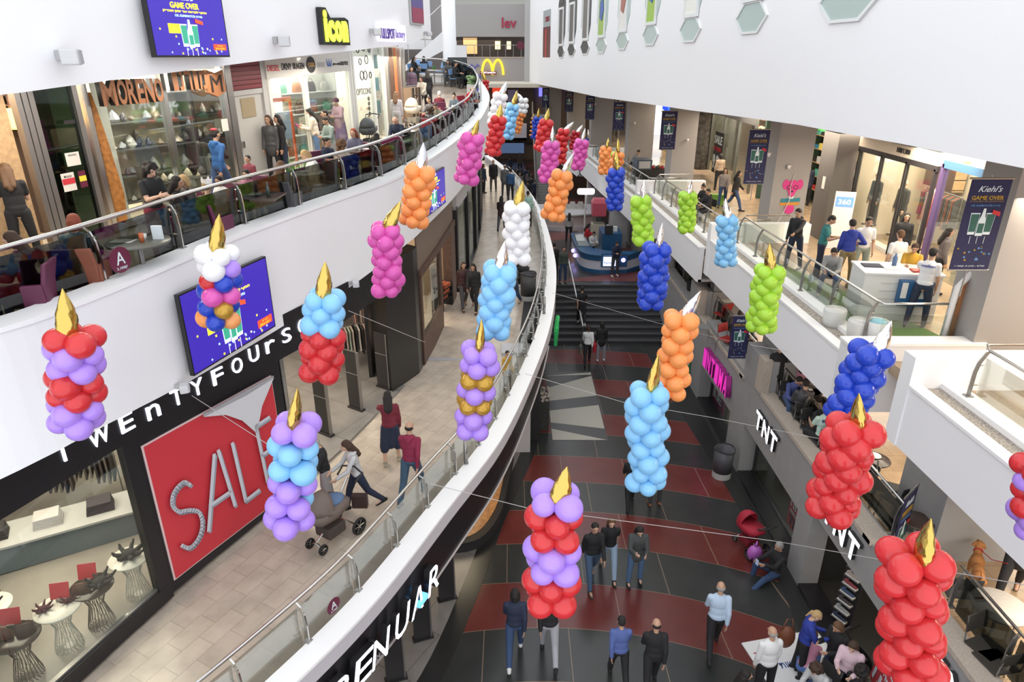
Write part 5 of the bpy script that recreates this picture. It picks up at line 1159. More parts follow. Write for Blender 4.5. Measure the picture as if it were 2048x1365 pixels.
z0, z1 = 3.18, 5.68; fb(AS, 8.70, 11.14, z0-.03, z1+.03, .015, .03, 'border', mat('poster border', (.72,.55,.55), .5), root, O, 6); fb(AS, 8.73, 11.12, z0, z1, .0, .02, 'panel', REDP, root, O, 6)
p, t, n = pt(AS, 8.73, 0, z0); e, _, _ = pt(AS, 11.12, 0, z0); t = (e-p).normalized(); n = Vector((t.y,-t.x,0)); W = (e-p).length; H = z1-z0; sg = mat('poster grey letters', (.55,.57,.63), .5); sh = mat('poster letter side', (.30,.32,.38), .5)
nb = n*.055
def stroke(pts, w_, m_, lift, nm):
    m = MB()
    for a, b in zip(pts, pts[1:]):
        a3 = p - O + nb + t*a[0]*W + Vector((0,0,a[1]*H)) + n*lift; b3 = p - O + nb + t*b[0]*W + Vector((0,0,b[1]*H)) + n*lift; d = (b3-a3).normalized(); s_ = n.cross(d); m.obox((a3+b3)/2, (b3-a3)/2 + d*w_*.3, s_*w_/2, n*.004)
    return m.obj(nm, m_, root)
S_ = [(.31,.60),(.27,.645),(.20,.62),(.17,.545),(.20,.47),(.27,.43),(.33,.37),(.335,.27),(.29,.19),(.22,.165),(.17,.22)]
for nm_, segs in (('letter_s', [crs(S_, 4)]), ('letter_a', [[(.37,.19),(.52,.70)],[(.555,.71),(.60,.235)],[(.415,.36),(.585,.36)]]), ('letter_l', [[(.655,.70),(.675,.21)],[(.675,.21),(.80,.215)]]), ('letter_e', [[(.845,.72),(.865,.235)],[(.865,.235),(.985,.24)],[(.855,.47),(.975,.475)],[(.845,.72),(.97,.725)]])):
    sx_ = {'letter_s': -.10, 'letter_a': -.10, 'letter_l': -.085, 'letter_e': -.065}[nm_]
    for s_ in segs: s_ = [(x+sx_, y) for x, y in s_]; stroke([(x+.012, y-.022) for x, y in s_], .06, sh, -.004, nm_ + '_shadow'); stroke(s_, .06, sg, .006, nm_)
m = MB(); m.plate([(W*x, H*y) for x, y in [(.40,1.0),(.56,.93),(.68,.82),(.78,.66),(.86,.84),(1.0,1.0)]], p - O + nb, t, (0,0,1), n, .01); m.obj('page_curl', mat('curl white', (.60,.60,.63), .5), root)
m = MB(); m.plate([(W*x, H*y) for x, y in [(.40,1.0),(.75,.985),(1.0,1.0),(1.0,1.02),(.40,1.02)]], p - O + nb, t, (0,0,1), n, .012); m.obj('curl_shadow', mat('curl grey', (.33,.33,.35), .5), root)
# entrance: steel post, glass return, grey floor, black portal wall
O = pt(AS, 11.4, 0, 0)[0]; root = thing('glass_partition', 'clear glass partition with steel posts right of the sale poster', 'glass partition', O + Vector((0,0,zA(11.4))))
OO = O + Vector((0,0,zA(11.4)))
fb(AS, 11.36, 11.44, a_(0), 5.93, .0, .10, 'post', STEEL, root, OO); m = MB(); q = Vector((-6.1, 13.2, 0)); a0 = pt(AS, 11.42, 0, 0)[0]; m.obox((a0+q)/2 - O + Vector((0,0,1.3)), (q-a0)/2, (.005,.005,0), (0,0,1.3)); m.obj('glass_pane', G_SHOP, root)
m = MB(); m.obox(q - O + Vector((0,0,1.35)), (.05,0,0), (0,.05,0), (0,0,1.35)); m.obj('post', STEEL, root)
def floorpoly(pts, zf, d, mt, nm='floor'):
    m = MB(); k = len(pts); vs = [Vector((x, y, zf(y) + d)) for x, y in pts]; m.add(vs, [tuple(range(k))]); return struct(m.obj(nm, mt))
th = [(p[0]+.02, p[1]) for p in AS if 3 <= p[1] <= 16.7]
inner = [(-9.5, 17.5), (-12, 14), (-13, 8), (-13, 3)]
floorpoly([(px_of(AS, y).x - .1, y) for y in (11.3, 12, 13, 14, 15, 15.8)] + [(-3.6, 18.5), (-9, 18.5), (-10, 14), (-6.2, 12.8)], zA, .006, T_APR)
floorpoly([(px_of(AS, y).x - .1, y) for y in (3, 5, 6.5, 8, 9, 10.2, 11.3)] + [(-6.2, 12.8), (-10, 14), (-13, 8), (-13, 3)], zA, .006, mat('grey brown shop floor', (.30,.27,.24), .25, noise=.08, nscale=2))
O = Vector((-3.0, 16.2, zA(16.2))); root = thing('portal_wall', 'black portal wall between the fashion shop entrance and the wood framed shop', 'wall panel', O)
m = MB(); m.prism([(x-O.x, y-O.y) for x, y in [(-3.62,16.3),(-3.05,15.45),(-2.50,16.55),(-2.45,16.95),(-3.2,17.6)]], 0, 3.4); m.obj('panel', mat('portal black', (.02,.019,.018), .3), root)
m = MB(); m.obox((-.75,.65,1.7), (.05,0,0), (0,.6,0), (0,0,1.7)); m.obj('side_panel', BLACK, root)
floorpoly([(-9.6,18.6),(-3.2,18.6),(-3.2,17.6),(-9.6,17.6)], zA, .004, BLACKM)
m = MB(); m.box(-14, -3.3, 18.7, 18.9, 3, 7.2); struct(m.obj('wall_left', mat('dark shop wall', (.10,.085,.075), .7)))
m = MB(); m.box(-14, -13.8, 0, 18.9, 2.5, 7.2); struct(m.obj('wall_left', mat('dark shop wall', (.10,.085,.075), .7)))
# security panels
for k, (px, py) in enumerate([(650,868),(712,818),(768,776),(800,752)]):
    b = onz(px, py, 2.64, .033); hh = 1.55 if k < 3 else 1.5
    root = thing('security_gate', ['black shop security panel behind the lilac and blue candle','black shop security panel second from the left at the entrance','black shop security panel third from the left at the entrance','black shop security panel nearest the portal wall'][k], 'security gate', b, R(-32))
    m = MB(); m.box(-.19,.19,-.03,.03,.04,hh); bevel(m.obj('panel', mat('security black', (.025,.023,.024), .3), root), .006)
    m = MB(); m.box(.19,.225,-.035,.035,.04,hh); m.obj('edge', STEELD, root); m = MB(); m.box(-.22,.25,-.07,.07,0,.04); m.obj('foot', BLACKM, root); m = MB(); m.box(-.19,.19,-.032,.032,hh*.62,hh*.625); m.obj('seam', GREYL, root)
# clothes rails inside the fashion shop
def clothes_rail(label, x, y, zf, L, rz, cols, drop_=.75, hgt=1.45, group=None):
    root = thing('clothes_rail', label, 'clothes rail', (x, y, zf), R(rz), group); m = MB(); m.tube([(-L/2,0,0),(-L/2,0,hgt),(L/2,0,hgt),(L/2,0,0)], .014, 6); m.obj('rail', STEELD, root); rnd = random.Random(int(x*97+y*31)); n = max(5, int(L/.085))
    for k in range(n):
        xx = -L/2 + .06 + (L-.12)*k/(n-1); dr = drop_*rnd.uniform(.8,1.1); m = MB(); w0 = .20; secs = [[Vector((xx-.012, -a, hgt-.03-zz)), Vector((xx+.012+.004*j, -a, hgt-.03-zz)), Vector((xx+.012, a, hgt-.03-zz)), Vector((xx-.012-.004*j, a, hgt-.03-zz))] for j, (a, zz) in enumerate(((.03,.0),(w0,.09),(w0*.92,dr*.5),(w0*1.05,dr)))]
        m.loft(secs); m.obj('garment', cl(cols[k % len(cols)]), root)
    return root
clothes_rail('clothes rail with pale green, black and cream garments in the shop entrance', -4.25, 16.9, zA(16.9), 1.5, 30, [(.35,.42,.33),(.5,.42,.36),(.02,.02,.02),(.6,.55,.5),(.03,.03,.03),(.5,.35,.32)], .8, 1.25)
clothes_rail('clothes rail with pink and black long garments deeper in the shop', -3.9, 18.0, zA(18), 1.2, 10, [(.6,.3,.28),(.03,.02,.02),(.5,.4,.36)], 1.1, 1.9)
clothes_rail('clothes rail of red and dark shirts behind the sale poster glass', -6.9, 12.2, zA(12), 1.8, 40, [(.25,.03,.04),(.03,.02,.02),(.2,.05,.05),(.05,.04,.04)], .8, 1.7)
clothes_rail('clothes rail of black coats deep behind the tall shop window', -8.6, 10.6, zA(10.6), 2.2, 25, [(.02,.02,.02),(.05,.04,.04),(.10,.09,.08)], .9, 1.6)
clothes_rail('clothes rail with pale jackets at the far left of the shop window', -9.4, 8.4, zA(8.4), 1.8, 10, [(.35,.30,.25),(.04,.03,.03),(.10,.08,.08)], .9, 1.6)
# long low display with folded clothes
root = thing('display_plinth', 'long low grey display plinth inside the shop window', 'display plinth', (-7.9, 9.9, zA(9.9)), R(30)); m = MB(); m.box(-1.7,1.7,-.35,.35,0,.5); bevel(m.obj('base', mat('slate blue plinth', (.12,.15,.17), .4), root), .01); m = MB(); m.box(-1.75,1.75,-.4,.4,.5,.54); m.obj('top', GREYL, root)
for k, (dx, cc) in enumerate([(-1.1,(.03,.03,.03)),(-.3,(.45,.42,.42)),(.5,(.05,.04,.05)),(1.2,(.3,.3,.32))]):
    m = MB(); [m.box(-.22+.01*j,.22-.01*j,-.17,.17,.05*j,.05*j+.045) for j in range(4)]; o = m.obj('folded_clothes', cl(cc)); o.location = Vector((-7.9, 9.9, zA(9.9)+.54)) + Matrix.Rotation(R(30),3,'Z') @ Vector((dx,0,0)); o.rotation_euler.z = R(30); tag(o, 'pile of folded clothes on the grey plinth, ' + ['leftmost and black','striped grey beside the black pile','dark plum in the right half','rightmost and grey'][k], 'clothes')
# wire base display tables with bags and signs
def wire_table(label, b, mt, mt2, rad=.30, h=.75):
    root = thing('display_table', label, 'table', b); m = MB(); m.lathe([(1e-5,h-.03),(rad,h-.03),(rad+.012,h-.015),(rad,h),(1e-5,h)], 32); m.obj('table_top', mt, root, True); m = MB()
    for k in range(22):
        a = 2*math.pi*k/22; P = lambda r, z, da=0: (r*math.cos(a+da), r*math.sin(a+da), z); m.tube([P(.20,h-.03), P(.10,h*.55,.1), P(.18,.06,.0), P(.19,.01,.14), P(.06,.008,.14)], .0055, 5)
    m.lathe([(1e-5,0),(.07,0),(.07,.012),(1e-5,.012)], 16); m.obj('wire_base', mt2, root); return root
WT = mat('white wire', (.62,.60,.56), .4); DT = mat('dark brown wire', (.05,.035,.03), .4); WTOP = mat('white table top', (.68,.65,.60), .3); DTOP = mat('dark table top', (.03,.022,.02), .2)
TB = []
for lab, px, py, a, b2 in [('white wire table nearest the sale poster, dark gloves on top',278,1188,WTOP,WT),('dark wire table between the two white ones in the shop window',205,1248,DTOP,DT),('white wire table with a red sign, second white one from the poster',140,1292,WTOP,WT),('dark wire table at the lower left corner of the shop window',60,1352,DTOP,DT),('white topped wire table at the left edge behind the dark one',5,1290,WTOP,DT)]:
    b = onz(px, py, 2.64, .033); TB.append(b); wire_table(lab, b, a, b2)
def bag(label, loc, s, rz, colr, nm='handbag'):
    root = thing(nm, label, 'bag', loc, R(rz)); m = MB(); secs = []
    for zz, w_, d_ in ((0,.9,.45),(.08,1,.5),(.6,.9,.4),(.85,.75,.18),(.92,.70,.06)): secs.append([Vector((w_*s*.5*math.cos(a)*(abs(math.cos(a))**-.4 if 0 else 1), d_*s*.5*math.sin(a), zz*s*.75)) for a in [2*math.pi*k/14 for k in range(14)]])
    m.loft(secs); m.obj('body', cl(colr, .45), root, True); m = MB(); m.tube([Vector((s*.22*math.cos(a), 0, s*.62 + s*.30*math.sin(a))) for a in [math.pi*k/10 for k in range(11)]], s*.02, 6); m.obj('handle', cl(colr, .45), root); return root
def gloves(label, loc, rz, colr, s=1):
    m = MB(); rnd = random.Random(int(loc.x*50))
    for k in range(7):
        a = 2*math.pi*k/7; q = Vector((.10*math.cos(a), .10*math.sin(a), .03))*s; m.caps(q*.3, .04*s, q*1.6 + Vector((0,0,.03*s)), .022*s, 8); m.caps(q*1.3, .02*s, q*1.9 + Vector((.02,0,.06))*s, .015*s, 6)
    m.ell((0,0,.05*s), .10*s,.08*s,.06*s, 10); o = m.obj('knitted_scarf', cl(colr), None, True); o.location = loc; o.rotation_euler.z = R(rz); tag(o, label, 'scarf'); return o
T0 = Vector((0,0,.752))
gloves('dark knitted heap on the white wire table nearest the poster', TB[0]+T0+Vector((0,.02,0)), 0, (.02,.02,.02), 1.25)
gloves('dark pleated heap on the dark wire table', TB[1]+T0+Vector((.12,.05,0)), 40, (.018,.018,.02), 1.1)
bag('tan and dark bag on the dark wire table', TB[1]+T0+Vector((-.06,-.12,0)), .24, 20, (.10,.04,.02))
gloves('small plum heap at the left of the second white table', TB[2]+T0+Vector((-.16,-.06,0)), 10, (.06,.01,.02), .7)
gloves('small plum heap at the right of the second white table', TB[2]+T0+Vector((.10,.12,0)), 80, (.06,.01,.02), .6)
bag('brown bag on the corner wire table, left', TB[3]+T0+Vector((-.14,-.02,0)), .26, 0, (.09,.03,.02)); bag('dark brown bag on the corner wire table, right', TB[3]+T0+Vector((.13,.05,0)), .26, 30, (.05,.02,.015))
gloves('dark heap on the table at the left edge', TB[4]+T0, 20, (.03,.01,.02), 1.0)
for k, (tb, dx, dy, tx, lb) in enumerate([(1,-.10,.10,'199.90','red price card standing on the dark wire table'),(2,-.02,.12,'99.90','red price card standing on the second white table'),(3,-.16,.16,'199.90','red price card standing on the corner wire table')]):
    o = TB[tb]+T0+Vector((dx,dy,.0)); root = thing('price_card', lb, 'sign', o, R(12)); m = MB(); m.plate([(-.13,.04),(.13,.04),(.13,.28),(-.13,.28)], (0,0,0), (1,0,0), (0,.35,.94), (0,-.94,.35), .008); m.obj('card', REDP, root); m = MB(); m.box(-.05,.05,-.02,.02,0,.05); m.obj('stand', STEELD, root)
    text(tx, (-.09,.045,.09), (1,0,0), (0,.35,.94), (0,-.94,.35), .18, .07, BWHT, .003, root, 'price'); 
    for ch in root.children:
        if ch.name.startswith('price'): ch.location = (0,-.012,.0)
o = Vector((-7.0, 9.3, 5.0)); root = thing('hanging_card', 'small red SALE card hanging inside the shop window', 'sign', o, R(25)); m = MB(); m.box(-.22,.22,-.005,.005,0,.26); m.obj('card', REDP, root); text('SALE', (-.17,-.008,.07), (1,0,0), (0,0,1), (0,-1,0), .34, .12, BWHT, .003, root, 'lettering'); m = MB(); m.tube([(0,0,.26),(0,0,1.55)], .004, 5); m.obj('cord', GREYL, root)
# --- lower gallery, wood framed shop
O = pt(AS, 17, 0, zA(17))[0]; root = thing('shop_window', 'brown wood framed shop window with a dark mannequin, lower gallery', 'shop window', O)
fb(AS, 17.0, 19.7, a_(0), a_(.78), 0, .12, 'panel', WOODD, root, O); fb(AS, 17.0, 17.14, a_(.78), a_(2.55), 0, .12, 'post', WOODD, root, O); fb(AS, 19.5, 19.7, a_(.78), a_(2.55), 0, .12, 'post', WOODD, root, O); fb(AS, 17.0, 22.3, a_(2.5), a_(2.7), -.02, .14, 'beam', WOODD, root, O); fb(AS, 17.1, 19.5, a_(.78), a_(2.5), .05, .06, 'glass_pane', G_SHOP, root, O); fb(AS, 17.0, 22.3, a_(2.7), a_(3.6), .06, .1, 'top_panel', mat('brown shop transom', (.18,.13,.10), .5), root, O); fb(AS, 21.6, 22.3, a_(0), a_(2.5), 0, .3, 'side_post', WOODD, root, O)
m = MB(); m.box(-8, -2.3, 22.4, 22.6, 3, 7.0); struct(m.obj('wall_left', mat('tan shop wall', (.30,.22,.15), .7)))
m = MB(); m.box(-8, -7.8, 17, 31, 3, 7.6); struct(m.obj('wall_left', mat('tan shop wall', (.30,.22,.15), .7)))
person('dark leather clad mannequin standing in the wood framed window', Vector((-2.75, 18.3, zA(18)+.45)), 70, 'stand', 'coat', (.04,.03,.025), 'trousers', (.03,.025,.02), 'long', 'b', c['blk'], 'd', 1.70, name='mannequin')['category'] = 'mannequin'
root = thing('display_board', 'white SALE board on the shop floor beside the wood framed window', 'sign board', (-2.45, 20.7, zA(20.7)+.55), R(70)); m = MB(); m.box(-.32,.32,-.015,.015,0,1.15); m.obj('board', mat('board pinkish white', (.62,.55,.52), .6), root); text('SALE', (-.22,-.02,.70), (1,0,0), (0,0,1), (0,-1,0), .44, .13, GREY, .003, root, 'lettering'); text('2+1', (-.2,-.02,.2), (1,0,0), (0,0,1), (0,-1,0), .4, .2, BLACKM, .003, root, 'lettering'); m = MB(); m.box(-.3,-.26,-.02,.02,-.55,0); m.box(.26,.3,-.02,.02,-.55,0); m.obj('legs', WOODD, root)
for k in range(3):
    m = MB(); m.box(-.22,.22,-.16,.16,0,.12); m.ell((-.1,0,.13),.08,.05,.04,8); m.ell((.1,0,.13),.08,.05,.04,8); o = m.obj('shoe_box', cl((.35,.08,.03))); o.location = (-2.35+.05*k, 21.2, zA(21)+.35+.2*k); o.rotation_euler.z = R(70); tag(o, 'orange box on the small rack by the SALE board, ' + ['lowest','middle','top'][k], 'box')
root = thing('box_rack', 'small dark rack holding orange boxes beside the SALE board', 'rack', (-2.3, 21.2, zA(21)), R(70)); m = MB(); [m.box(-.28,.38,-.18,.18,.3+.2*k,.32+.2*k) for k in range(3)]; m.obj('shelves', BLACKM, root); m = MB(); m.box(-.3,-.27,-.18,.18,0,.85); m.box(.38,.41,-.18,.18,0,.85); m.obj('sides', BLACKM, root)
# black framed glass beyond
O = pt(AS, 22.6, 0, zA(22.6))[0]; root = thing('shop_window', 'black framed glass front farther along the lower gallery', 'shop window', O)
for y in (22.7, 25.0, 27.6, 30.5, 34): fb(AS, y, y+.22, a_(0), a_(3.0), -.02, .15, 'post', BLACK, root, O)
fb(AS, 22.7, 34, a_(0), a_(.14), -.02, .12, 'plinth', BLACK, root, O, 6); fb(AS, 22.9, 34, a_(.14), a_(3.0), .04, .05, 'glass_pane', G_SHOP, root, O, 6); fb(AS, 22.7, 34, a_(2.9), a_(3.7), -.01, .12, 'beam', GREYL, root, O, 6)
fb(AS, 34, 43, a_(0), a_(3.7), 0, .2, 'wall_left', CREAM, None, None, 6)['kind'] = 'structure'
m = MB(); m.box(-9, -2.6, 44, 44.2, 3, 9); struct(m.obj('wall_left', CREAM))

# --- upper gallery
zc = 11.5
def bwin(label, y0, y1, sill, top, posts, pm=STEEL, gm=None, nm='shop_window'):
    O = pt(BS, y0, 0, zB(y0))[0]; root = thing(nm, label, 'shop window', O)
    for y in posts: fb(BS, y-.05, y+.05, b_(0), top, -.03, .10, 'post', pm, root, O)
    ys = sorted(posts)
    for ya, yb in zip(ys, ys[1:]): fb(BS, ya+.05, yb-.05, b_(sill), top, .03, .04, 'glass_pane', gm or G_SHOP, root, O)
    if sill: fb(BS, y0, y1, b_(0), b_(sill), -.02, .10, 'plinth', GREYL, root, O)
    return root, O
root, O = bwin('dark glass door with steel stacking posts and stuck notices', 12.0, 13.2, .05, zc, [12.0, 12.12, 12.24, 13.1], STEELD, glass('dark green glass', (.10,.15,.12), .04))
def notice(label, px, py, w_, h_, cols, txt=None):
    p, t = hit(px, py, BS); n = Vector((t.y,-t.x,0)); r_ = thing('notice', label, 'notice', p + n*.05); m = MB(); m.plate([(-w_/2,-h_/2),(w_/2,-h_/2),(w_/2,h_/2),(-w_/2,h_/2)], (0,0,0), t, (0,0,1), n, .004); m.obj('sheet', cols[0], r_)
    if len(cols) > 1: m = MB(); m.plate([(-w_*.48,-h_*.12),(w_*.48,-h_*.12),(w_*.48,h_*.2),(-w_*.48,h_*.2)], n*.006, t, (0,0,1), n, .002); m.obj('stripe', cols[1], r_)
    if txt: text(txt, n*.01 - t*w_*.3 + Vector((0,0,h_*.25)), t, (0,0,1), n, w_*.6, h_*.12, BLACKM, .001, r_, 'lettering', -.01)
PAP = mat('paper', (.68,.65,.60), .7)
notice('white framed notice on the dark glass door', 141, 318, .28, .22, [PAP], HEB('ברוכים הבאים'))
notice('white and red notice on the dark glass door', 133, 364, .26, .30, [PAP, REDP], HEB('שעות'))
notice('yellow and maroon notice beside the white and red one', 161, 358, .15, .28, [MAROON, mat('notice yellow', (.75,.65,.05), .6)])
notice('tiny black 220 number plate high on the dark glass door', 134, 244, .22, .06, [BLACKM])
bwin('wide steel framed mineral shop window under the brown letters', 13.25, 16.95, .10, zc, [13.3, 15.15, 16.9], STEEL)
# left: restaurant counter, wooden post, lamp, menu boards
root = thing('wooden_panel', 'tall light wood panel at the left beside the dark glass door', 'wall panel', (-8.0, 10.45, zB(11))); m = MB(); m.box(-.5,.25,-.1,.5,0,3.2); m.obj('panel', WOOD, root); m = MB(); m.box(-2.6,.1,-.2,.4,2.42,2.52); m.obj('shelf', mat('blond shelf', (.60,.42,.22), .4), root)
root = thing('counter', 'dark serving counter at the far left of the upper gallery', 'counter', (-9.6, 10.8, zB(11))); m = MB(); m.box(-1.6,1.2,-.3,.4,0,.95); bevel(m.obj('body', WOODD, root), .01); m = MB(); m.box(-1.65,1.25,-.35,.45,.95,1.0); m.obj('worktop', BLACK, root); m = MB(); [m.box(-1.4+.5*k,-1.05+.5*k,-.2,.25,1.0,1.25+.1*(k%2)) for k in range(5)]; m.obj('machines', mat('espresso dark metal', (.08,.08,.08), .3, .6), root)
m = MB(); m.box(-14, -8.2, 12.5, 12.7, 7.5, 11.3); struct(m.obj('wall_left', mat('dark brown cafe wall', (.07,.045,.03), .7)))
root = thing('slatted_shelf', 'dark slatted bottle shelf on the wall at the far left', 'shelf', (-9.5, 12.3, 9.98)); m = MB(); [m.box(-1.3,1.0,-.15,.15,.16*k,.16*k+.03) for k in range(9)]; m.obj('slats', WOODD, root); m = MB(); [m.box(-1.3+.45*k,-1.27+.45*k,-.16,.16,0,1.35) for k in range(6)]; m.obj('uprights', WOODD, root)
p = hit(43, 237, [(-8.7, 7), (-8.4, 13)])[0]; root = thing('pendant_lamp', 'glowing yellow square pendant lamp at the far left', 'lamp', p); m = MB(); m.box(-.17,.17,-.17,.17,-.17,.17); bevel(m.obj('shade', mat('lamp yellow glow', (1.0,.62,.12), .5, emit=2.0), root), .02); m = MB(); m.tube([(0,0,.17),(0,0,.9)], .01, 6); m.obj('cord', BLACKM, root)
for k in range(3):
    p, t, n = pt([(-9.2, 9), (-8.9, 13)], 10.5+.5*k, 0, 9.3); o = Vector(p); r_ = thing('menu_board', ['maroon menu board at the far left, nearest the edge','maroon menu board at the far left, middle one','maroon menu board at the far left beside the wood panel'][k], 'menu board', o); m = MB(); m.plate([(0,0),(.45,0),(.45,.62),(0,.62)], (0,0,0), (.9,.43,0), (0,0,1), (.43,-.9,0), .02); m.obj('board', REDP, r_); m = MB(); m.plate([(.08,.06),(.37,.06),(.37,.5),(.08,.5)], (.43*.02,-.9*.02,0), (.9,.43,0), (0,0,1), (.43,-.9,0), .01); m.obj('print', PAP, r_)
# mineral shop inside
def shelf_unit(nm, label, x, y, z, L, rz, H, n, depth=.35, mt=WOODD, glassy=False, back=None):
    root = thing(nm, label, 'shelf', (x, y, z), R(rz)); m = MB(); m.box(-L/2,-L/2+.03,-depth/2,depth/2,0,H); m.box(L/2-.03,L/2,-depth/2,depth/2,0,H); m.obj('sides', mt, root)
    for k in range(n): m = MB(); m.box(-L/2,L/2,-depth/2,depth/2,H*k/n+.04,H*k/n+.065); m.obj('shelf_board', mt, root)
    if back: m = MB(); m.box(-L/2,L/2,depth/2,depth/2+.02,0,H); m.obj('back_panel', back, root)
    return root
BK = mat('beige shelf back', (.42,.36,.28), .7, noise=.15, nscale=6)
def stones(x, y, z, L, rz, H, n, cnt, depth, tagtxt, grp, seed, cols, kind='stone'):
    rnd = random.Random(seed); V = []
    for v in range(4):
        m = MB(); secs = []
        for i in range(5):
            r_ = (.25,.5,.45,.3,.04)[i]; secs.append([Vector((r_*rnd.uniform(.75,1.2)*math.cos(2*math.pi*k/7), r_*rnd.uniform(.75,1.2)*math.sin(2*math.pi*k/7), i*.25*(1 if v % 2 else 1.4))) for k in range(7)])
        m.loft(secs); V.append(m.mesh(kind, cl(cols[0], .4)))
    Rz = Matrix.Rotation(R(rz), 3, 'Z')
    for k in range(n):
        for j in range(cnt):
            s = rnd.uniform(.09, .22); o = bpy.data.objects.new(kind, V[rnd.randrange(4)]); COL.objects.link(o); o.location = Vector((x, y, z + H*k/n + .066)) + Rz @ Vector((-L/2+.12+(L-.24)*(j+rnd.uniform(-.2,.2))/(cnt-1), rnd.uniform(-.3,.2)*depth, 0)); o.scale = (s,s,s*rnd.uniform(.7,1.2)); o.rotation_euler.z = rnd.uniform(0,6); setmat(o, 0, cl(cols[rnd.randrange(len(cols))], .35)); tag(o, tagtxt, kind, grp)
SC = [(.45,.42,.38),(.55,.53,.50),(.25,.20,.16),(.10,.09,.10),(.38,.30,.22),(.30,.30,.33)]
shelf_unit('display_shelf', 'beige backed mineral shelf behind the letters MORENO', -7.65, 14.6, zB(15)+.1, 2.2, 62, 2.6, 5, .4, STEELD, back=BK)
stones(-7.65, 14.6, zB(15)+.1, 2.2, 62, 2.6, 5, 10, .4, 'mineral lump on the beige backed shelf behind the letters MORENO', 'minerals on the beige backed shelf', 1, SC)
shelf_unit('display_shelf', 'black framed mineral cabinet under the Hebrew letters', -6.9, 16.7, zB(17)+.1, 1.7, 66, 2.5, 5, .4, BLACKM, back=BK)
stones(-6.9, 16.7, zB(17)+.1, 1.7, 66, 2.5, 5, 8, .4, 'mineral lump in the black framed cabinet under the Hebrew letters', 'minerals in the black framed cabinet', 2, SC)
shelf_unit('display_shelf', 'low glass shelf of minerals close to the window', -7.12, 14.6, zB(15), 1.6, 64, .9, 2, .3, STEELD)
stones(-7.12, 14.6, zB(15), 1.6, 64, .9, 2, 8, .3, 'pale mineral lump on the low shelf close to the window', 'minerals on the low window shelf', 3, [(.6,.58,.55),(.5,.42,.3),(.12,.10,.10)])
root = thing('column', 'pale square column inside the mineral shop window', 'column', (-7.7, 13.0, zB(14))); m = MB(); m.box(-.2,.22,-.2,.2,0,3.6); m.obj('shaft', mat('pale stone shaft', (.52,.49,.45), .7, noise=.08, nscale=3), root)
m = MB(); m.loft([[Vector((x*w_+dx, y*.08, z)) for x, y in ((-1,-1),(1,-1),(1,1),(-1,1))] for w_, dx, z in ((.16,0,0),(.18,.03,.5),(.13,.0,1.4),(.08,-.02,2.0),(.03,-.02,2.3))]); o = m.obj('mineral_slab', mat('orange mineral', (.35,.14,.03), .6, noise=.4, nscale=12)); o.location = (-7.45, 12.65, zB(13.5)+.1); o.rotation_euler.z = R(60); tag(o, 'tall pointed orange brown mineral slab standing at the left of the window', 'mineral slab')
m = MB(); m.box(-12, -8.0, 17.0, 17.2, 7.5, 11.3); struct(m.obj('wall_left', CREAM))
# grey door, red shutter
O = pt(BS, 17.0, 0, zB(17))[0]; root = thing('service_door', 'pale grey service door with a brown plaque, upper gallery', 'door', O)
fb(BS, 17.0, 17.2, b_(0), zc, -.02, .15, 'frame', STEELD, root, O); fb(BS, 17.2, 18.25, b_(0), b_(2.05), .04, .10, 'door_leaf', mat('pale grey door', (.45,.44,.42), .5), root, O); fb(BS, 17.2, 18.3, b_(2.05), b_(2.16), 0, .12, 'lintel', GREYL, root, O); fb(BS, 18.25, 18.4, b_(0), zc, -.02, .15, 'frame', GREYL, root, O); fb(BS, 17.45, 17.95, b_(1.55), b_(1.98), .02, .04, 'plaque', mat('plaque brown', (.30,.24,.15), .6), root, O); fb(BS, 17.28, 17.33, b_(.9), b_(1.05), -.02, .04, 'handle', STEEL, root, O)
O2 = pt(BS, 17.2, 0, zB(17)+2.2)[0]; root = thing('roller_shutter', 'dark red slatted shutter panel above the grey door', 'shutter', O2)
for k in range(12): fb(BS, 17.2, 18.25, b_(2.18+.10*k), b_(2.265+.10*k), -.01, .04, 'slat', mat('shutter red', (.18,.012,.02), .45), root, O2)
fb(BS, 17.2, 18.25, b_(2.16), b_(3.4), .04, .06, 'backing', MAROON, root, O2)
notice('white paper notice taped to the steel post by the blue hooded man', 446, 250, .22, .26, [PAP])
# bag shop
root, O = bwin('glass front of the bag shop with the brand name strip', 18.4, 22.4, .08, zc-.1, [18.5, 20.0, 22.3], mat('white metal frame', (.62,.62,.60), .4))
fb(BS, 18.4, 22.3, b_(2.35), zc, -.06, .0, 'brand_strip', mat('brand strip', (.52,.50,.47), .5), root, O, 4)
for s_, y, w_, m_, h_ in (('DIESEL', 18.45, .50, REDP, .14), ('DKNY', 19.0, .42, BLACKM, .16), ('SKAGEN', 19.45, .52, BLACKM, .15), ('ESPRIT', 20.55, .42, GREYL, .13), ('pierre cardin', 21.35, .42, BLACKM, .09), ('GUESS', 21.75, .22, BLACKM, .10), ('POLICE', 21.98, .26, BLACKM, .10)):
    p, t, n = pt(BS, y, -.065, zB(y)+2.50); text(s_, p - O, t, (0,0,1), n, w_, h_, m_, .004, root, 'brand_name', .01)
p, t, n = pt(BS, 20.22, -.07, zB(20.2)+2.58); m = MB(); m.plate([(.2*math.cos(a*math.pi/12), .2*math.sin(a*math.pi/12)) for a in range(24)], p-O, t, (0,0,1), n, .01); m.obj('badge', BLACKM, root); text('FOSSIL', p-O+n*.012-t*.16+Vector((0,0,-.05)), t, (0,0,1), n, .32, .1, mat('badge tan', (.55,.32,.12), .5), .004, root, 'brand_name', .01)
p, t, n = pt(BS, 21.15, -.07, zB(21.1)+2.5); m = MB(); [m.plate([(dx-.03,0),(dx+.03,0),(dx*1.8,.2)], p-O, t, (0,0,1), n, .01) for dx in (-.08,0,.08)]; m.obj('emblem', mat('emblem blue', (.05,.12,.4), .5), root)
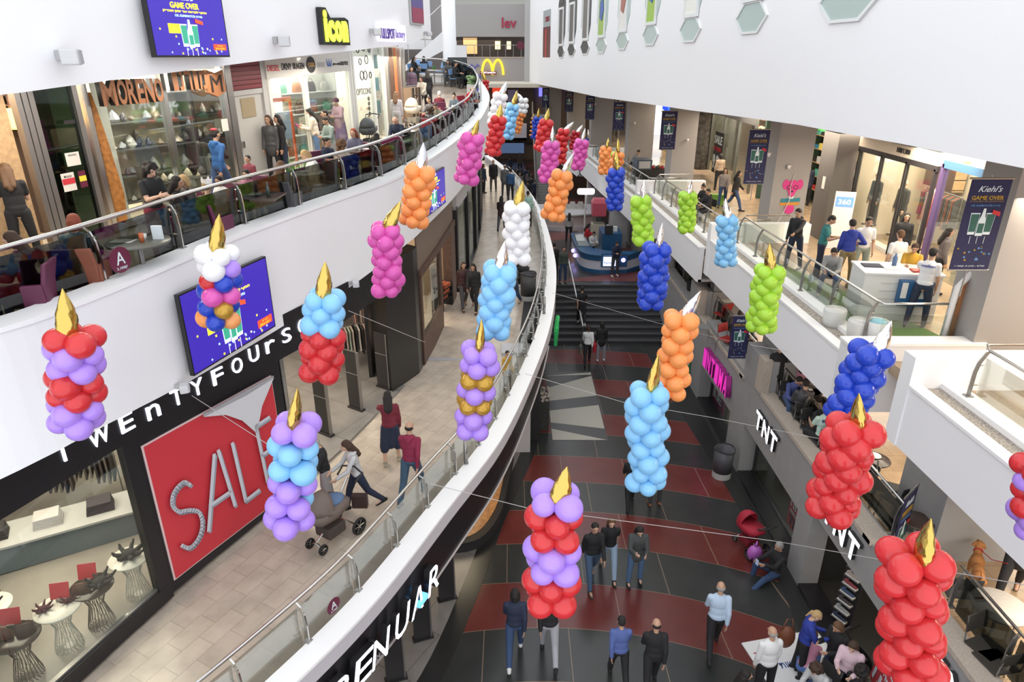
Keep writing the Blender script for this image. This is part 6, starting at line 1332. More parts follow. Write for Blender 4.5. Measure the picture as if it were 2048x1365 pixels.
shelf_unit('display_shelf', 'bright shelf of handbags inside the bag shop', -6.1, 21.2, zB(21), 2.6, 68, 2.3, 4, .4, mat('white shelf', (.6,.6,.57), .5), back=mat('bright shop back', (.7,.68,.62), .6))
BC = [(.28,.08,.02),(.12,.30,.22),(.30,.12,.05),(.04,.03,.03),(.35,.33,.30),(.03,.03,.04),(.30,.26,.20),(.10,.05,.04)]
for k in range(4):
    for j in range(4):
        q = Vector((-6.1, 21.2, zB(21)+2.3*k/4+.067)) + Matrix.Rotation(R(68),3,'Z') @ Vector((-1.0+.65*j, -.02, 0)); bag('handbag on the bright shop shelf, ' + ['lowest row','second row from below','third row from below','top row'][k] + ', ' + ['leftmost','second from left','third from left','rightmost'][j], q, .40, 68, BC[(k*3+j) % 8])
m = MB(); m.box(-12, -5.8, 22.9, 23.1, 7.5, 11.4); struct(m.obj('wall_left', mat('bright shop back', (.7,.68,.62), .6)))
p, t, n = pt(BS, 18.75, .25, zB(18.7)); root = thing('frame_stand', 'orange framed standing panel in the bag shop doorway', 'stand', p); m = MB(); m.plate([(0,0),(.06,0),(.06,1.75),(.84,1.75),(.84,0),(.9,0),(.9,1.85),(0,1.85)], (0,0,0), t, (0,0,1), n, .05); m.obj('frame', mat('orange frame', (.60,.10,.03), .5), root); m = MB(); m.plate([(.1,.8),(.8,.8),(.8,1.5),(.1,1.5)], n*.01, t, (0,0,1), n, .02); m.obj('panel', mat('pale blue print', (.35,.42,.55), .5), root)
# optics shop
root, O = bwin('pale glass front of the optician with round symbols', 22.4, 25.2, .05, zc, [22.45, 22.6, 24.0, 25.1], mat('white metal frame', (.62,.62,.60), .4))
p, t, n = pt(BS, 22.7, -.0, zB(22.7)+1.6); text('OPTICONS', p-O+n*.01, t, (0,0,1), n, 1.15, .18, BLACKM, .004, root, 'lettering', 0)
for (dy, dz, r_) in ((.55,2.15,.13),(.8,2.15,.13),(1.15,2.15,.09),(.5,2.55,.09),(.95,2.6,.12),(.4,2.9,.1),(.8,2.95,.1),(1.2,2.9,.08),(.9,1.45,.05),(.9,1.3,.05),(.9,1.15,.05),(.9,1.0,.05)):
    m = MB(); q, t, n = pt(BS, 22.6+dy, 0, zB(23)+dz); m.tube([q-O+n*.015 + t*r_*math.cos(a) + Vector((0,0,r_*math.sin(a))) for a in [2*math.pi*k/14 for k in range(15)]], .016, 5); m.obj('symbol', BLACKM, root)
for dz in (.9, 1.6, 2.3, 2.95):
    q, t, n = pt(BS, 24.3, .1, zB(24)+dz); m = MB(); m.plate([(0,0),(.32,0),(.32,.42),(0,.42)], q-O, t, (0,0,1), n, .02); m.obj('teal_card', mat('teal card', (.08,.22,.26), .5), root)
m = MB(); m.box(-10, -4.7, 26.2, 26.4, 7.8, 11.5); struct(m.obj('wall_left', mat('bright shop back', (.7,.68,.62), .6)))
root = thing('corner_posts', 'cluster of steel and dark posts closing the optician front', 'posts', (-4.6, 26, zB(26)))
for k, (x, y, s_, mm) in enumerate([(-.1,-.4,.12,STEEL),(0,.3,.16,STEELD),(.1,1.1,.10,WOODD),(.15,1.7,.09,mat('copper pipe', (.35,.12,.05), .4)),(.2,2.3,.12,STEEL),(.25,3.0,.1,STEEL)]): m = MB(); m.box(x-s_,x+s_,y-s_,y+s_,0,2.9); m.obj('post', mm, root)
m = MB(); m.box(-10, -4.6, 29.4, 29.6, 7.8, 11.6); struct(m.obj('wall_left', mat('far side wall', (.5,.47,.43), .6)))
root = thing('rug_stand', 'stand of hanging striped rugs at the end of the shops', 'stand', (-4.0, 28.6, zB(28.6)), R(70)); 
for k in range(7): m = MB(); m.box(-.45+.13*k,-.36+.13*k,-.25,.25,.1,1.25); m.obj('rug', cl([(.25,.18,.12),(.05,.03,.03),(.4,.33,.25),(.12,.05,.03)][k % 4]), root)
m = MB(); m.tube([(-.5,0,1.3),(.5,0,1.3)], .02, 6); m.obj('rail', STEELD, root)

# stair at the far end of the upper gallery, with white stringer wall and rail
SO = Vector((-7.7, 39.8, zB(40))); root = thing('staircase', 'white sided staircase with steel railing rising to the top floor behind the far cafe', 'staircase', SO); root.scale = (1.2,1.2,1.2)
m = MB(); m.loft([[Vector((x, y, z)) for x, z in ((.9,-.1),(.9+.01,.0),(3.35,1.95),(3.35,1.1))] for y in (1.0, 1.12)]); m.obj('stringer', WHITE, root)
for k in range(11): m = MB(); m.box(.9+.22*k,1.14+.22*k,1.12,2.6,.17*k,.17*k+.05); m.obj('tread', T_DARKSTEP, root)
m = MB(); m.tube([(-.2,1.05,1.0),(.8,1.05,1.0),(3.3,1.05,3.0)], .03, 8); m.obj('handrail', STEEL, root)
for x in (0,.8,1.6,2.4,3.2): m = MB(); zz = max(0, (x-.9)*.8); m.tube([(x,1.05,zz),(x,1.05,zz+1.0)], .02, 6); m.obj('post', STEEL, root)
m = MB(); m.box(-9, -3.4, 42.5, 45.5, 11.4, 11.9); struct(m.obj('ceiling', WHITE))
m = MB(); m.box(-11.5, -3.6, 46.4, 46.7, 7, 18); struct(m.obj('wall_back', mat('grey stair wall', (.30,.28,.28), .6)))
m = MB(); m.box(-11, -5.6, 43.4, 43.6, 12.2, 18); struct(m.obj('wall_back', mat('grey stair wall light', (.42,.41,.42), .6)))
m = MB(); m.prism([(-3.6,41.5),(-2.6,41.5),(-2.6,42.4),(-3.6,42.4)], 10.6, 11.6); struct(m.obj('wall_back', WHITE))
# far top gallery details: shop glow, plant, railing
root = thing('glass_railing', 'thin far railing of the dark upper gallery at the back', 'railing', (-5, 66.2, 10.95)); m = MB(); m.box(-4,6.6,-.03,.03,.95,1.0); m.obj('handrail', STEELD, root); [MB().box(-4+.7*k,-3.96+.7*k,-.02,.02,0,.95).obj('post', STEELD, root) for k in range(16)]
for k, (x, w_, cc, e) in enumerate([(-4.6,1.3,(.7,.45,.2),.25),(-1.6,.5,(.9,.7,.35),.8),(-.5,.4,(.9,.75,.5),.5)]):
    m = MB(); m.box(x,x+w_,69.85,69.99,11.2 if k == 0 else 11.6,12.6 if k == 0 else 12.3); o = m.obj('lit_shop_panel', mat('far glow %d' % k, cc, .5, emit=e)); tag(o, ['wide warm lit shop front in the dark far gallery','small cluster of warm lights in the dark far gallery','small pale lit shelf near the far round sign'][k], 'lit panel')
disc_at((.75, 66.1, 11.9), (1,0,0), (0,-1,0), .35, MAROON, 'round_sign', 'round maroon sign in the dark far gallery', 'sign')
m = MB(); m.box(-9, 1.9, 66.9, 67, 15.0, 16); o = m.obj('lit_shop_panel', mat('far top glow', (.35,.36,.33), .4, emit=.25)); tag(o, 'strip of pale windows at the very top of the far grey wall', 'lit panel')
# far ground shops glow
for k, (x, w_, z, h_, cc, e) in enumerate([(-4.5,2.0,5.6,2.4,(.55,.40,.25),.35),(-1.9,1.2,6.2,2.0,(.6,.05,.02),.5),(-.4,1.0,5.4,2.6,(.08,.07,.14),.2),(2.6,1.6,7.4,.9,(.15,.15,.8),1.0),(-5,3.2,2.2,2.2,(.45,.10,.06),.3),(-1.4,2.6,2.0,2.6,(.10,.16,.30),.35)]):
    m = MB(); m.box(x,x+w_,69.7 if z > 2.9 else 70.1,69.95 if z > 2.9 else 70.3,z,z+h_); o = m.obj('lit_shop_panel', mat('far shop glow %d' % k, cc, .5, emit=e)); tag(o, ['cream lit shop front under the yellow arch sign','orange red lit strip of a far shop','dim violet shop front at the far end','blue lit sign under the white wall corner','reddish shop front on the far hall floor','bluish shop front on the far hall floor'][k], 'lit panel')
m = MB(); m.box(-9, 1.2, 58, 58.3, 4.6, 5.9); o = struct(m.obj('wall_back', mat('pale bridge parapet', (.45,.42,.46), .6)))
m = MB(); m.box(-9, 1.2, 58, 70, 4.6, 4.8); struct(m.obj('floor', T_R))

# --- right upper terraces: shops behind the pillars
RS = [(11.35, 30), (11.35, 14)]
def rbox(root, O, x0, x1, y0, y1, z0, z1, nm, mt): m = MB(); m.box(x0-O[0], x1-O[0], y0-O[1], y1-O[1], z0-O[2], z1-O[2]); return m.obj(nm, mt, root)
def rtext(root, O, s, x, y, z, w_, h_, m_, nm='lettering', bold=.015): return text(s, Vector((x, y, z)) - Vector(O), (0,-1,0), (0,0,1), (-1,0,0), w_, h_, m_, .01, root, nm, bold)
O = (11.3, 22.2, 5.6); root = thing('shop_window', 'black framed clothing shop window with cream walls on the right terrace', 'shop window', O)
rbox(root, O, 11.2, 11.35, 18.2, 22.6, 8.25, 8.4, 'beam', BLACKM)
for y in (22.5, 21.1, 19.7, 18.3): rbox(root, O, 11.2, 11.3, y-.04, y+.04, 5.6, 8.3, 'post', BLACKM)
for y in (22.5, 21.1, 19.7): rbox(root, O, 11.24, 11.26, y-1.36, y-.04, 5.7, 8.25, 'glass_pane', G_SHOP)
rbox(root, O, 11.2, 11.5, 18.2, 22.6, 5.6, 5.72, 'plinth', mat('white stone plinth', (.6,.57,.52), .4))
rbox(root, O, 11.2, 11.4, 18.2, 22.6, 8.4, 9.9, 'upper_wall', mat('white brick', (.55,.48,.40), .6, noise=.06, nscale=10))
rbox(root, O, 11.1, 11.2, 19.3, 20.6, 8.75, 9.6, 'sign_box', BLACKM); rtext(root, O, 'repo', 11.09, 20.4, 9.05, .8, .35, PURE); rtext(root, O, '100/1300', 11.19, 20.3, 8.5, .7, .14, BLACKM)
m = MB(); m.box(13.6, 13.8, 16, 24, 5.5, 9.9); struct(m.obj('wall_right', mat('cream shop back wall', (.60,.50,.38), .6)))
m = MB(); m.box(11.4, 13.7, 22.6, 22.7, 5.5, 9.9); struct(m.obj('wall_right', mat('cream shop back wall', (.60,.50,.38), .6)))
for k, (y, x, cc, c2, lab) in enumerate([(21.9,11.7,(.06,.055,.05),(.03,.03,.03),'black jacket mannequin hanging in the left pane of the clothing shop'),(20.5,11.8,(.02,.02,.02),(.03,.03,.03),'mannequin in a black coat in the middle pane of the clothing shop'),(18.95,11.75,(.35,.08,.05),(.10,.08,.06),'mannequin in a red plaid shirt and jacket in the right pane')]):
    person(lab, Vector((x, y, 5.95)), -80, 'stand', 'coat', cc, 'trousers', c2, None, 'k', c['blk'], 'l', 1.72, name='mannequin')['category'] = 'mannequin'
clothes_rail('clothes rail of dark coats at the back of the clothing shop', 13.0, 20.5, 5.6, 1.8, 90, [(.05,.05,.05),(.3,.1,.06),(.12,.10,.08)], .9, 1.7)
root = shelf_unit('wall_shelf', 'brown wooden wall shelf with folded clothes in the clothing shop', 13.35, 21.2, 7.3, 1.5, 90, .9, 3, .35, WOOD, back=WOODD)
O = (11.0, 23.7, 5.2); root = thing('pillar', 'dark grey slab pillar between the sports shop and the clothing shop', 'pillar', O); rbox(root, O, 10.6, 11.3, 22.75, 23.9, 5.2, 9.9, 'shaft', mat('slate pillar', (.12,.11,.105), .6)); rbox(root, O, 10.58, 10.6, 23.2, 23.4, 6.9, 7.3, 'notice', PAP)
# sports shop
m = MB(); m.box(10.9, 14, 30.3, 30.5, 5.0, 9.6); struct(m.obj('wall_right', mat('dark green shop wall', (.03,.07,.04), .6)))
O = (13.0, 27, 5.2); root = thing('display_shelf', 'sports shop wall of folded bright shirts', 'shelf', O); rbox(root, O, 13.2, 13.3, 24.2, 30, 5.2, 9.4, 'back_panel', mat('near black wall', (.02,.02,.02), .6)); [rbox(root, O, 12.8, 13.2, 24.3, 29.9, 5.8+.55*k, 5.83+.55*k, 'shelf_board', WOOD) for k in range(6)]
rnd = random.Random(9)
for k in range(6):
    for j in range(12):
        m = MB(); m.box(-.16,.16,-.18,.18,0,rnd.uniform(.12,.3)); o = m.obj('folded_shirts', cl([(.5,.03,.03),(.55,.55,.55),(.03,.2,.35),(.1,.4,.3),(.02,.02,.02),(.6,.5,.1)][rnd.randrange(6)])); o.location = (13.0, 24.6+.45*j, 5.832+.55*k); tag(o, 'pile of bright folded shirts on the sports shop wall', 'clothes', 'shirt piles in the sports shop')
O = (11.2, 26, 8.6); root = thing('shop_sign', 'green lit sign box over the sports shop entrance', 'shop sign', O); rbox(root, O, 11.1, 11.3, 24.2, 27.5, 8.6, 9.5, 'box', mat('sign green', (.03,.22,.03), .4, emit=.4)); rtext(root, O, 'SPORT', 11.08, 26.9, 8.8, 2.2, .5, PURE)
# blue framed phone shop window with mural
O = (11.3, 16.5, 5.6); root = thing('shop_window', 'blue framed phone shop window with a pink and black mural behind', 'shop window', O); BF = mat('blue frame', (.06,.16,.30), .5); PF = mat('violet frame', (.10,.06,.16), .5)
for y in (18.0, 15.6, 13.2): rbox(root, O, 11.2, 11.36, y-.06, y+.06, 5.6, 8.5, 'post', PF)
rbox(root, O, 11.2, 11.36, 13.2, 18.0, 8.4, 8.6, 'beam', BF); [rbox(root, O, 11.26, 11.28, y-2.3, y-.06, 5.65, 8.4, 'glass_pane', G_SHOP) for y in (18.0, 15.6)]
rbox(root, O, 11.2, 11.4, 13.2, 18.1, 9.35, 9.75, 'fascia', BLACKM)
O = (11.9, 16.8, 6.0); root = thing('wall_screen', 'bright blue upright screen behind the blue framed window', 'screen', O); rbox(root, O, 11.85, 11.95, 16.0, 17.1, 6.3, 8.1, 'housing', mat('screen bezel', (.5,.5,.5), .3)); rbox(root, O, 11.83, 11.85, 16.08, 17.02, 6.38, 8.02, 'display', mat('screen blue', (.08,.28,.85), .3, emit=.9)); m = MB(); m.prism([(11.815-11.9,16.4-16.8),(11.815-11.9,16.75-16.8),(11.825-11.9,16.65-16.8),(11.825-11.9,16.5-16.8)], .5, 1.9); m.obj('tower_print', mat('screen pale tower', (.55,.75,.95), .3, emit=.8), root)
m = MB(); m.box(13.0, 13.2, 11, 18.2, 5.5, 9.9); o = struct(m.obj('wall_right', mat('brick wall', (.28,.12,.07), .7, noise=.3, nscale=6)))
O = (12.9, 17, 7); root = thing('mural', 'black, white and pink graffiti figure painting on the brick wall', 'mural', O); rnd = random.Random(21)
for k in range(26):
    y, z, s_ = rnd.uniform(14.2, 17.9), rnd.uniform(7.2, 9.6), rnd.uniform(.15,.4); m = MB(); m.plate([(s_*rnd.uniform(.5,1)*math.cos(a), s_*rnd.uniform(.5,1)*math.sin(a)) for a in [2*math.pi*j/7 for j in range(7)]], Vector((12.95-.004*k, y, z)) - Vector(O), (0,-1,0), (0,0,1), (-1,0,0), .004); m.obj('paint_patch', [mat('mural white', (.6,.56,.52), .6), BLACKM, mat('mural pink', (.60,.05,.25), .6)][k % 3], root)
root = shelf_unit('display_shelf', 'bright shelf of small white goods in the phone shop', 12.8, 14.0, 5.6, 2.6, 90, 2.2, 5, .4, mat('white shelf', (.6,.6,.57), .5), back=mat('bright shop back', (.7,.68,.62), .6))
rnd = random.Random(31)
for k in range(5):
    for j in range(9):
        m = MB(); m.box(-.08,.08,-.1,.1,0,rnd.uniform(.15,.3)); o = m.obj('boxed_goods', cl([(.6,.6,.58),(.5,.48,.5),(.2,.15,.25)][rnd.randrange(3)])); o.location = (12.75, 12.9+.27*j, 5.665+.44*k); tag(o, 'small boxed item on the bright phone shop shelf', 'box', 'boxed goods in the phone shop')
O = (11.6, 15, 5.6); root = thing('counter', 'cream sales counter inside the phone shop', 'counter', O); rbox(root, O, 11.6, 12.2, 13.6, 17.2, 5.6, 6.5, 'body', CREAM); rbox(root, O, 11.55, 12.25, 13.5, 17.3, 6.5, 6.56, 'worktop', WTOP)
# shops farther along
def farshop(y0, y1, x, z, label, wallc, signs):
    m = MB(); m.box(x+2.4, x+2.6, y0, y1, z-.3, 9.4); struct(m.obj('wall_right', mat('shop back %s' % label[:12], wallc, .6, noise=.5, nscale=2.2)))
    O = (x, y0, z); root = thing('shop_window', label, 'shop window', O); n = max(2, int((y1-y0)/2.2))
    for k in range(n+1): y = y0 + (y1-y0)*k/n; rbox(root, O, x-.06, x+.06, y-.06, y+.06, z, 8.9, 'post', STEELD)
    for k in range(n): y = y0 + (y1-y0)*(k+.5)/n; rbox(root, O, x-.01, x+.01, y-(y1-y0)/n*.47, y+(y1-y0)/n*.47, z+.05, 8.2, 'glass_pane', G_SHOP)
    rbox(root, O, x-.08, x+.08, y0, y1, 8.2, 8.5, 'beam', STEELD); return root, O
root, O = farshop(31.5, 38.5, 10.9, 5.2, 'SALE shop window with lit shelves behind the beige sweater woman', (.16,.10,.06), None)
rbox(root, O, 10.8, 10.84, 35.9, 37.4, 5.3, 7.4, 'poster', BLACKM); rtext(root, O, 'SALE', 10.78, 37.3, 6.8, 1.3, .42, BWHT); rtext(root, O, HEB('החל מ'), 10.78, 37.3, 6.45, 1.2, .25, BRED); rtext(root, O, '9.90', 10.78, 37.3, 5.5, 1.35, .75, BWHT)
rnd = random.Random(41)
O = (12.9, 35, 5.2); root = thing('display_shelf', 'warm lit wall shelves inside the SALE shop', 'shelf', O); [rbox(root, O, 12.9, 13.2, 32, 38.2, 5.6+.6*k, 5.64+.6*k, 'shelf_board', WOOD) for k in range(6)]
for k in range(6):
    for j in range(11):
        m = MB(); m.ell((0,0,.14), .16,.2,.14, 8); o = m.obj('goods', cl([(.55,.30,.10),(.5,.06,.04),(.6,.5,.3),(.1,.3,.08),(.1,.08,.08)][rnd.randrange(5)])); o.location = (12.95, 32.4+.54*j, 5.642+.6*k); tag(o, 'small bright item on the SALE shop wall shelves', 'goods', 'goods in the SALE shop')
O = (10.6, 38.9, 5.2); root = thing('pillar', 'rough grey bark like pillar beside the SALE poster', 'pillar', O); m = MB(); m.lathe([(.42,0),(.40,1.5),(.43,3),(.41,4)], 20); m.obj('shaft', mat('bark grey', (.16,.145,.135), .8, noise=.5, nscale=5), root, True)
root, O = farshop(40.5, 48.5, 10.4, 5.0, 'glass jewellery shop front under the blue sign', (.10,.09,.07), None)
O = (9.6, 44.5, 7.9); root = thing('shop_sign', 'bright blue rounded square sign with white lettering', 'shop sign', O); m = MB(); m.box(-.08,.08,-.85,.85,0,1.5); bevel(m.obj('box', mat('sign blue', (.01,.05,.75), .4, emit=.9), root), .1); rtext(root, O, 'Block', 9.5, 45.15, 8.35, 1.3, .65, PURE)
O = (10.8, 44, 5.0); root = thing('display_case', 'lit glass jewellery case under the blue sign', 'display case', O); rbox(root, O, 10.7, 11.4, 41.5, 47.5, 5.0, 5.8, 'base', GREYL); rbox(root, O, 10.7, 11.4, 41.5, 47.5, 5.8, 6.3, 'glass_case', G_SHOP); rbox(root, O, 10.8, 11.3, 41.6, 47.4, 5.8, 5.85, 'lit_shelf', mat('lit shelf', (.8,.9,.75), .5, emit=.7))
root, O = farshop(49.5, 56, 9.6, 4.9, 'warm yellow shop front between far pillars', (.5,.33,.12), None); rbox(root, O, 9.4, 9.5, 50, 51.6, 6.2, 9.0, 'lit_panel', mat('warm lit panel', (.9,.6,.15), .5, emit=.9))
root, O = farshop(57, 66, 8.6, 4.8, 'dim reddish shop front at the far end of the right side', (.12,.04,.04), None)
# ------------------------------------------------------------------ cafe furniture
def chair(label, loc, rz, kind='arm', colr=(.10,.015,.05)):
    root = thing('cafe_chair', label, 'chair', loc, R(rz)); M_ = cl(colr, .55)
    if kind == 'arm':
        m = MB(); m.box(-.25,.25,-.26,.22,.36,.46); bevel(m.obj('seat', M_, root), .03); m = MB(); m.loft([[Vector((x*w_, y+dy, z)) for x, y in ((-1,.17),(1,.17),(1,.23),(-1,.23))] for w_, dy, z in ((.25,0,.30),(.28,.03,.62),(.26,.08,.86))]); bevel(m.obj('backrest', M_, root), .02)
        for s in (-1, 1): m = MB(); m.box(s*.27-.03,s*.27+.03,-.2,.22,.34,.62); bevel(m.obj('armrest', M_, root), .02)
    else:
        m = MB(); m.box(-.21,.21,-.22,.20,.43,.46); bevel(m.obj('seat', M_, root), .01); m = MB(); m.loft([[Vector((x*.21, y+dy, z)) for x, y in ((-1,.19),(1,.19),(1,.215),(-1,.215))] for dy, z in ((.0,.62),(.05,.88))]); bevel(m.obj('backrest', M_, root), .01)
        for s in (-1, 1): m = MB(); m.tube([(s*.19,.20,.45),(s*.20,.24,.88)], .012, 6); m.obj('back_post', STEELD, root)
    for sx in (-1, 1):
        for sy in (-1, 1): m = MB(); m.tube([(sx*.19, sy*.19, .40),(sx*.22, sy*.23, 0)], .014, 6); m.obj('leg', STEELD, root)
    return root
def table(label, loc, rad, top, h=.73, rz=0, square=False, base='post'):
    root = thing('cafe_table', label, 'table', loc, R(rz)); m = MB()
    if square: m.box(-rad,rad,-rad,rad,h-.035,h); bevel(m.obj('table_top', top, root), .006)
    else: m.lathe([(1e-5,h-.035),(rad-.01,h-.035),(rad,h-.02),(rad,h-.008),(rad-.008,h),(1e-5,h)], 32); m.obj('table_top', top, root, True)
    if base == 'post':
        m = MB(); m.tube([(0,0,.03),(0,0,h-.03)], .032, 10); m.obj('column', STEELD, root); m = MB(); m.lathe([(1e-5,0),(rad*.6,0),(rad*.6,.015),(.04,.04),(1e-5,.04)], 24); m.obj('base', STEELD, root)
    else:
        for k in range(4): a = R(45+90*k); m = MB(); m.tube([(rad*.55*math.cos(a), rad*.55*math.sin(a), h-.03),(rad*.7*math.cos(a), rad*.7*math.sin(a), 0)], .013, 6); m.obj('leg', STEELD, root)
    return root
def crockery(loc, rz, k):
    """small things on a table top"""
    Rz = Matrix.Rotation(R(rz), 3, 'Z'); out = []
    def put(m, nm, mt, dx, dy, lab, cat, sm=True): o = m.obj(nm, mt, None, sm); o.location = loc + Rz @ Vector((dx, dy, .001)); tag(o, lab, cat); return o
    return put
WP = mat('white porcelain', (.75,.74,.72), .25); DT2 = mat('dark wood table top', (.07,.045,.035), .3); GT = mat('grey green table top', (.12,.12,.10), .3); ST = mat('speckled pale table top', (.42,.40,.38), .35, noise=.15, nscale=60)
UP = [q for q in PPL if q[5] in ('sit', 'sitlean')]
for q in UP:
    label, (px, py), mode, lv, rz, pose, h = q[0], q[1], q[2], q[3], q[4], q[5], q[14]
    if 'toddler' in label or 'far corner' in label: continue
    loc = at_head(px, py, lv, pose, h); wd = label.split(); lab = 'chair under the ' + ' '.join(wd[:12])
    kind, colr = ('arm', (.10,.015,.05)) if lv == 'B' else ('thin', (.02,.02,.02))
    if lv == 'B' and py < 130: kind, colr = 'thin', (.16,.30,.55)
    if 'red shirt' in label or 'curly haired woman' in label or 'glasses' in label: colr = (.25,.02,.04)
    if 'bushy' in label or 'red haired person' in label: colr = (.20,.06,.03)
    if 'light brown hair' in label: colr = (.06,.06,.065)
    if 'bald older' in label: colr = (.02,.02,.025)
    chair(lab, loc, rz, kind, colr)
# cafe tables on the upper gallery (table top centre pixels)
TT = []
for lab, px, py, rad, top in [('round grey green cafe table with papers at the left railing',276,482,.42,GT),('square cafe table before the girl in the paper crown',520,392,.36,DT2),('small round cafe table in front of the blonde woman in white',615,345,.34,WTOP),('square dark cafe table with plates before the red haired woman',722,300,.40,DT2),('small cafe table between the bald reading man and the railing',812,262,.32,GT),('cafe table with cups beside the mint pushchair seats',905,215,.30,GT),('far cafe table between the pale blue chairs',868,140,.40,WTOP),('far cafe table beside the white column',905,140,.36,WTOP)]:
    b = onB(px, py, .73); b.z = zB(b.y); TT.append(b); table(lab, b, rad, top, square='square' in lab)
def flat_on(k, items):
    for nm, lab, cat, dx, dy, kind in items:
        m = MB(); mt = WP
        if kind == 'plate': m.lathe([(1e-5,0),(.07,0),(.12,.018),(.115,.02),(.065,.006),(1e-5,.006)], 20)
        elif kind == 'cup': m.lathe([(1e-5,0),(.03,0),(.042,.08),(.036,.08),(.026,.01),(1e-5,.01)], 14)
        elif kind == 'drink': m.lathe([(1e-5,0),(.03,0),(.035,.13),(1e-5,.13)], 14); mt = cl((.45,.12,.04), .2)
        elif kind == 'paper': m.box(-.15,.15,-.10,.10,0,.004); mt = PAP
        elif kind == 'stand': m.box(-.07,.07,-.02,.02,0,.19); mt = BWHT
        elif kind == 'bottle': m.lathe([(1e-5,0),(.035,0),(.035,.16),(.013,.21),(.013,.26),(1e-5,.26)], 12); mt = cl((.05,.07,.06), .15)
        elif kind == 'plant': m = MB(); m.lathe([(1e-5,0),(.05,0),(.06,.08),(1e-5,.08)], 12); [m.ell((.03*math.cos(a),.03*math.sin(a),.13),.03,.03,.06,6) for a in (0,1.3,2.6,3.9,5.2)]; mt = cl((.05,.18,.03))
        o = m.obj(nm, mt, None, kind not in ('paper','stand')); o.location = TT[k] + Vector((dx, dy, .731)); tag(o, lab, cat)
flat_on(0, [('paper_bag','white folded paper on the round table at the left railing','paper',-.2,-.02,'paper'),('cup','small white cup on the round table at the left railing','cup',.05,.08,'cup'),('drink_glass','orange drink beside the white cup at the left railing','glass',.10,-.08,'drink'),('menu_stand','small upright menu card on the round table at the left railing','menu',.24,.10,'stand')])
flat_on(1, [('plate','white plate on the table before the paper crown girl','plate',-.1,.05,'plate'),('bottle','dark bottle on the table before the paper crown girl','bottle',.18,-.08,'bottle'),('glass','tumbler on the table before the paper crown girl','glass',.08,.16,'cup')])
flat_on(2, [('plate','white plate before the blonde woman in white','plate',-.05,.02,'plate'),('cup','white cup before the blonde woman in white','cup',.18,.0,'cup')])
flat_on(3, [('plate','white plate left on the red haired woman\'s table','plate',-.18,.05,'plate'),('plate','white plate right on the red haired woman\'s table','plate',.12,.10,'plate'),('cup','cup on the red haired woman\'s table','cup',.0,-.15,'cup'),('bottle','bottle on the red haired woman\'s table','bottle',.25,-.1,'bottle')])
flat_on(4, [('plate','plate before the bald reading man','plate',0,.05,'plate')]); flat_on(5, [('cup','cup on the table near the woman with the hair bun','cup',0,0,'cup'),('plate','plate on the table near the woman with the hair bun','plate',-.1,.12,'plate')]); flat_on(6, [('potted_plant','tiny green plant on the far cafe table','plant',0,0,'plant')])
# paper crown, red cap, menus, phones held
def on_head(q, m, nm, mt, lab, cat, dz=.0, dy=0):
    label, (px, py), mode, lv, rz, pose, h = q[0], q[1], q[2], q[3], q[4], q[5], q[14]; loc = at_head(px, py, lv, pose, h); J = joints(POSES[pose]); s = h/1.75; low = ZOFF[pose]; hd = (J['head'] + Vector((0, .01+dy, .09+dz)) - Vector((0,0,low)))*s
    o = m.obj(nm, mt, None, False); o.location = loc + Matrix.Rotation(R(rz),3,'Z') @ hd; o.rotation_euler.z = R(rz); o.scale = (s,s,s); r0 = next(x for x in COL.objects if x.get('label') == label); o.parent = r0; o.location = hd; o.rotation_euler.z = 0
fq = lambda s: next(q for q in PPL if s in q[0])
m = MB(); N = 20; m.loft([[Vector((r_*math.cos(2*math.pi*k/N), r_*1.1*math.sin(2*math.pi*k/N), z + (zz if k % 4 == 0 else 0))) for k in range(N)] for r_, z, zz in ((.092,-.02,0),(.10,.05,.06),(.096,.05,.06),(.088,-.02,0))], True, False); on_head(fq('paper crown'), m, 'paper_crown', WP, 'white paper crown on the head of the girl at the railing', 'crown')
m = MB(); m.ell((0,.03,.02), .07,.07,.03, 14); on_head(fq('red cap'), m, 'skullcap', cl((.40,.02,.03)), 'small red skullcap on the man in the blue hooded sweater', 'cap')
def held(s, m, nm, mt, lab, cat, f=.06):
    q = fq(s); label, (px, py), mode, lv, rz, pose, h = q[0], q[1], q[2], q[3], q[4], q[5], q[14]; loc = at_head(px, py, lv, pose, h) if mode == 'h' else at_foot(px, py, lv); J = joints(POSES[pose]); s_ = h/1.75; p_ = ((J['w-1'] + J['w1'])/2 + (J['f-1'] + J['f1'])*.5*.10 - Vector((0,0,ZOFF[pose])))*s_ + Vector((0,-f*.4,.02))
    o = m.obj(nm, mt); o.location = loc + Matrix.Rotation(R(rz),3,'Z') @ p_; o.rotation_euler.z = R(rz); tag(o, lab, cat)
for s, lab in (('holding an open menu','open white menu held by the woman with long black hair'),('at the far left railing reading','white booklet held by the woman in the plum sweater')):
    m = MB(); m.obox((-.08,0,.02), (.08,0,-.01), (0,.0,0.0), (0,.05,.11)); m = MB(); m.plate([(-.16,-.1),(0,-.08),(.16,-.1),(.16,.12),(0,.14),(-.16,.12)], (0,0,0), (1,0,0), (0,-.5,.87), (0,-.87,-.5), .006); held(s, m, 'menu', WP, lab, 'menu')
for s, lab in (('girl in royal blue','phone with a lit screen held by the girl in royal blue'),('looking at a phone, fair' if 0 else 'teal tee','phone held by the man in teal'),('grey haired man in black','phone held by the man sitting on the floor')):
    m = MB(); m.box(-.04,.04,-.008,.008,-.07,.07); held(s, m, 'phone', mat('phone screen', (.25,.30,.4), .2, emit=.3), lab, 'phone')
m = MB(); m.plate([(-.12,-.07),(.12,-.07),(.12,.09),(-.12,.09)], (0,0,0), (1,0,0), (0,-.7,.7), (0,-.7,-.7), .02); held('striped cream sweater', m, 'book', cl((.30,.02,.12)), 'magenta book held by the girl in the striped sweater', 'book')
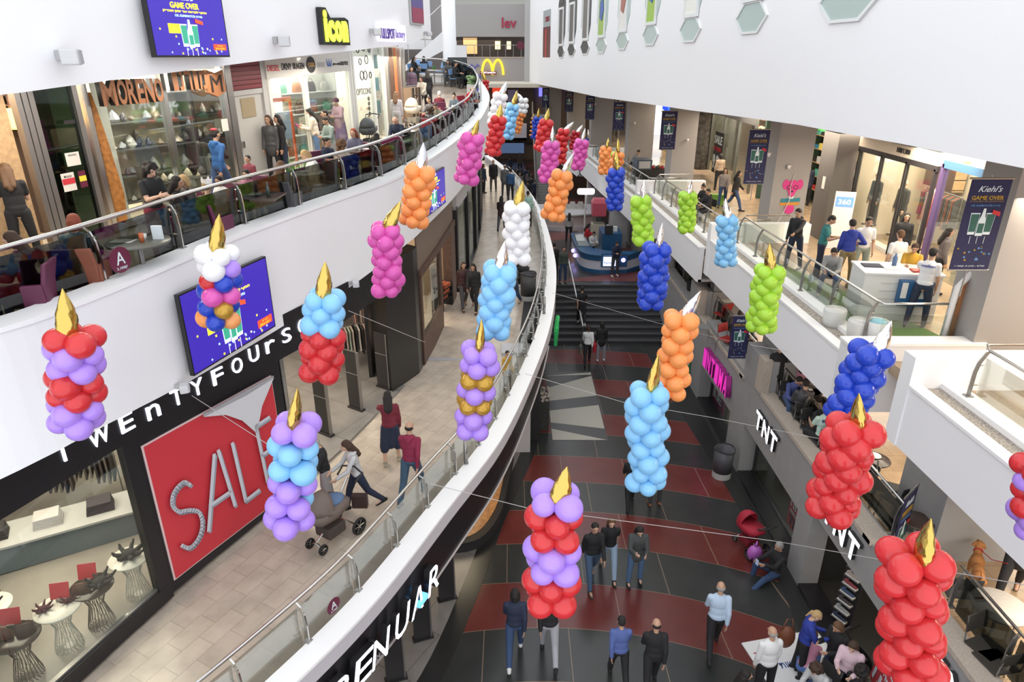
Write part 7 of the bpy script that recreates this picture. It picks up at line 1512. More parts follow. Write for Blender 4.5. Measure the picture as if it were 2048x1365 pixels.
for s, lab in (('foot of the stairs' if 0 else 'grey trousers with a red bag','red shopping bag hanging between the two women at the stairs'),):
    q = fq(s); p_ = at_foot(*q[1], 'G'); m = MB(); m.box(-.05,.05,-.13,.13,0,.34); m.tube([(0,-.06,.34),(0,0,.52),(0,.06,.34)], .008, 5); o = m.obj('shopping_bag', cl((.5,.01,.03))); o.location = p_ + Vector((-.27,-.05,.42)); tag(o, lab, 'bag')
p_ = at_foot(1174, 727, 'G'); m = MB(); m.box(-.04,.04,-.12,.12,0,.34); m.tube([(0,-.06,.34),(0,0,.5),(0,.06,.34)], .008, 5); o = m.obj('shopping_bag', cl((.12,.13,.10))); o.location = p_ + Vector((-.28,0,.42)); tag(o, 'dark olive shopping bag beside the woman in white', 'bag')
# potted grass on the gallery behind the glass, menu boards
for k, (px, py) in enumerate([(352,470),(600,362)]):
    b = onB(px, py, .3); b.z -= .3; root = thing('potted_plant', ['green potted plant behind the smoked glass near the open menu','green potted plant behind the smoked glass near the white sweater woman'][k], 'plant', b); m = MB(); m.box(-.2,.2,-.2,.2,0,.35); m.obj('pot', BLACKM, root); rnd = random.Random(k); m = MB()
    for j in range(90): a, b_2 = rnd.uniform(-.18,.18), rnd.uniform(-.18,.18); m.tube([(a,b_2,.33),(a*1.5+rnd.uniform(-.08,.08), b_2*1.5+rnd.uniform(-.08,.08), rnd.uniform(.5,.78))], [.012,.003], 4)
    m.obj('foliage', cl((.05,.20,.02)), root)
for k, (px, py, w_) in enumerate([(785,300,.9),(868,262,.5)]):
    b = onB(px, py, .45); b.z -= .45; root = thing('menu_board', ['maroon menu board with a white letter A behind the smoked glass','dark red panel behind the smoked glass near the curly haired woman'][k], 'sign board', b, R(-52 if k == 0 else -60)); root.rotation_euler.z = R(52); m = MB(); m.box(-w_/2,w_/2,-.02,.02,.15,.78); m.obj('board', cl((.20,.01,.08)), root); m = MB(); m.box(-w_/2,-w_/2+.03,-.03,.03,0,.8); m.box(w_/2-.03,w_/2,-.03,.03,0,.8); m.obj('frame', STEELD, root)
    if k == 0: text('A', (-.1,-.025,.32), (1,0,0), (0,0,1), (0,-1,0), .2, .28, BWHT, .003, root, 'letter')
# dark panels and blue chairs at the far cafe
b = onB(922, 170, 0); root = thing('windbreak_panel', 'dark speckled windbreak panel beside the white column', 'panel', b + Vector((-.1,0,0)), R(20)); m = MB(); m.box(-.55,.45,-.03,.03,.05,1.3); bevel(m.obj('panel', mat('dark speckled', (.05,.055,.06), .4, noise=.4, nscale=20), root), .01); m = MB(); m.box(-.55,-.4,-.2,.2,0,.05); m.box(.3,.45,-.2,.2,0,.05); m.obj('foot', STEELD, root)
for k, (px, py) in enumerate([(838,137),(858,140),(878,143),(893,150),(918,152)]):
    b = onB(px, py, .45); b.z = zB(b.y); chair('empty pale blue chair at the far cafe, ' + ['leftmost','second from left','middle one','fourth from left','nearest the windbreak panel'][k], b, [30, 180, -60, 200, 90][k], 'thin', (.25,.40,.65))
b = onB(945, 172, .4); root = thing('planter', 'planter of white and green foliage behind the curved railing end', 'planter', Vector((b.x, b.y, zB(b.y)))); m = MB(); m.box(-.2,.2,-1.2,1.2,0,.5); m.obj('box', GREYL, root); m = MB(); rnd = random.Random(6); [m.ell((rnd.uniform(-.2,.2), rnd.uniform(-1.2,1.2), rnd.uniform(.5,.85)), .09,.09,.05, 6) for _ in range(60)]; m.obj('foliage', cl((.14,.22,.10)), root)

# ------------------------------------------------------------------ pushchairs
def wheel(root, c_, r_, w_=.04):
    m = MB(); q = Matrix.Translation(c_) @ Matrix.Rotation(R(90), 4, 'Y'); m.lathe([(r_*.78,-w_/2),(r_*.95,-w_/2),(r_,-w_*.3),(r_,w_*.3),(r_*.95,w_/2),(r_*.78,w_/2),(r_*.78,-w_/2)], 24, q); o = m.obj('wheel', RUBBER, root, True)
    m = MB(); m.lathe([(1e-5,-w_*.3),(r_*.2,-w_*.3),(r_*.2,w_*.3),(1e-5,w_*.3)], 12, q); [m.tube([c_, Vector(c_)+Vector((0, r_*.8*math.cos(a), r_*.8*math.sin(a)))], r_*.05, 5) for a in [k*math.pi/3 for k in range(6)]]; m.obj('hub', STEEL, o)
def pram(label, loc, rz, hood=(.10,.075,.07), frame=STEEL, child=True, s=1.0, style='pram'):
    """faces -Y"""
    root = thing('pushchair', label, 'pushchair', loc, R(rz)); root.scale = (s,s,s); H = cl(hood, .7)
    for x in (-.27,.27): wheel(root, Vector((x,.32,.15)), .15); wheel(root, Vector((x*.55,-.36,.09)), .09)
    m = MB(); m.tube([(-.27,.32,.15),(.27,.32,.15)], .014, 6); m.tube([(0,.30,.16),(0,-.05,.38),(0,.42,.95)], .018, 8); m.tube([(0,-.02,.36),(0,-.36,.16),(-.15,-.36,.10)], .016, 6); m.tube([(0,-.36,.16),(.15,-.36,.10)], .016, 6); m.obj('frame', frame, root)
    m = MB(); m.tube([(-.20,.40,.93),(-.22,.55,1.02),(0,.60,1.05),(.22,.55,1.02),(.20,.40,.93)], .017, 8); m.obj('handlebar', BLACKM, root)
    m = MB(); secs = []
    for y, w_, z0, z1 in ((.30,.14,.62,.68),(.2,.22,.52,.72),(-.05,.24,.46,.70),(-.3,.22,.48,.70),(-.42,.12,.56,.68)): secs.append([Vector((w_*x, y, z0 + (z1-z0)*zz)) for x, zz in ((-1,1),(-1.0,.4),(-.6,0),(.6,0),(1.0,.4),(1,1))])
    m.loft(secs); m.obj('carrycot', H, root, True)
    m = MB(); N = 10; secs = []
    for j in range(6):
        a = R(10 + 95*j/5); secs.append([Vector((.245*math.cos(math.pi*k/N), -.14 - .30*math.sin(math.pi*k/N)*math.cos(a), .66 + .34*math.sin(math.pi*k/N)*math.sin(a))) for k in range(N+1)])
    m.loft(secs, False, False); o = m.obj('hood', H, root, True); so = o.modifiers.new('s', 'SOLIDIFY'); so.thickness = .012
    m = MB(); m.box(-.17,.17,-.22,.14,.16,.36); bevel(m.obj('basket', cl(tuple(x*.45 for x in hood)), root), .03)
    if child: m = MB(); m.ell((0,.08,.72),.16,.2,.07,12); m.obj('blanket', cl((.10,.16,.28)), root, True)
    return root
b = onz(668, 1078, 2.64, .033); pram('large brown pram with silver frame on the lower gallery', b, -32, (.14,.105,.09), s=1.12)
m = MB(); m.box(-.14,.14,-.06,.06,0,.26); o = m.obj('shoulder_bag', cl((.03,.012,.01), .4)); o.location = b + Vector((.45,.35,.45)); tag(o, 'dark brown bag hanging from the brown pram', 'bag')
b = onB(741, 300, 0); pram('dark pushchair with a toddler in front of the optician', Vector((b.x, b.y, zB(b.y))), -5, (.04,.045,.05), STEELD, False)
b = onB(829, 255, 0); pram('cream hooded pushchair on the upper gallery', Vector((b.x, b.y, zB(b.y))), -15, (.62,.58,.48), STEELD, False, 1.1)
b = onz(1045, 575, 2.64, .033); pram('black pushchair behind the large sky blue candle on the lower gallery', b, -10, (.02,.02,.02), STEELD, False)
b = onz(1497, 1098, 0); root = pram('pushchair with a red hood and black canopy parked by the grey wall', b, 200, (.35,.01,.03), STEELD, False)
m = MB(); m.ell((0,0,.2),.18,.14,.22,14); m.tube([(0,0,.4),(.02,0,.55)], [.05,.01], 6); o = m.obj('plastic_bag', mat('violet plastic', (.42,.12,.45), .35), None, True); o.location = b + Vector((-.02,-.42,.02)); tag(o, 'shiny violet bag on the pushchair with the red hood', 'bag')
b = onz(1690, 1352, 0); root = thing('wheelchair', 'large spoked black wheels of a chair at the bottom edge', 'wheelchair', b, R(30)); [wheel(root, Vector((x,0,.3)), .3, .03) for x in (-.3,.3)]; m = MB(); m.box(-.26,.26,-.2,.25,.42,.48); m.obj('seat', BLACKM, root); m = MB(); m.box(-.26,.26,.24,.28,.48,.9); m.obj('backrest', BLACKM, root)

# ------------------------------------------------------------------ ground floor things
def bin_(label, loc, r_=.26, h=.78, col=(.07,.07,.08)):
    root = thing('litter_bin', label, 'bin', loc); m = MB(); m.lathe([(1e-5,.0),(r_*.92,0),(r_*.95,h*.22),(1e-5,h*.22)], 24); m.obj('base', GREYL, root); m = MB(); m.lathe([(r_*.95,h*.22),(r_,h),(r_*.93,h),(r_*.88,h*.3),(1e-5,h*.3)], 24); m.obj('body', cl(col, .5), root, True); m = MB(); m.tube([(r_*math.cos(a), r_*math.sin(a), h+.03*math.sin(2*a)) for a in [2*math.pi*k/20 for k in range(21)]], .02, 6); m.obj('liner_rim', BLACKM, root); return root
bin_('round dark litter bin against the grey wall on the striped floor', Vector((5.98,16.35,0)), .28, .9)
b = onz(1080, 550, 2.64, .033); bin_('dark slatted litter bin at the curved railing of the lower gallery', Vector((.55,21.9,zA(21.9))), .27, .95, (.05,.05,.055))
for k, (px, py) in enumerate([(932,928),(1088,628)]):
    i = min(range(len(AL)), key=lambda i_: abs(proj_x(AL[i_]) - px)) if 0 else 0
    p = onz(px, py, 2.64+LED, .033); root = thing('bollard', ['short steel post standing on the white ledge near the gold and lilac candle','short steel post standing on the white ledge near the stairs'][k], 'bollard', p); m = MB(); m.tube([(0,0,0),(0,0,.55)], .045, 12); m.obj('post', STEELD, root, True); m = MB(); m.lathe([(.06,0),(.06,.02),(1e-5,.02)], 14); m.obj('base', STEEL, root)
p, t = hit(1106, 650, [tuple(q[:2]) for q in AL]); m = MB(); [m.tube([(0,-.5+.2*k,.45*math.sin(k*.7)*.08),(0,-.5+.2*k+.21,.0)], .075, 8) for k in range(6)]; [m.obox((0,-.5+.2*k,-.25),(.05,0,0),(0,.09,0),(0,0,.25+.03*(k%2))) for k in range(7)]
o = m.obj('hanging_decoration', mat('bright green cloth', (.02,.40,.10), .6)); o.location = p + Vector((.12,0,.0)); o.rotation_euler.z = math.atan2(-t.x, t.y); tag(o, 'bright green hanging decoration on the outer side of the curved fascia', 'decoration')
# stair handrail
root = thing('stair_handrail', 'single steel handrail down the middle of the dark stairs', 'handrail', (2.75,25.4,0)); m = MB(); m.tube([(0.15,.3,.9),(-.1,5.0,2.25),(-.1,5.8,2.25)], .028, 8); m.obj('rail', mat('bright steel rail', (.8,.8,.8), .3, .4), root)
for k in range(3): y = .35 + 2.4*k; m = MB(); m.tube([(.15-.1*k,y,max(0,.28*y-.1)),(.15-.1*k,y,.9+.275*(y-.3))], .02, 6); m.obj('post', STEELD, root)
# sneaker stand, posters in the black openings
def rposter(label, y0, y1, z0, z1, x, base, txts, cat='poster'):
    O = (x, y1, z0); root = thing('poster', label, cat, O); m = MB(); m.box(-.02,.02,y0-y1,0,0,z1-z0); m.obj('sheet', base, root)
    for s, fy, fz, w_, h_, mm in txts: text(s, (-.03, -fy*(y1-y0), fz*(z1-z0)), (0,-1,0), (0,0,1), (-1,0,0), w_*(y1-y0), h_*(z1-z0), mm, .004, root, 'lettering', .03)
    return root
rposter('red 70 percent sale poster in the black shop window', 12.95, 14.0, .25, 1.5, 6.95, REDP, [('70%', .08,.68,.8,.25, BWHT), (HEB('הנחה'), .08,.45,.85,.18, BWHT), (HEB('על כל החנות'), .1,.32,.8,.07, BWHT), ('TNT', .1,.06,.8,.2, BLACKM)])
root = rposter('red and white SALE 119 poster slanting at the black doorway', 8.45, 9.3, .35, 1.65, 6.75, REDP, [('SALE', .06,.72,.85,.22, BWHT), (HEB('החל מ'), .1,.5,.7,.1, BWHT), ('119', .1,.1,.8,.32, BWHT)]); root.rotation_euler = (R(10),0,R(-12))
rposter('dark magenta SALE poster beside the lingerie doorway', 19.6, 20.9, .1, 1.30, 6.95, mat('sale magenta', (.22,.01,.09), .5), [('SA', .15,.62,.65,.28, BWHT), ('LE', .15,.2,.65,.28, BWHT)])
rposter('yellow and black poster right of the magenta SALE poster', 18.2, 19.2, .15, 1.2, 6.97, mat('poster straw', (.45,.36,.18), .6), [(HEB('מבצע'), .1,.7,.8,.16, BLACKM), (HEB('חדש'), .1,.4,.6,.2, REDP)])
rposter('green and white poster at the foot of the grey wall by the orange candle', 22.2, 23.0, .1, 1.1, 6.44, mat('poster green', (.03,.16,.06), .6), [('BIG', .1,.6,.8,.25, BWHT), ('OFF', .1,.2,.8,.25, BWHT)])
for k, (y0, y1, lab) in enumerate([(12.65,16.45,'black framed ground floor shop window with the 70 percent poster'),(2.5,7.2,'black ground floor shop window at the lower right corner'),(17.7,21.0,'lingerie shop doorway glass on the ground floor')]):
    O = (6.9, y0, 0); root = thing('shop_window', lab, 'shop window', O); ht = OPN[[2,0,3][k]][2]
    m = MB(); m.box(-.02,.06,0,.1,.12,ht); m.box(-.02,.06,y1-y0-.1,y1-y0,.12,ht); m.obj('post', BLACKM, root)
    m = MB(); m.box(0,.01,.1,y1-y0-.1,.14,ht-.05); m.obj('glass_pane', G_SHOP, root); m = MB(); m.box(-.05,.1,0,y1-y0,.0,.14); m.obj('sill', BLACK, root); m = MB(); m.box(-.02,.3,0,.25,.12,ht); m.obj('side_board', BLACKM, root)
root = thing('shoe_stand', 'black slanting stand with a column of sneakers in the black doorway', 'shoe stand', (6.95,10.9,.02), R(-62)); m = MB(); m.plate([(-.22,0),(.22,0),(.22,1.85),(-.22,1.85)], (0,0,0), (1,0,0), (0,.12,.99), (0,-.99,.12), .03); m.obj('panel', BLACKM, root); m = MB(); m.box(-.25,.25,-.1,.3,-.02,.04); m.obj('base', BLACKM, root); text('OFF THE', (-.15,.155,1.68), (1,0,0), (0,.12,.99), (0,-.99,.12), .32, .07, BWHT, .003, root, 'lettering'); text('HANGER', (-.15,.145,1.58), (1,0,0), (0,.12,.99), (0,-.99,.12), .32, .07, BWHT, .003, root, 'lettering')
SHM = []
for k in range(7):
    m = MB(); m.caps((-.10,0,.045),.042,(.02,0,.045),.04,10); m.caps((.0,0,.04),.04,(.13,0,.032),.034,10); m.caps((-.10,0,.06),.036,(-.06,0,.10),.032,8); o = m.obj('upper', cl([(.03,.04,.08),(.3,.3,.3),(.06,.05,.05),(.05,.08,.15),(.25,.05,.06),(.4,.35,.3),(.1,.1,.1)][k]), None, True); o.rotation_euler.z = R(-62); o.location = Vector((6.95,10.9,0)) + Matrix.Rotation(R(-62),3,'Z') @ Vector((0,-.08+.12*.2*k,.18+.21*k)); o.name = 'sneaker'
    tag(o, 'sneaker on the slanting stand, ' + ['lowest','second from below','third from below','middle','third from the top','second from the top','topmost and palest'][k], 'shoe', 'sneakers on the slanting stand'); m = MB(); m.box(-.14,.165,-.045,.045,-.004,.02); m.obj('sole', WP, o); m = MB(); m.box(-.16,.18,-.07,.05,-.02,-.004); m.obj('shelf_clip', STEELD, o)
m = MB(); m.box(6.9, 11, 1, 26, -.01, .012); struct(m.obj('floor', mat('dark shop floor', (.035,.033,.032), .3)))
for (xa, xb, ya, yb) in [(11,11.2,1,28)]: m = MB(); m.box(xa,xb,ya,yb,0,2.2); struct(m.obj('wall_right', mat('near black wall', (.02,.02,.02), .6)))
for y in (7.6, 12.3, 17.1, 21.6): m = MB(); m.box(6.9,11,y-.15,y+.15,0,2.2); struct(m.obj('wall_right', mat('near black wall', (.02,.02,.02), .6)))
clothes_rail('clothes rail of black clothes inside the ground floor doorway', 8.6, 10.2, 0, 1.8, 80, [(.02,.02,.02),(.05,.04,.04),(.10,.02,.02)], .8, 1.5)
b = onz(1600, 1345, 0); root = thing('floor_poster', 'large white board with small coloured letters under the group of girls', 'board', b + Vector((.15,.15,0)), R(12)); m = MB(); m.box(-.95,.75,-.75,.75,.0,.035); bevel(m.obj('board', mat('glossy white board', (.72,.72,.72), .25), root), .01)
for k, (s, cc) in enumerate([(HEB('הביתה'), (.4,.08,.08)), (HEB('לעשות'), (.05,.10,.3)), (HEB('תבוא'), (.1,.35,.15))]): text(s, (-.85+.35*k,.30-.3*k,.04), (1,0,0), (0,1,0), (0,0,1), .5, .16, cl(cc), .004, root, 'lettering')
text(HEB('ביחד עושים שינוי'), (-.6,-.55,.04), (1,0,0), (0,1,0), (0,0,1), .8, .08, cl((.45,.05,.05)), .004, root, 'lettering')
m = MB(); m.ell((0,0,.30),.17,.10,.26,14); m.tube([(-.12,0,.45),(-.05,0,.75),(.05,0,.75),(.12,0,.45)], .012, 6); o = m.obj('shoulder_bag', cl((.16,.05,.02), .5), None, True); p = at_head(1622,1222,'G','hold',1.64); o.location = p + Vector((-.30,.1,.55)); tag(o, 'rust brown bag on the hip of the girl in royal blue', 'bag')
# left ground floor: RENUAR shop behind the apron, curved display window, gates
O = Vector((-1.6, 15.2, 0)); root = thing('curved_display', 'rounded shop window base with warm parquet floor and black rim, ground floor left', 'display window', O)
cv = crs([(-2.6,-2.0),(-1.2,-2.15),(0.0,-2.15),(.82,-1.9),(1.29,-.93),(1.50,.5),(1.66,2.05)], 5); m = MB(); m.prism(list(cv) + [(-2.6,2.05)], 0, .28); m.obj('rim', BLACKM, root)
m = MB(); m.prism([(x-.13, y+.16) for x, y in cv[:-3]] + [(1.3,2.0),(-2.6,2.0)], .28, .30); m.obj('parquet', WOODW, root)
m = MB(); m.loft([[Vector((x-.03, y+.03, .28)), Vector((x-.03, y+.03, 2.1))] for x, y in cv], False, False); m.obj('glass_pane', G_SHOP, root)
m = MB(); m.box(-2.6,-2.5,-1.9,2.0,.3,2.1); m.obj('wood_back', WOODW, root)
for k in range(2): m = MB(); m.caps((0,0,.0),.05,(0,0,.32),.055,10); m.caps((0,0,.03),.045,(0,-.16,.02),.035,8); o = m.obj('boot', cl((.015,.012,.012), .4), None, True); o.location = O + Vector((.25-.2*k,-1.55+.12*k,.34)); tag(o, ['dark boot standing on the warm parquet, nearer the rim','dark boot standing on the warm parquet, farther from the rim'][k], 'boot')
for k, (x, y) in enumerate([(-1.45,11.6),(-1.85,10.5),(-2.25,9.5)]):
    root = thing('security_gate', ['black security panel below the R of the black fascia sign','black security panel in the middle below the black fascia sign','black security panel nearest the bottom edge below the fascia sign'][k], 'security gate', (x, y, 0), R(20)); m = MB(); m.box(-.17,.17,-.05,.05,.03,1.55); bevel(m.obj('panel', mat('security black', (.025,.023,.024), .3), root), .006); m = MB(); m.box(.17,.20,-.055,.055,.03,1.55); m.obj('edge', STEELD, root); m = MB(); m.box(-.2,.23,-.09,.09,0,.03); m.obj('foot', BLACKM, root)
m = MB(); m.box(-10, -.3, 17.3, 17.5, 0, 3.2); struct(m.obj('wall_left', mat('pale grey end wall', (.36,.35,.37), .5)))
m = MB(); m.box(-.3, .55, 17.6, 18.3, 0, 3.3); struct(m.obj('wall_left', mat('lilac grey wall', (.48,.47,.50), .5)))
m = MB(); m.prism([(.2,18.3),(.85,18.3),(1.25,24),(1.35,30),(.9,30)], 0, 3.4); struct(m.obj('wall_left', BLACKM))
m = MB(); m.box(-10, -9.8, 2, 17.4, 0, 3.0); struct(m.obj('wall_left', WOODD))
root = thing('planter', 'dark textured planter pillar at the corner near the cream inlay', 'planter', (.98,19.4,0)); m = MB(); m.box(-.1,.2,-.5,.5,0,1.0); m.obj('box', mat('dark pebbled', (.04,.04,.035), .8, noise=.6, nscale=20), root); m = MB(); rnd = random.Random(8); [m.ell((rnd.uniform(-.1,.2),rnd.uniform(-.5,.5),rnd.uniform(1.0,1.2)),.06,.06,.05,6) for _ in range(30)]; m.obj('gravel', PEBBLE, root)

# ------------------------------------------------------------------ upper hall: kiosks, escalator
KB = mat('kiosk blue', (.02,.09,.20), .35); KW = mat('kiosk white', (.55,.55,.62), .35)
root = thing('kiosk', 'rounded blue and white sales kiosk above the stairs', 'kiosk', (4.4, 33.4, HZ))
kp = crs([(1.1,-2.0),(-.2,-2.05),(-.95,-1.5),(-1.15,-.2),(-1.2,1.4),(-1.2,2.2)], 5)
def kb(z0, z1, o_, mt, nm): m = MB(); m.prism([(x*(1+o_), y*(1+o_)) for x, y in kp] + [(x*(1+o_)+.75 if abs(y-kp[-1][1]) > .01 else x+.7, y+(.7 if y < -1.2 else .0)) for x, y in reversed(kp)], z0, z1); m.obj(nm, mt, root)
kb(0,.18,.02,KB,'plinth'); kb(.18,.62,0,KW,'white_panel'); kb(.62,.86,.02,KB,'blue_band'); kb(.86,.92,.05,KB,'worktop')
m = MB(); m.box(-1.15,-.5,-.6,2.0,.92,1.12); m.obj('glass_case', G_SHOP, root); m = MB(); m.box(-1.1,-.55,-.5,1.9,.92,.96); m.obj('case_floor', mat('case grey', (.35,.36,.38), .4), root)
m = MB(); m.box(-.15,1.1,-2.14,-2.08,.35,1.0); m.obj('front_panel', KB, root); m = MB(); m.box(-.05,.55,-2.17,-2.14,.4,.92); m.obj('lit_poster', mat('kiosk lit poster', (.6,.65,.95), .4, emit=.9), root); text('Partner', (0,-2.18,.5), (1,0,0), (0,0,1), (0,-1,0), .5, .12, KB, .003, root, 'lettering')
m = MB(); m.box(.2,1.2,.4,1.9,0,1.35); bevel(m.obj('cabinet', KB, root), .02); m = MB(); m.box(.3,.7,.3,.45,1.35,1.75); m.obj('monitor', BLACKM, root); m = MB(); m.box(.8,1.0,.8,1.0,1.35,1.6); m.box(.5,.6,1.2,1.3,1.35,1.6); m.obj('items', WP, root)
for k in range(3): m = MB(); m.ell((0,0,0),.11,.02,.11,12); o = m.obj('lit_ball', mat('lit violet', (.5,.4,1.0), .4, emit=1.2), root); o.location = [(-1.22,-.3,.4),(-1.24,.6,.4),(.9,-2.2,.7)][k]
root = thing('kiosk', 'silver white curved food kiosk behind the leaning orange candle', 'kiosk', (3.0, 42.0, HZ)); SK2 = mat('kiosk silver', (.62,.60,.62), .3, .3)
kp = crs([(2.2,-1.6),(.6,-2.2),(-.9,-1.9),(-1.7,-.6),(-1.6,1.0)], 5); m = MB(); m.prism(list(kp)+[(2.2,1.0)], 0, .25); m.obj('plinth', SK2, root, False); m = MB(); m.prism([(x*.93,y*.93) for x, y in kp]+[(2.1,1.0)], .25, .9); m.obj('front', mat('kiosk pinkish', (.50,.42,.40), .4), root); m = MB(); m.prism(list(kp)+[(2.2,1.0)], .9, .98); m.obj('worktop', SK2, root)
m = MB(); m.box(-1.0,1.6,-.6,.9,.98,1.02); [m.box(-.9+.5*k,-.6+.5*k,-.2,.2,1.0,1.3) for k in range(5)]; m.obj('equipment', mat('kiosk steel items', (.5,.48,.46), .3, .5), root)
root = thing('sign_post', 'white lit oval sign on a post above the kiosks', 'sign', (4.25, 39.2, HZ)); m = MB(); m.tube([(0,0,0),(0,0,2.3)], .05, 8); m.obj('post', WP, root); m = MB(); m.box(-.5,.5,-.14,.14,2.3,2.65); o = bevel(m.obj('sign', mat('lit oval', (.95,.93,.9), .4, emit=1.1), root), .12, 4)
root = thing('snack_cart', 'tall pink topped snack machine between the two kiosks', 'snack machine', (4.75, 37.0, HZ)); m = MB(); m.box(-.35,.35,-.3,.3,0,1.15); m.obj('cabinet', mat('cream machine', (.5,.45,.35), .5), root); m = MB(); m.box(-.3,.3,-.25,.25,1.15,1.6); m.obj('glass_box', G_SHOP, root); m = MB(); m.loft([[Vector((x*w_,y*w_,z)) for x, y in ((-1,-1),(1,-1),(1,1),(-1,1))] for w_, z in ((.36,1.6),(.40,2.3),(.30,2.5))]); m.obj('pink_top', mat('machine pink', (.50,.08,.12), .5), root)
root = thing('escalator', 'grey escalator rising away in the middle of the far hall', 'escalator', (2.3, 46, HZ)); sl = 5.0/13
for s in (-.6,.55): m = MB(); m.loft([[Vector((s,y,z)), Vector((s+.06,y,z)), Vector((s+.06,y,z+.9)), Vector((s,y,z+.9))] for y, z in ((0,0),(.8,0),(14,5.1),(15,5.1))]); m.obj('side_panel', mat('escalator grey', (.28,.28,.29), .35), root); m = MB(); m.tube([(s+.03,0,.9),(s+.03,.8,.9),(s+.03,14,6.0),(s+.03,15,6.0)], .045, 6); m.obj('handrail', RUBBER, root)
m = MB(); [m.box(-.54,.55,.8+.33*k,1.15+.33*k,.127*k,.127*k+.13) for k in range(40)]; m.obj('steps', STEELD, root); m = MB(); m.loft([[Vector((-.6,y,z-.5)), Vector((.6,y,z-.5)), Vector((.6,y,z)), Vector((-.6,y,z))] for y, z in ((1.5,.25),(14,5.1))]); m.obj('underside', GREYL, root)
root = thing('round_sign', 'round maroon emblem on the grey pillar under the right terrace', 'sign', (5.4, 44.5, 3.5)); m = MB(); m.plate([(.35*math.cos(a*math.pi/12), .35*math.sin(a*math.pi/12)) for a in range(24)], (0,0,0), (1,0,0), (0,0,1), (0,-1,0), .02); m.obj('disc', MAROON, root)
pillar(4.95, 44.6, 1.0, .8, 1.4, 4.0, 'grey pillar with the round maroon emblem under the right terrace', GREYL); pillar(5.3, 36.0, .9, .8, 1.4, 4.0, 'pale grey pillar behind the pink snack machine', GREYL)

# ------------------------------------------------------------------ right terraces: counter, stools, sticker, cart
O = Vector((8.35, 14.6, 5.62)); root = thing('sales_counter', 'white sales counter with blue brochure boxes and a red tray', 'counter', O, R(-8)); CW = mat('counter white', (.66,.66,.66), .35)
m = MB(); m.box(-.55,1.05,-.45,.45,0,1.06); bevel(m.obj('body', CW, root), .01); m = MB(); m.box(-.58,1.08,-.48,.48,1.06,1.10); m.obj('worktop', CW, root)
for k in range(5): m = MB(); m.box(-.2,1.0,-.458,-.45,.15+.18*k,.16+.18*k); m.obj('groove', GREYL, root)
for k in range(2): m = MB(); m.box(.15+.38*k,.45+.38*k,-.62,-.46,.42,.98); bevel(m.obj('brochure_box', mat('brochure blue', (.02,.10,.25), .4), root), .01); m = MB(); m.box(.18+.38*k,.30+.38*k,-.63,-.61,.6,.95); m.obj('brochure', WP, root)
def onc(nm, m, mt, dx, dy, lab, cat, dz=1.101, sm=False): o = m.obj(nm, mt, None, sm); o.location = O + Matrix.Rotation(R(-8),3,'Z') @ Vector((dx,dy,dz)); o.rotation_euler.z = R(-8); tag(o, lab, cat)
m = MB(); m.box(-.28,.28,-.12,.12,0,.03); onc('tray', m, cl((.40,.03,.03), .4), .75,-.2,'red tray on the white sales counter','tray')
m = MB(); m.box(-.2,.2,-.14,.14,0,.02); onc('laptop', m, cl((.02,.03,.06), .3), -.25,.1,'dark blue flat folder on the white sales counter','folder')
m = MB(); m.lathe([(1e-5,0),(.05,0),(.05,.17),(.02,.24),(.02,.28),(1e-5,.28)], 12); onc('water_bottle', m, mat('blue clear plastic', (.08,.15,.3), .15), .25,.2,'bluish water bottle on the white sales counter','bottle',1.101,True)
m = MB(); m.box(-.15,.15,-.1,.1,0,.012); onc('papers', m, PAP, .1,-.1,'white papers on the white sales counter','paper')
for k, (px, py) in enumerate([(1672,617),(1722,640)]):
    b = onz(px, py, 5.62+.42); m = MB(); m.lathe([(1e-5,0),(.2,0),(.22,.1),(.24,.38),(.22,.42),(1e-5,.42)], 24); o = m.obj('stool', mat('white plastic stool', (.6,.6,.58), .35), None, True); o.location = (b.x, b.y, 5.62); tag(o, ['round white stool at the railing, left one','round white stool at the railing, right one'][k], 'stool')
b = onz(1757, 640, 5.62+.5); root = thing('litter_bin', 'open white bin with a light blue bag inside by the railing corner', 'bin', (b.x, b.y, 5.62)); m = MB(); m.lathe([(.19,0),(.23,.48),(.21,.48),(.17,.02),(1e-5,.02)], 24); m.obj('body', CW, root, True); m = MB(); m.ell((0,0,.46),.17,.17,.06,12); m.obj('liner', cl((.25,.5,.6)), root, True)
m = MB(); m.prism([(7.1,12.6),(9.2,12.6),(8.6,15.5),(7.4,19.5),(7.05,19.5)], 5.601, 5.62); o = m.obj('grass_mat', mat('grass mat', (.10,.17,.05), .9, noise=.4, nscale=60)); tag(o, 'green artificial grass mat under the white counter and stools', 'mat')
root = thing('display_stand', 'white slanted frame of a display stand at the pillar by the largest banner', 'display stand', (9.2, 12.75, 5.6), R(10)); m = MB(); m.tube([(-.5,0,0),(-.45,0,1.3),(-.1,0,1.7),(.5,0,1.85)], .06, 8); m.obj('frame', CW, root, True); m = MB(); m.box(-.35,.5,.0,.03,.1,1.4); m.obj('panel', mat('copper panel', (.35,.16,.07), .4), root)
O = (9.95, 20.3, 5.6); root = thing('sign_stand', 'white stand with a small blue screen behind the royal blue man', 'sign stand', O, R(-20)); m = MB(); m.box(-.28,.28,-.03,.03,.0,1.75); bevel(m.obj('panel', CW, root), .01); m = MB(); m.box(-.24,.24,-.035,-.03,1.3,1.6); m.obj('screen', mat('stand screen', (.1,.2,.9), .4, emit=.8), root); text('360', (-.17,-.04,1.38), (1,0,0), (0,0,1), (0,-1,0), .34, .14, PURE, .003, root, 'lettering')
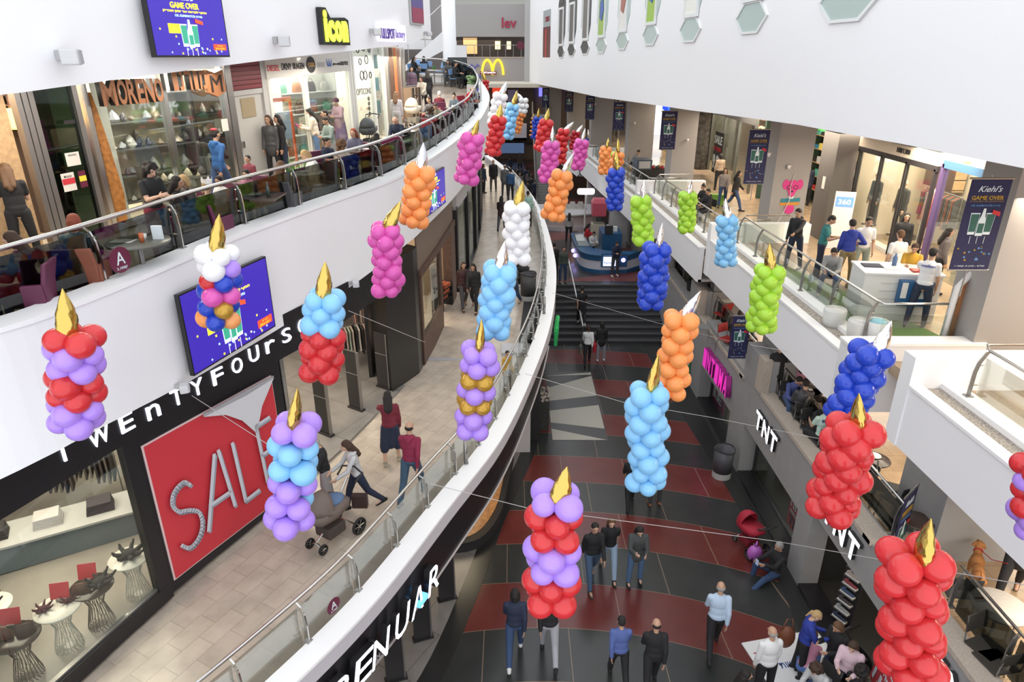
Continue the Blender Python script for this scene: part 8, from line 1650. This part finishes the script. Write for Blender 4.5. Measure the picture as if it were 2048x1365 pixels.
# dog sticker on the pillar
root = thing('wall_sticker', 'pink dog head sticker with glasses and ribbon on the pillar', 'sticker', (9.10, 22.19, 6.42)); root.scale = (.74,.74,.74); PK = mat('sticker pink', (.62,.04,.24), .5)
def fl(pts, mt, l, nm): m = MB(); m.plate(pts, Vector((0,-.004-l,0)), (1,0,0), (0,0,1), (0,-1,0), .004); m.obj(nm, mt, root)
el = lambda cx, cy, a, b_: [(cx+a*math.cos(k*math.pi/10), cy+b_*math.sin(k*math.pi/10)) for k in range(20)]
fl(el(0,1.0,.26,.30), PK, 0, 'head'); fl(el(-.30,1.10,.15,.22), PK, .001, 'ear'); fl(el(.30,1.10,.15,.22), PK, .001, 'ear'); fl(el(0,.75,.15,.2), PK, .002, 'muzzle'); fl(el(0,.80,.055,.04), BLACKM, .006, 'nose'); fl([(-.12,.62),(0,.52),(.12,.62),(.1,.48),(-.1,.48)], BWHT, .006, 'collar')
for s in (-1,1): m = MB(); m.tube([(s*.14+.10*math.cos(a), -.012, .98+.08*math.sin(a)) for a in [k*math.pi/8 for k in range(17)]], .013, 5); m.obj('spectacles', BLACKM, root)
fl([(-.42,.32),(.42,.36),(.42,.52),(-.42,.48)], mat('sticker teal', (.02,.20,.26), .5), .004, 'ribbon'); fl([(-.44,.17),(.40,.20),(.40,.33),(-.44,.30)], mat('sticker orange', (.60,.25,.04), .5), .003, 'ribbon'); fl(el(0,.02,.22,.22), PK, .001, 'tail')
m = MB(); m.tube([(9.1,22.17,7.6),(9.0,22.1,7.2),(9.05,22.1,6.8),(8.8,22.0,6.2),(8.3,21.6,5.7)], .012, 6); o = m.obj('cable', mat('white cable', (.5,.48,.45), .5)); tag(o, 'white cable hanging over the pink dog sticker down to the railing', 'cable')
for k, (px, py, Y) in enumerate([(1578,333,22.1),(1375,280,32.2),(1269,246,41.9),(1190,208,49.9),(1538,308,22.1)]):
    d = ray(px, py); p = d*(Y/d[1]) + Vector((0,0,CZ)); root = thing('wall_lamp', ['white cone fitting on the dog sticker pillar','small fitting on the pillar left of the SALE shop','small fitting with the dangling cord on its pillar','small red fitting on a far pillar','tiny fitting on the side of the dog sticker pillar'][k], 'fitting', p); m = MB(); m.lathe([(.03,-.09),(.065,0),(.065,.04),(1e-5,.04)], 12); m.obj('cone', WP, root, True); m = MB(); m.box(-.02,.02,0,.08,-.02,.03); m.obj('bracket', STEELD, root)
# green bag on the C terrace, cart on the D terrace
b = onz(1433, 395, 5.2+.3); m = MB(); m.box(-.3,.3,-.12,.12,0,.42); bevel_o = m.obj('shopping_bag', cl((.18,.40,.05))); bevel_o.location = (b.x, b.y, 5.21); bevel_o.rotation_euler.z = R(-20); tag(bevel_o, 'lime green shopping bag behind the two seated people', 'bag')
root = thing('display_box', 'open dark display box on a stand beside the bending grey man', 'display box', (7.3, 36.3, 4.87), R(5)); m = MB(); m.box(-.9,.7,-.5,.5,0,.75); m.obj('base', BLACKM, root); m = MB(); m.box(-.9,-.1,-.5,.45,.75,1.25); m.obj('cabinet', mat('slate box', (.06,.08,.11), .4), root); m = MB(); m.box(-.8,-.2,-.52,-.5,.82,1.18); m.obj('shelf_front', GREYL, root)
for k in range(6): m = MB(); m.ell((0,0,.09),.1,.1,.1,8); o = m.obj('jar', cl([(.35,.03,.03),(.5,.48,.45),(.05,.05,.05),(.35,.2,.04),(.3,.02,.04),(.4,.38,.36)][k])); o.location = Vector((7.3,36.3,5.621)) + Vector((.03+.12*k,-.3+.25*(k%2),0)); tag(o, 'small round jar on the dark display box, ' + ['first from left, red','second from left, pale','third from left, black','fourth from left, amber','fifth from left, crimson','last at right, greyish'][k], 'jar')

# ------------------------------------------------------------------ restaurant terrace
Zm = 2.68
for lab, px, py, rad, top, bs in [('oval pale speckled table beside the leashed dog',1961,1212,.40,ST,'leg'),('round black restaurant table with dishes near the bearded man',1632,790,.36,DTOP,'post'),('round table with plates before the man in the blue sweater',1552,780,.34,GT,'post'),('round black table with food behind the large red candle',1748,918,.32,DTOP,'post'),('small dark brown table at the corner of the sandstone ledge',1795,1040,.28,DT2,'post'),('white round table under the white terrace fascia',1417,598,.30,WTOP,'leg'),('white round table beside the red chairs',1440,640,.30,WTOP,'post'),('pale table with cutlery near the thin railing',1408,636,.28,ST,'post')]:
    b = onz(px, py, Zm+.73); table(lab, Vector((max(b.x, 7.0 + rad), b.y, Zm)), rad, top, base=bs)
for k, (px, py, rz, cc) in enumerate([(1775,970,60,(.02,.02,.02)),(1795,995,200,(.02,.02,.02)),(1720,965,-60,(.02,.02,.02)),(1668,830,90,(.02,.02,.02)),(1975,1290,20,(.03,.025,.02)),(1995,1320,190,(.03,.025,.02)),(1915,1175,170,(.03,.03,.03)),(1408,560,120,(.30,.015,.02)),(1445,625,200,(.32,.02,.02)),(1455,675,30,(.32,.02,.02)),(1405,650,70,(.2,.2,.2)),(1545,735,180,(.30,.02,.02))]):
    b = onz(px, py, Zm+.5); chair(['black chair below the round black table, facing right','black chair overlapping it at the right','black chair left of the large red candle gap','black chair by the mint tee diner','dark chair nearest the oval speckled table','dark chair at the right edge below the oval table','dark chair left of the oval speckled table','red chair behind the white round table','red chair left of the hanging banner, upper one','red chair left of the hanging banner, lower one','grey chair at the thin railing by the pale table','red chair behind the blue sweater man'][k], Vector((b.x, b.y, Zm)), rz, 'thin', cc)
b = onz(1748, 912, Zm+.74); m = MB(); m.lathe([(1e-5,0),(.08,0),(.14,.02),(1e-5,.02)], 20); m.ell((0,0,.03),.09,.08,.03,10); o = m.obj('plate', WP, None, True); o.location = (b.x, b.y, Zm+.731); tag(o, 'plate of food on the round black table by the red candle', 'plate')
b = onz(1552, 780, Zm+.73); b.x = 7.3; m = MB(); m.lathe([(1e-5,0),(.08,0),(.14,.02),(1e-5,.02)], 20); o = m.obj('plate', WP, None, True); o.location = (b.x+.05, b.y, Zm+.731); tag(o, 'white plate before the man in the blue sweater', 'plate')
b = onz(1950, 1205, Zm+.74); m = MB(); m.box(-.07,.07,-.04,.04,0,.02); o = m.obj('phone', BLACKM); o.location = (b.x+.1, b.y+.05, Zm+.731); tag(o, 'dark phone lying on the oval speckled table', 'phone')
# red flowers in a dark planter
b = onz(1385, 575, Zm+.4); root = thing('potted_plant', 'dark plant with red flowers at the restaurant edge', 'plant', (b.x+.15, b.y+.5, Zm)); m = MB(); m.lathe([(1e-5,0),(.2,0),(.26,.5),(1e-5,.5)], 16); m.obj('pot', BLACKM, root); m = MB(); rnd = random.Random(14); [m.ell((rnd.gauss(0,.16), rnd.gauss(0,.16), rnd.uniform(.55,1.25)), .09,.09,.06, 6) for _ in range(60)]; m.obj('leaves', cl((.02,.035,.015)), root); m = MB(); [m.ell((rnd.gauss(0,.15), rnd.gauss(0,.15), rnd.uniform(1.0,1.35)), .05,.05,.04, 6) for _ in range(14)]; m.obj('flowers', cl((.45,.02,.03)), root)
# white print on shirts
def backprint(s, txt, mt, w_, h_):
    q = fq(s); loc = at_head(*q[1], q[3], q[5], q[14]); J = joints(POSES[q[5]]); T = rx(math.radians(POSES[q[5]]['lean'])); sc_ = q[14]/1.75; p_ = (J['chest'] + T @ Vector((-w_/2,.122,.04)) - Vector((0,0,ZOFF[q[5]])))*sc_
    root = next(o for o in COL.objects if o.get('label') == q[0]); text(txt, p_ , T @ Vector((1,0,0)) if 0 else Vector((1,0,0)), T @ Vector((0,0,1)), T @ Vector((0,1,0)), w_, h_, mt, .012, root, 'shirt_print', .01)
# dog
DG = mat('ginger dog coat', (.36,.15,.045), .8, noise=.2, nscale=15); b = onz(1943, 1172, Zm); root = thing('dog', 'ginger brown dog seen from above on a red leash', 'dog', (b.x, b.y, Zm), R(150)); m = MB()
m.ell((0,-.16,.40),.115,.17,.135,14); m.ell((0,.12,.40),.095,.20,.105,14); m.ell((0,.28,.40),.10,.12,.115,14); m.caps((0,-.26,.44),.075,(0,-.38,.55),.06); m.ell((0,-.43,.58),.068,.085,.065,12); m.caps((0,-.48,.56),.04,(0,-.57,.54),.03)
for s in (-1,1):
    m.caps((s*.055,-.41,.62),.022,(s*.085,-.40,.56),.028,8); m.caps((s*.07,-.22,.34),.045,(s*.075,-.20,.18),.028,8); m.caps((s*.075,-.20,.18),.026,(s*.075,-.22,.03),.020,8); m.caps((s*.075,-.22,.025),.024,(s*.075,-.26,.022),.022,8)
    m.caps((s*.075,.28,.34),.065,(s*.08,.22,.22),.038,8); m.caps((s*.08,.22,.22),.034,(s*.08,.34,.13),.022,8); m.caps((s*.08,.34,.13),.022,(s*.08,.31,.03),.019,8); m.caps((s*.08,.31,.025),.023,(s*.08,.27,.022),.021,8)
m.caps((0,.38,.44),.03,(0,.50,.56),.02,8); m.caps((0,.50,.56),.02,(.04,.52,.70),.012,8)
me = remesh(m, .012, 'body', [DG], 2); link('body', me, root); m = MB(); m.ell((0,-.60,.545),.016,.014,.013,8); m.obj('nose', BLACKM, root, True)
for s in (-1,1): m = MB(); m.ell((s*.035,-.49,.61),.01,.01,.01,8); m.obj('eye', EYE, root, True)
m = MB(); m.tube([(.066*math.cos(a), -.34+.03*math.sin(a), .50+.066*math.sin(a)) for a in [k*math.pi/8 for k in range(17)]], .012, 6); m.obj('collar', cl((.4,.02,.03)), root)
q = fq('walking the dog'); hd = at_foot(*q[1], 'M') + Vector((-.25,-.1,.8)); n0 = Vector((b.x, b.y, Zm)) + Matrix.Rotation(R(150),3,'Z') @ Vector((0,-.32,.56)); m = MB(); m.tube([Vector((0,0,0)), (hd-n0)*.5 + Vector((0,0,-.08)), hd-n0], .007, 6); o = m.obj('leash', cl((.4,.02,.03))); o.location = n0; tag(o, 'red leash between the ginger dog and its walker', 'leash')
backprint('white work tee', 'netfone', mat('print blue', (.05,.08,.35), .6), .26, .06); backprint('pale mint tee', 'LOCALS', mat('print navy', (.02,.03,.15), .6), .24, .07)
# ------------------------------------------------------------------ lights
def area(name, loc, sx, sy, power, col=(1,.86,.68), rot=(0,0,0)):
    l = bpy.data.lights.new(name, 'AREA'); l.shape = 'RECTANGLE'; l.size = sx; l.size_y = sy; l.energy = power; l.color = col
    o = bpy.data.objects.new(name, l); COL.objects.link(o); o.location = loc; o.rotation_euler = rot; return o
for y in (9, 14, 20): area('ceiling_light', (-9.6 + .28*(y-9), y, zA(y)+2.8) if 0 else (-8.0 + .3*(y-9), y, zA(y)+3.2), 2.5, 3.5, 160)
for y in (8.5, 12, 14.6, 17, 20, 23.5): area('ceiling_light', (px_of(BS, y).x - .45, y, zB(y)+2.75), .5, 2.2, 90 if y < 18 else 35, (1,.93,.82))
for y in (10, 14, 18, 24, 31): area('ceiling_light', (px_of(BS, min(y, 24)).x + 1.3, y, zB(y)+2.62), 1.4, 3, 60, (1,.92,.8))
for y in (10, 15, 20, 26): area('ceiling_light', (-11.0 + .35*(y-10), y, zB(y)+2.6), 3, 3.5, 230)
for y in (8, 13, 18, 24, 32, 42, 54): area('ceiling_light', (11.5, y, 8.75), 5, 3, 330)
for y in (7, 12, 18, 25): area('ceiling_light', (10.0, y, 4.35), 5, 3, 150)
for y in (9.5, 14.5, 19.0): area('ceiling_light', (8.8, y, 2.1), 2.5, 3, 40)
area('ceiling_light', (-5.0, 12, 2.2), 3, 6, 35, (1,.9,.8))
area('ceiling_light', (-2, 63, 8.5), 8, 5, 250)
area('ceiling_light', (-5, 69, 12.4), 8, 2, 60)
area('ceiling_light', (-1.6, 15.0, 2.15), 1.2, 1.6, 30, (1,.8,.55))
for x, y, p_ in ((12.5,20.4,170),(12.3,15.5,90),(12.2,27,90),(12.2,35,110),(11.5,44.5,90)): area('ceiling_light', (x, y, 8.9), 1.2, 4, p_, (1,.88,.72))
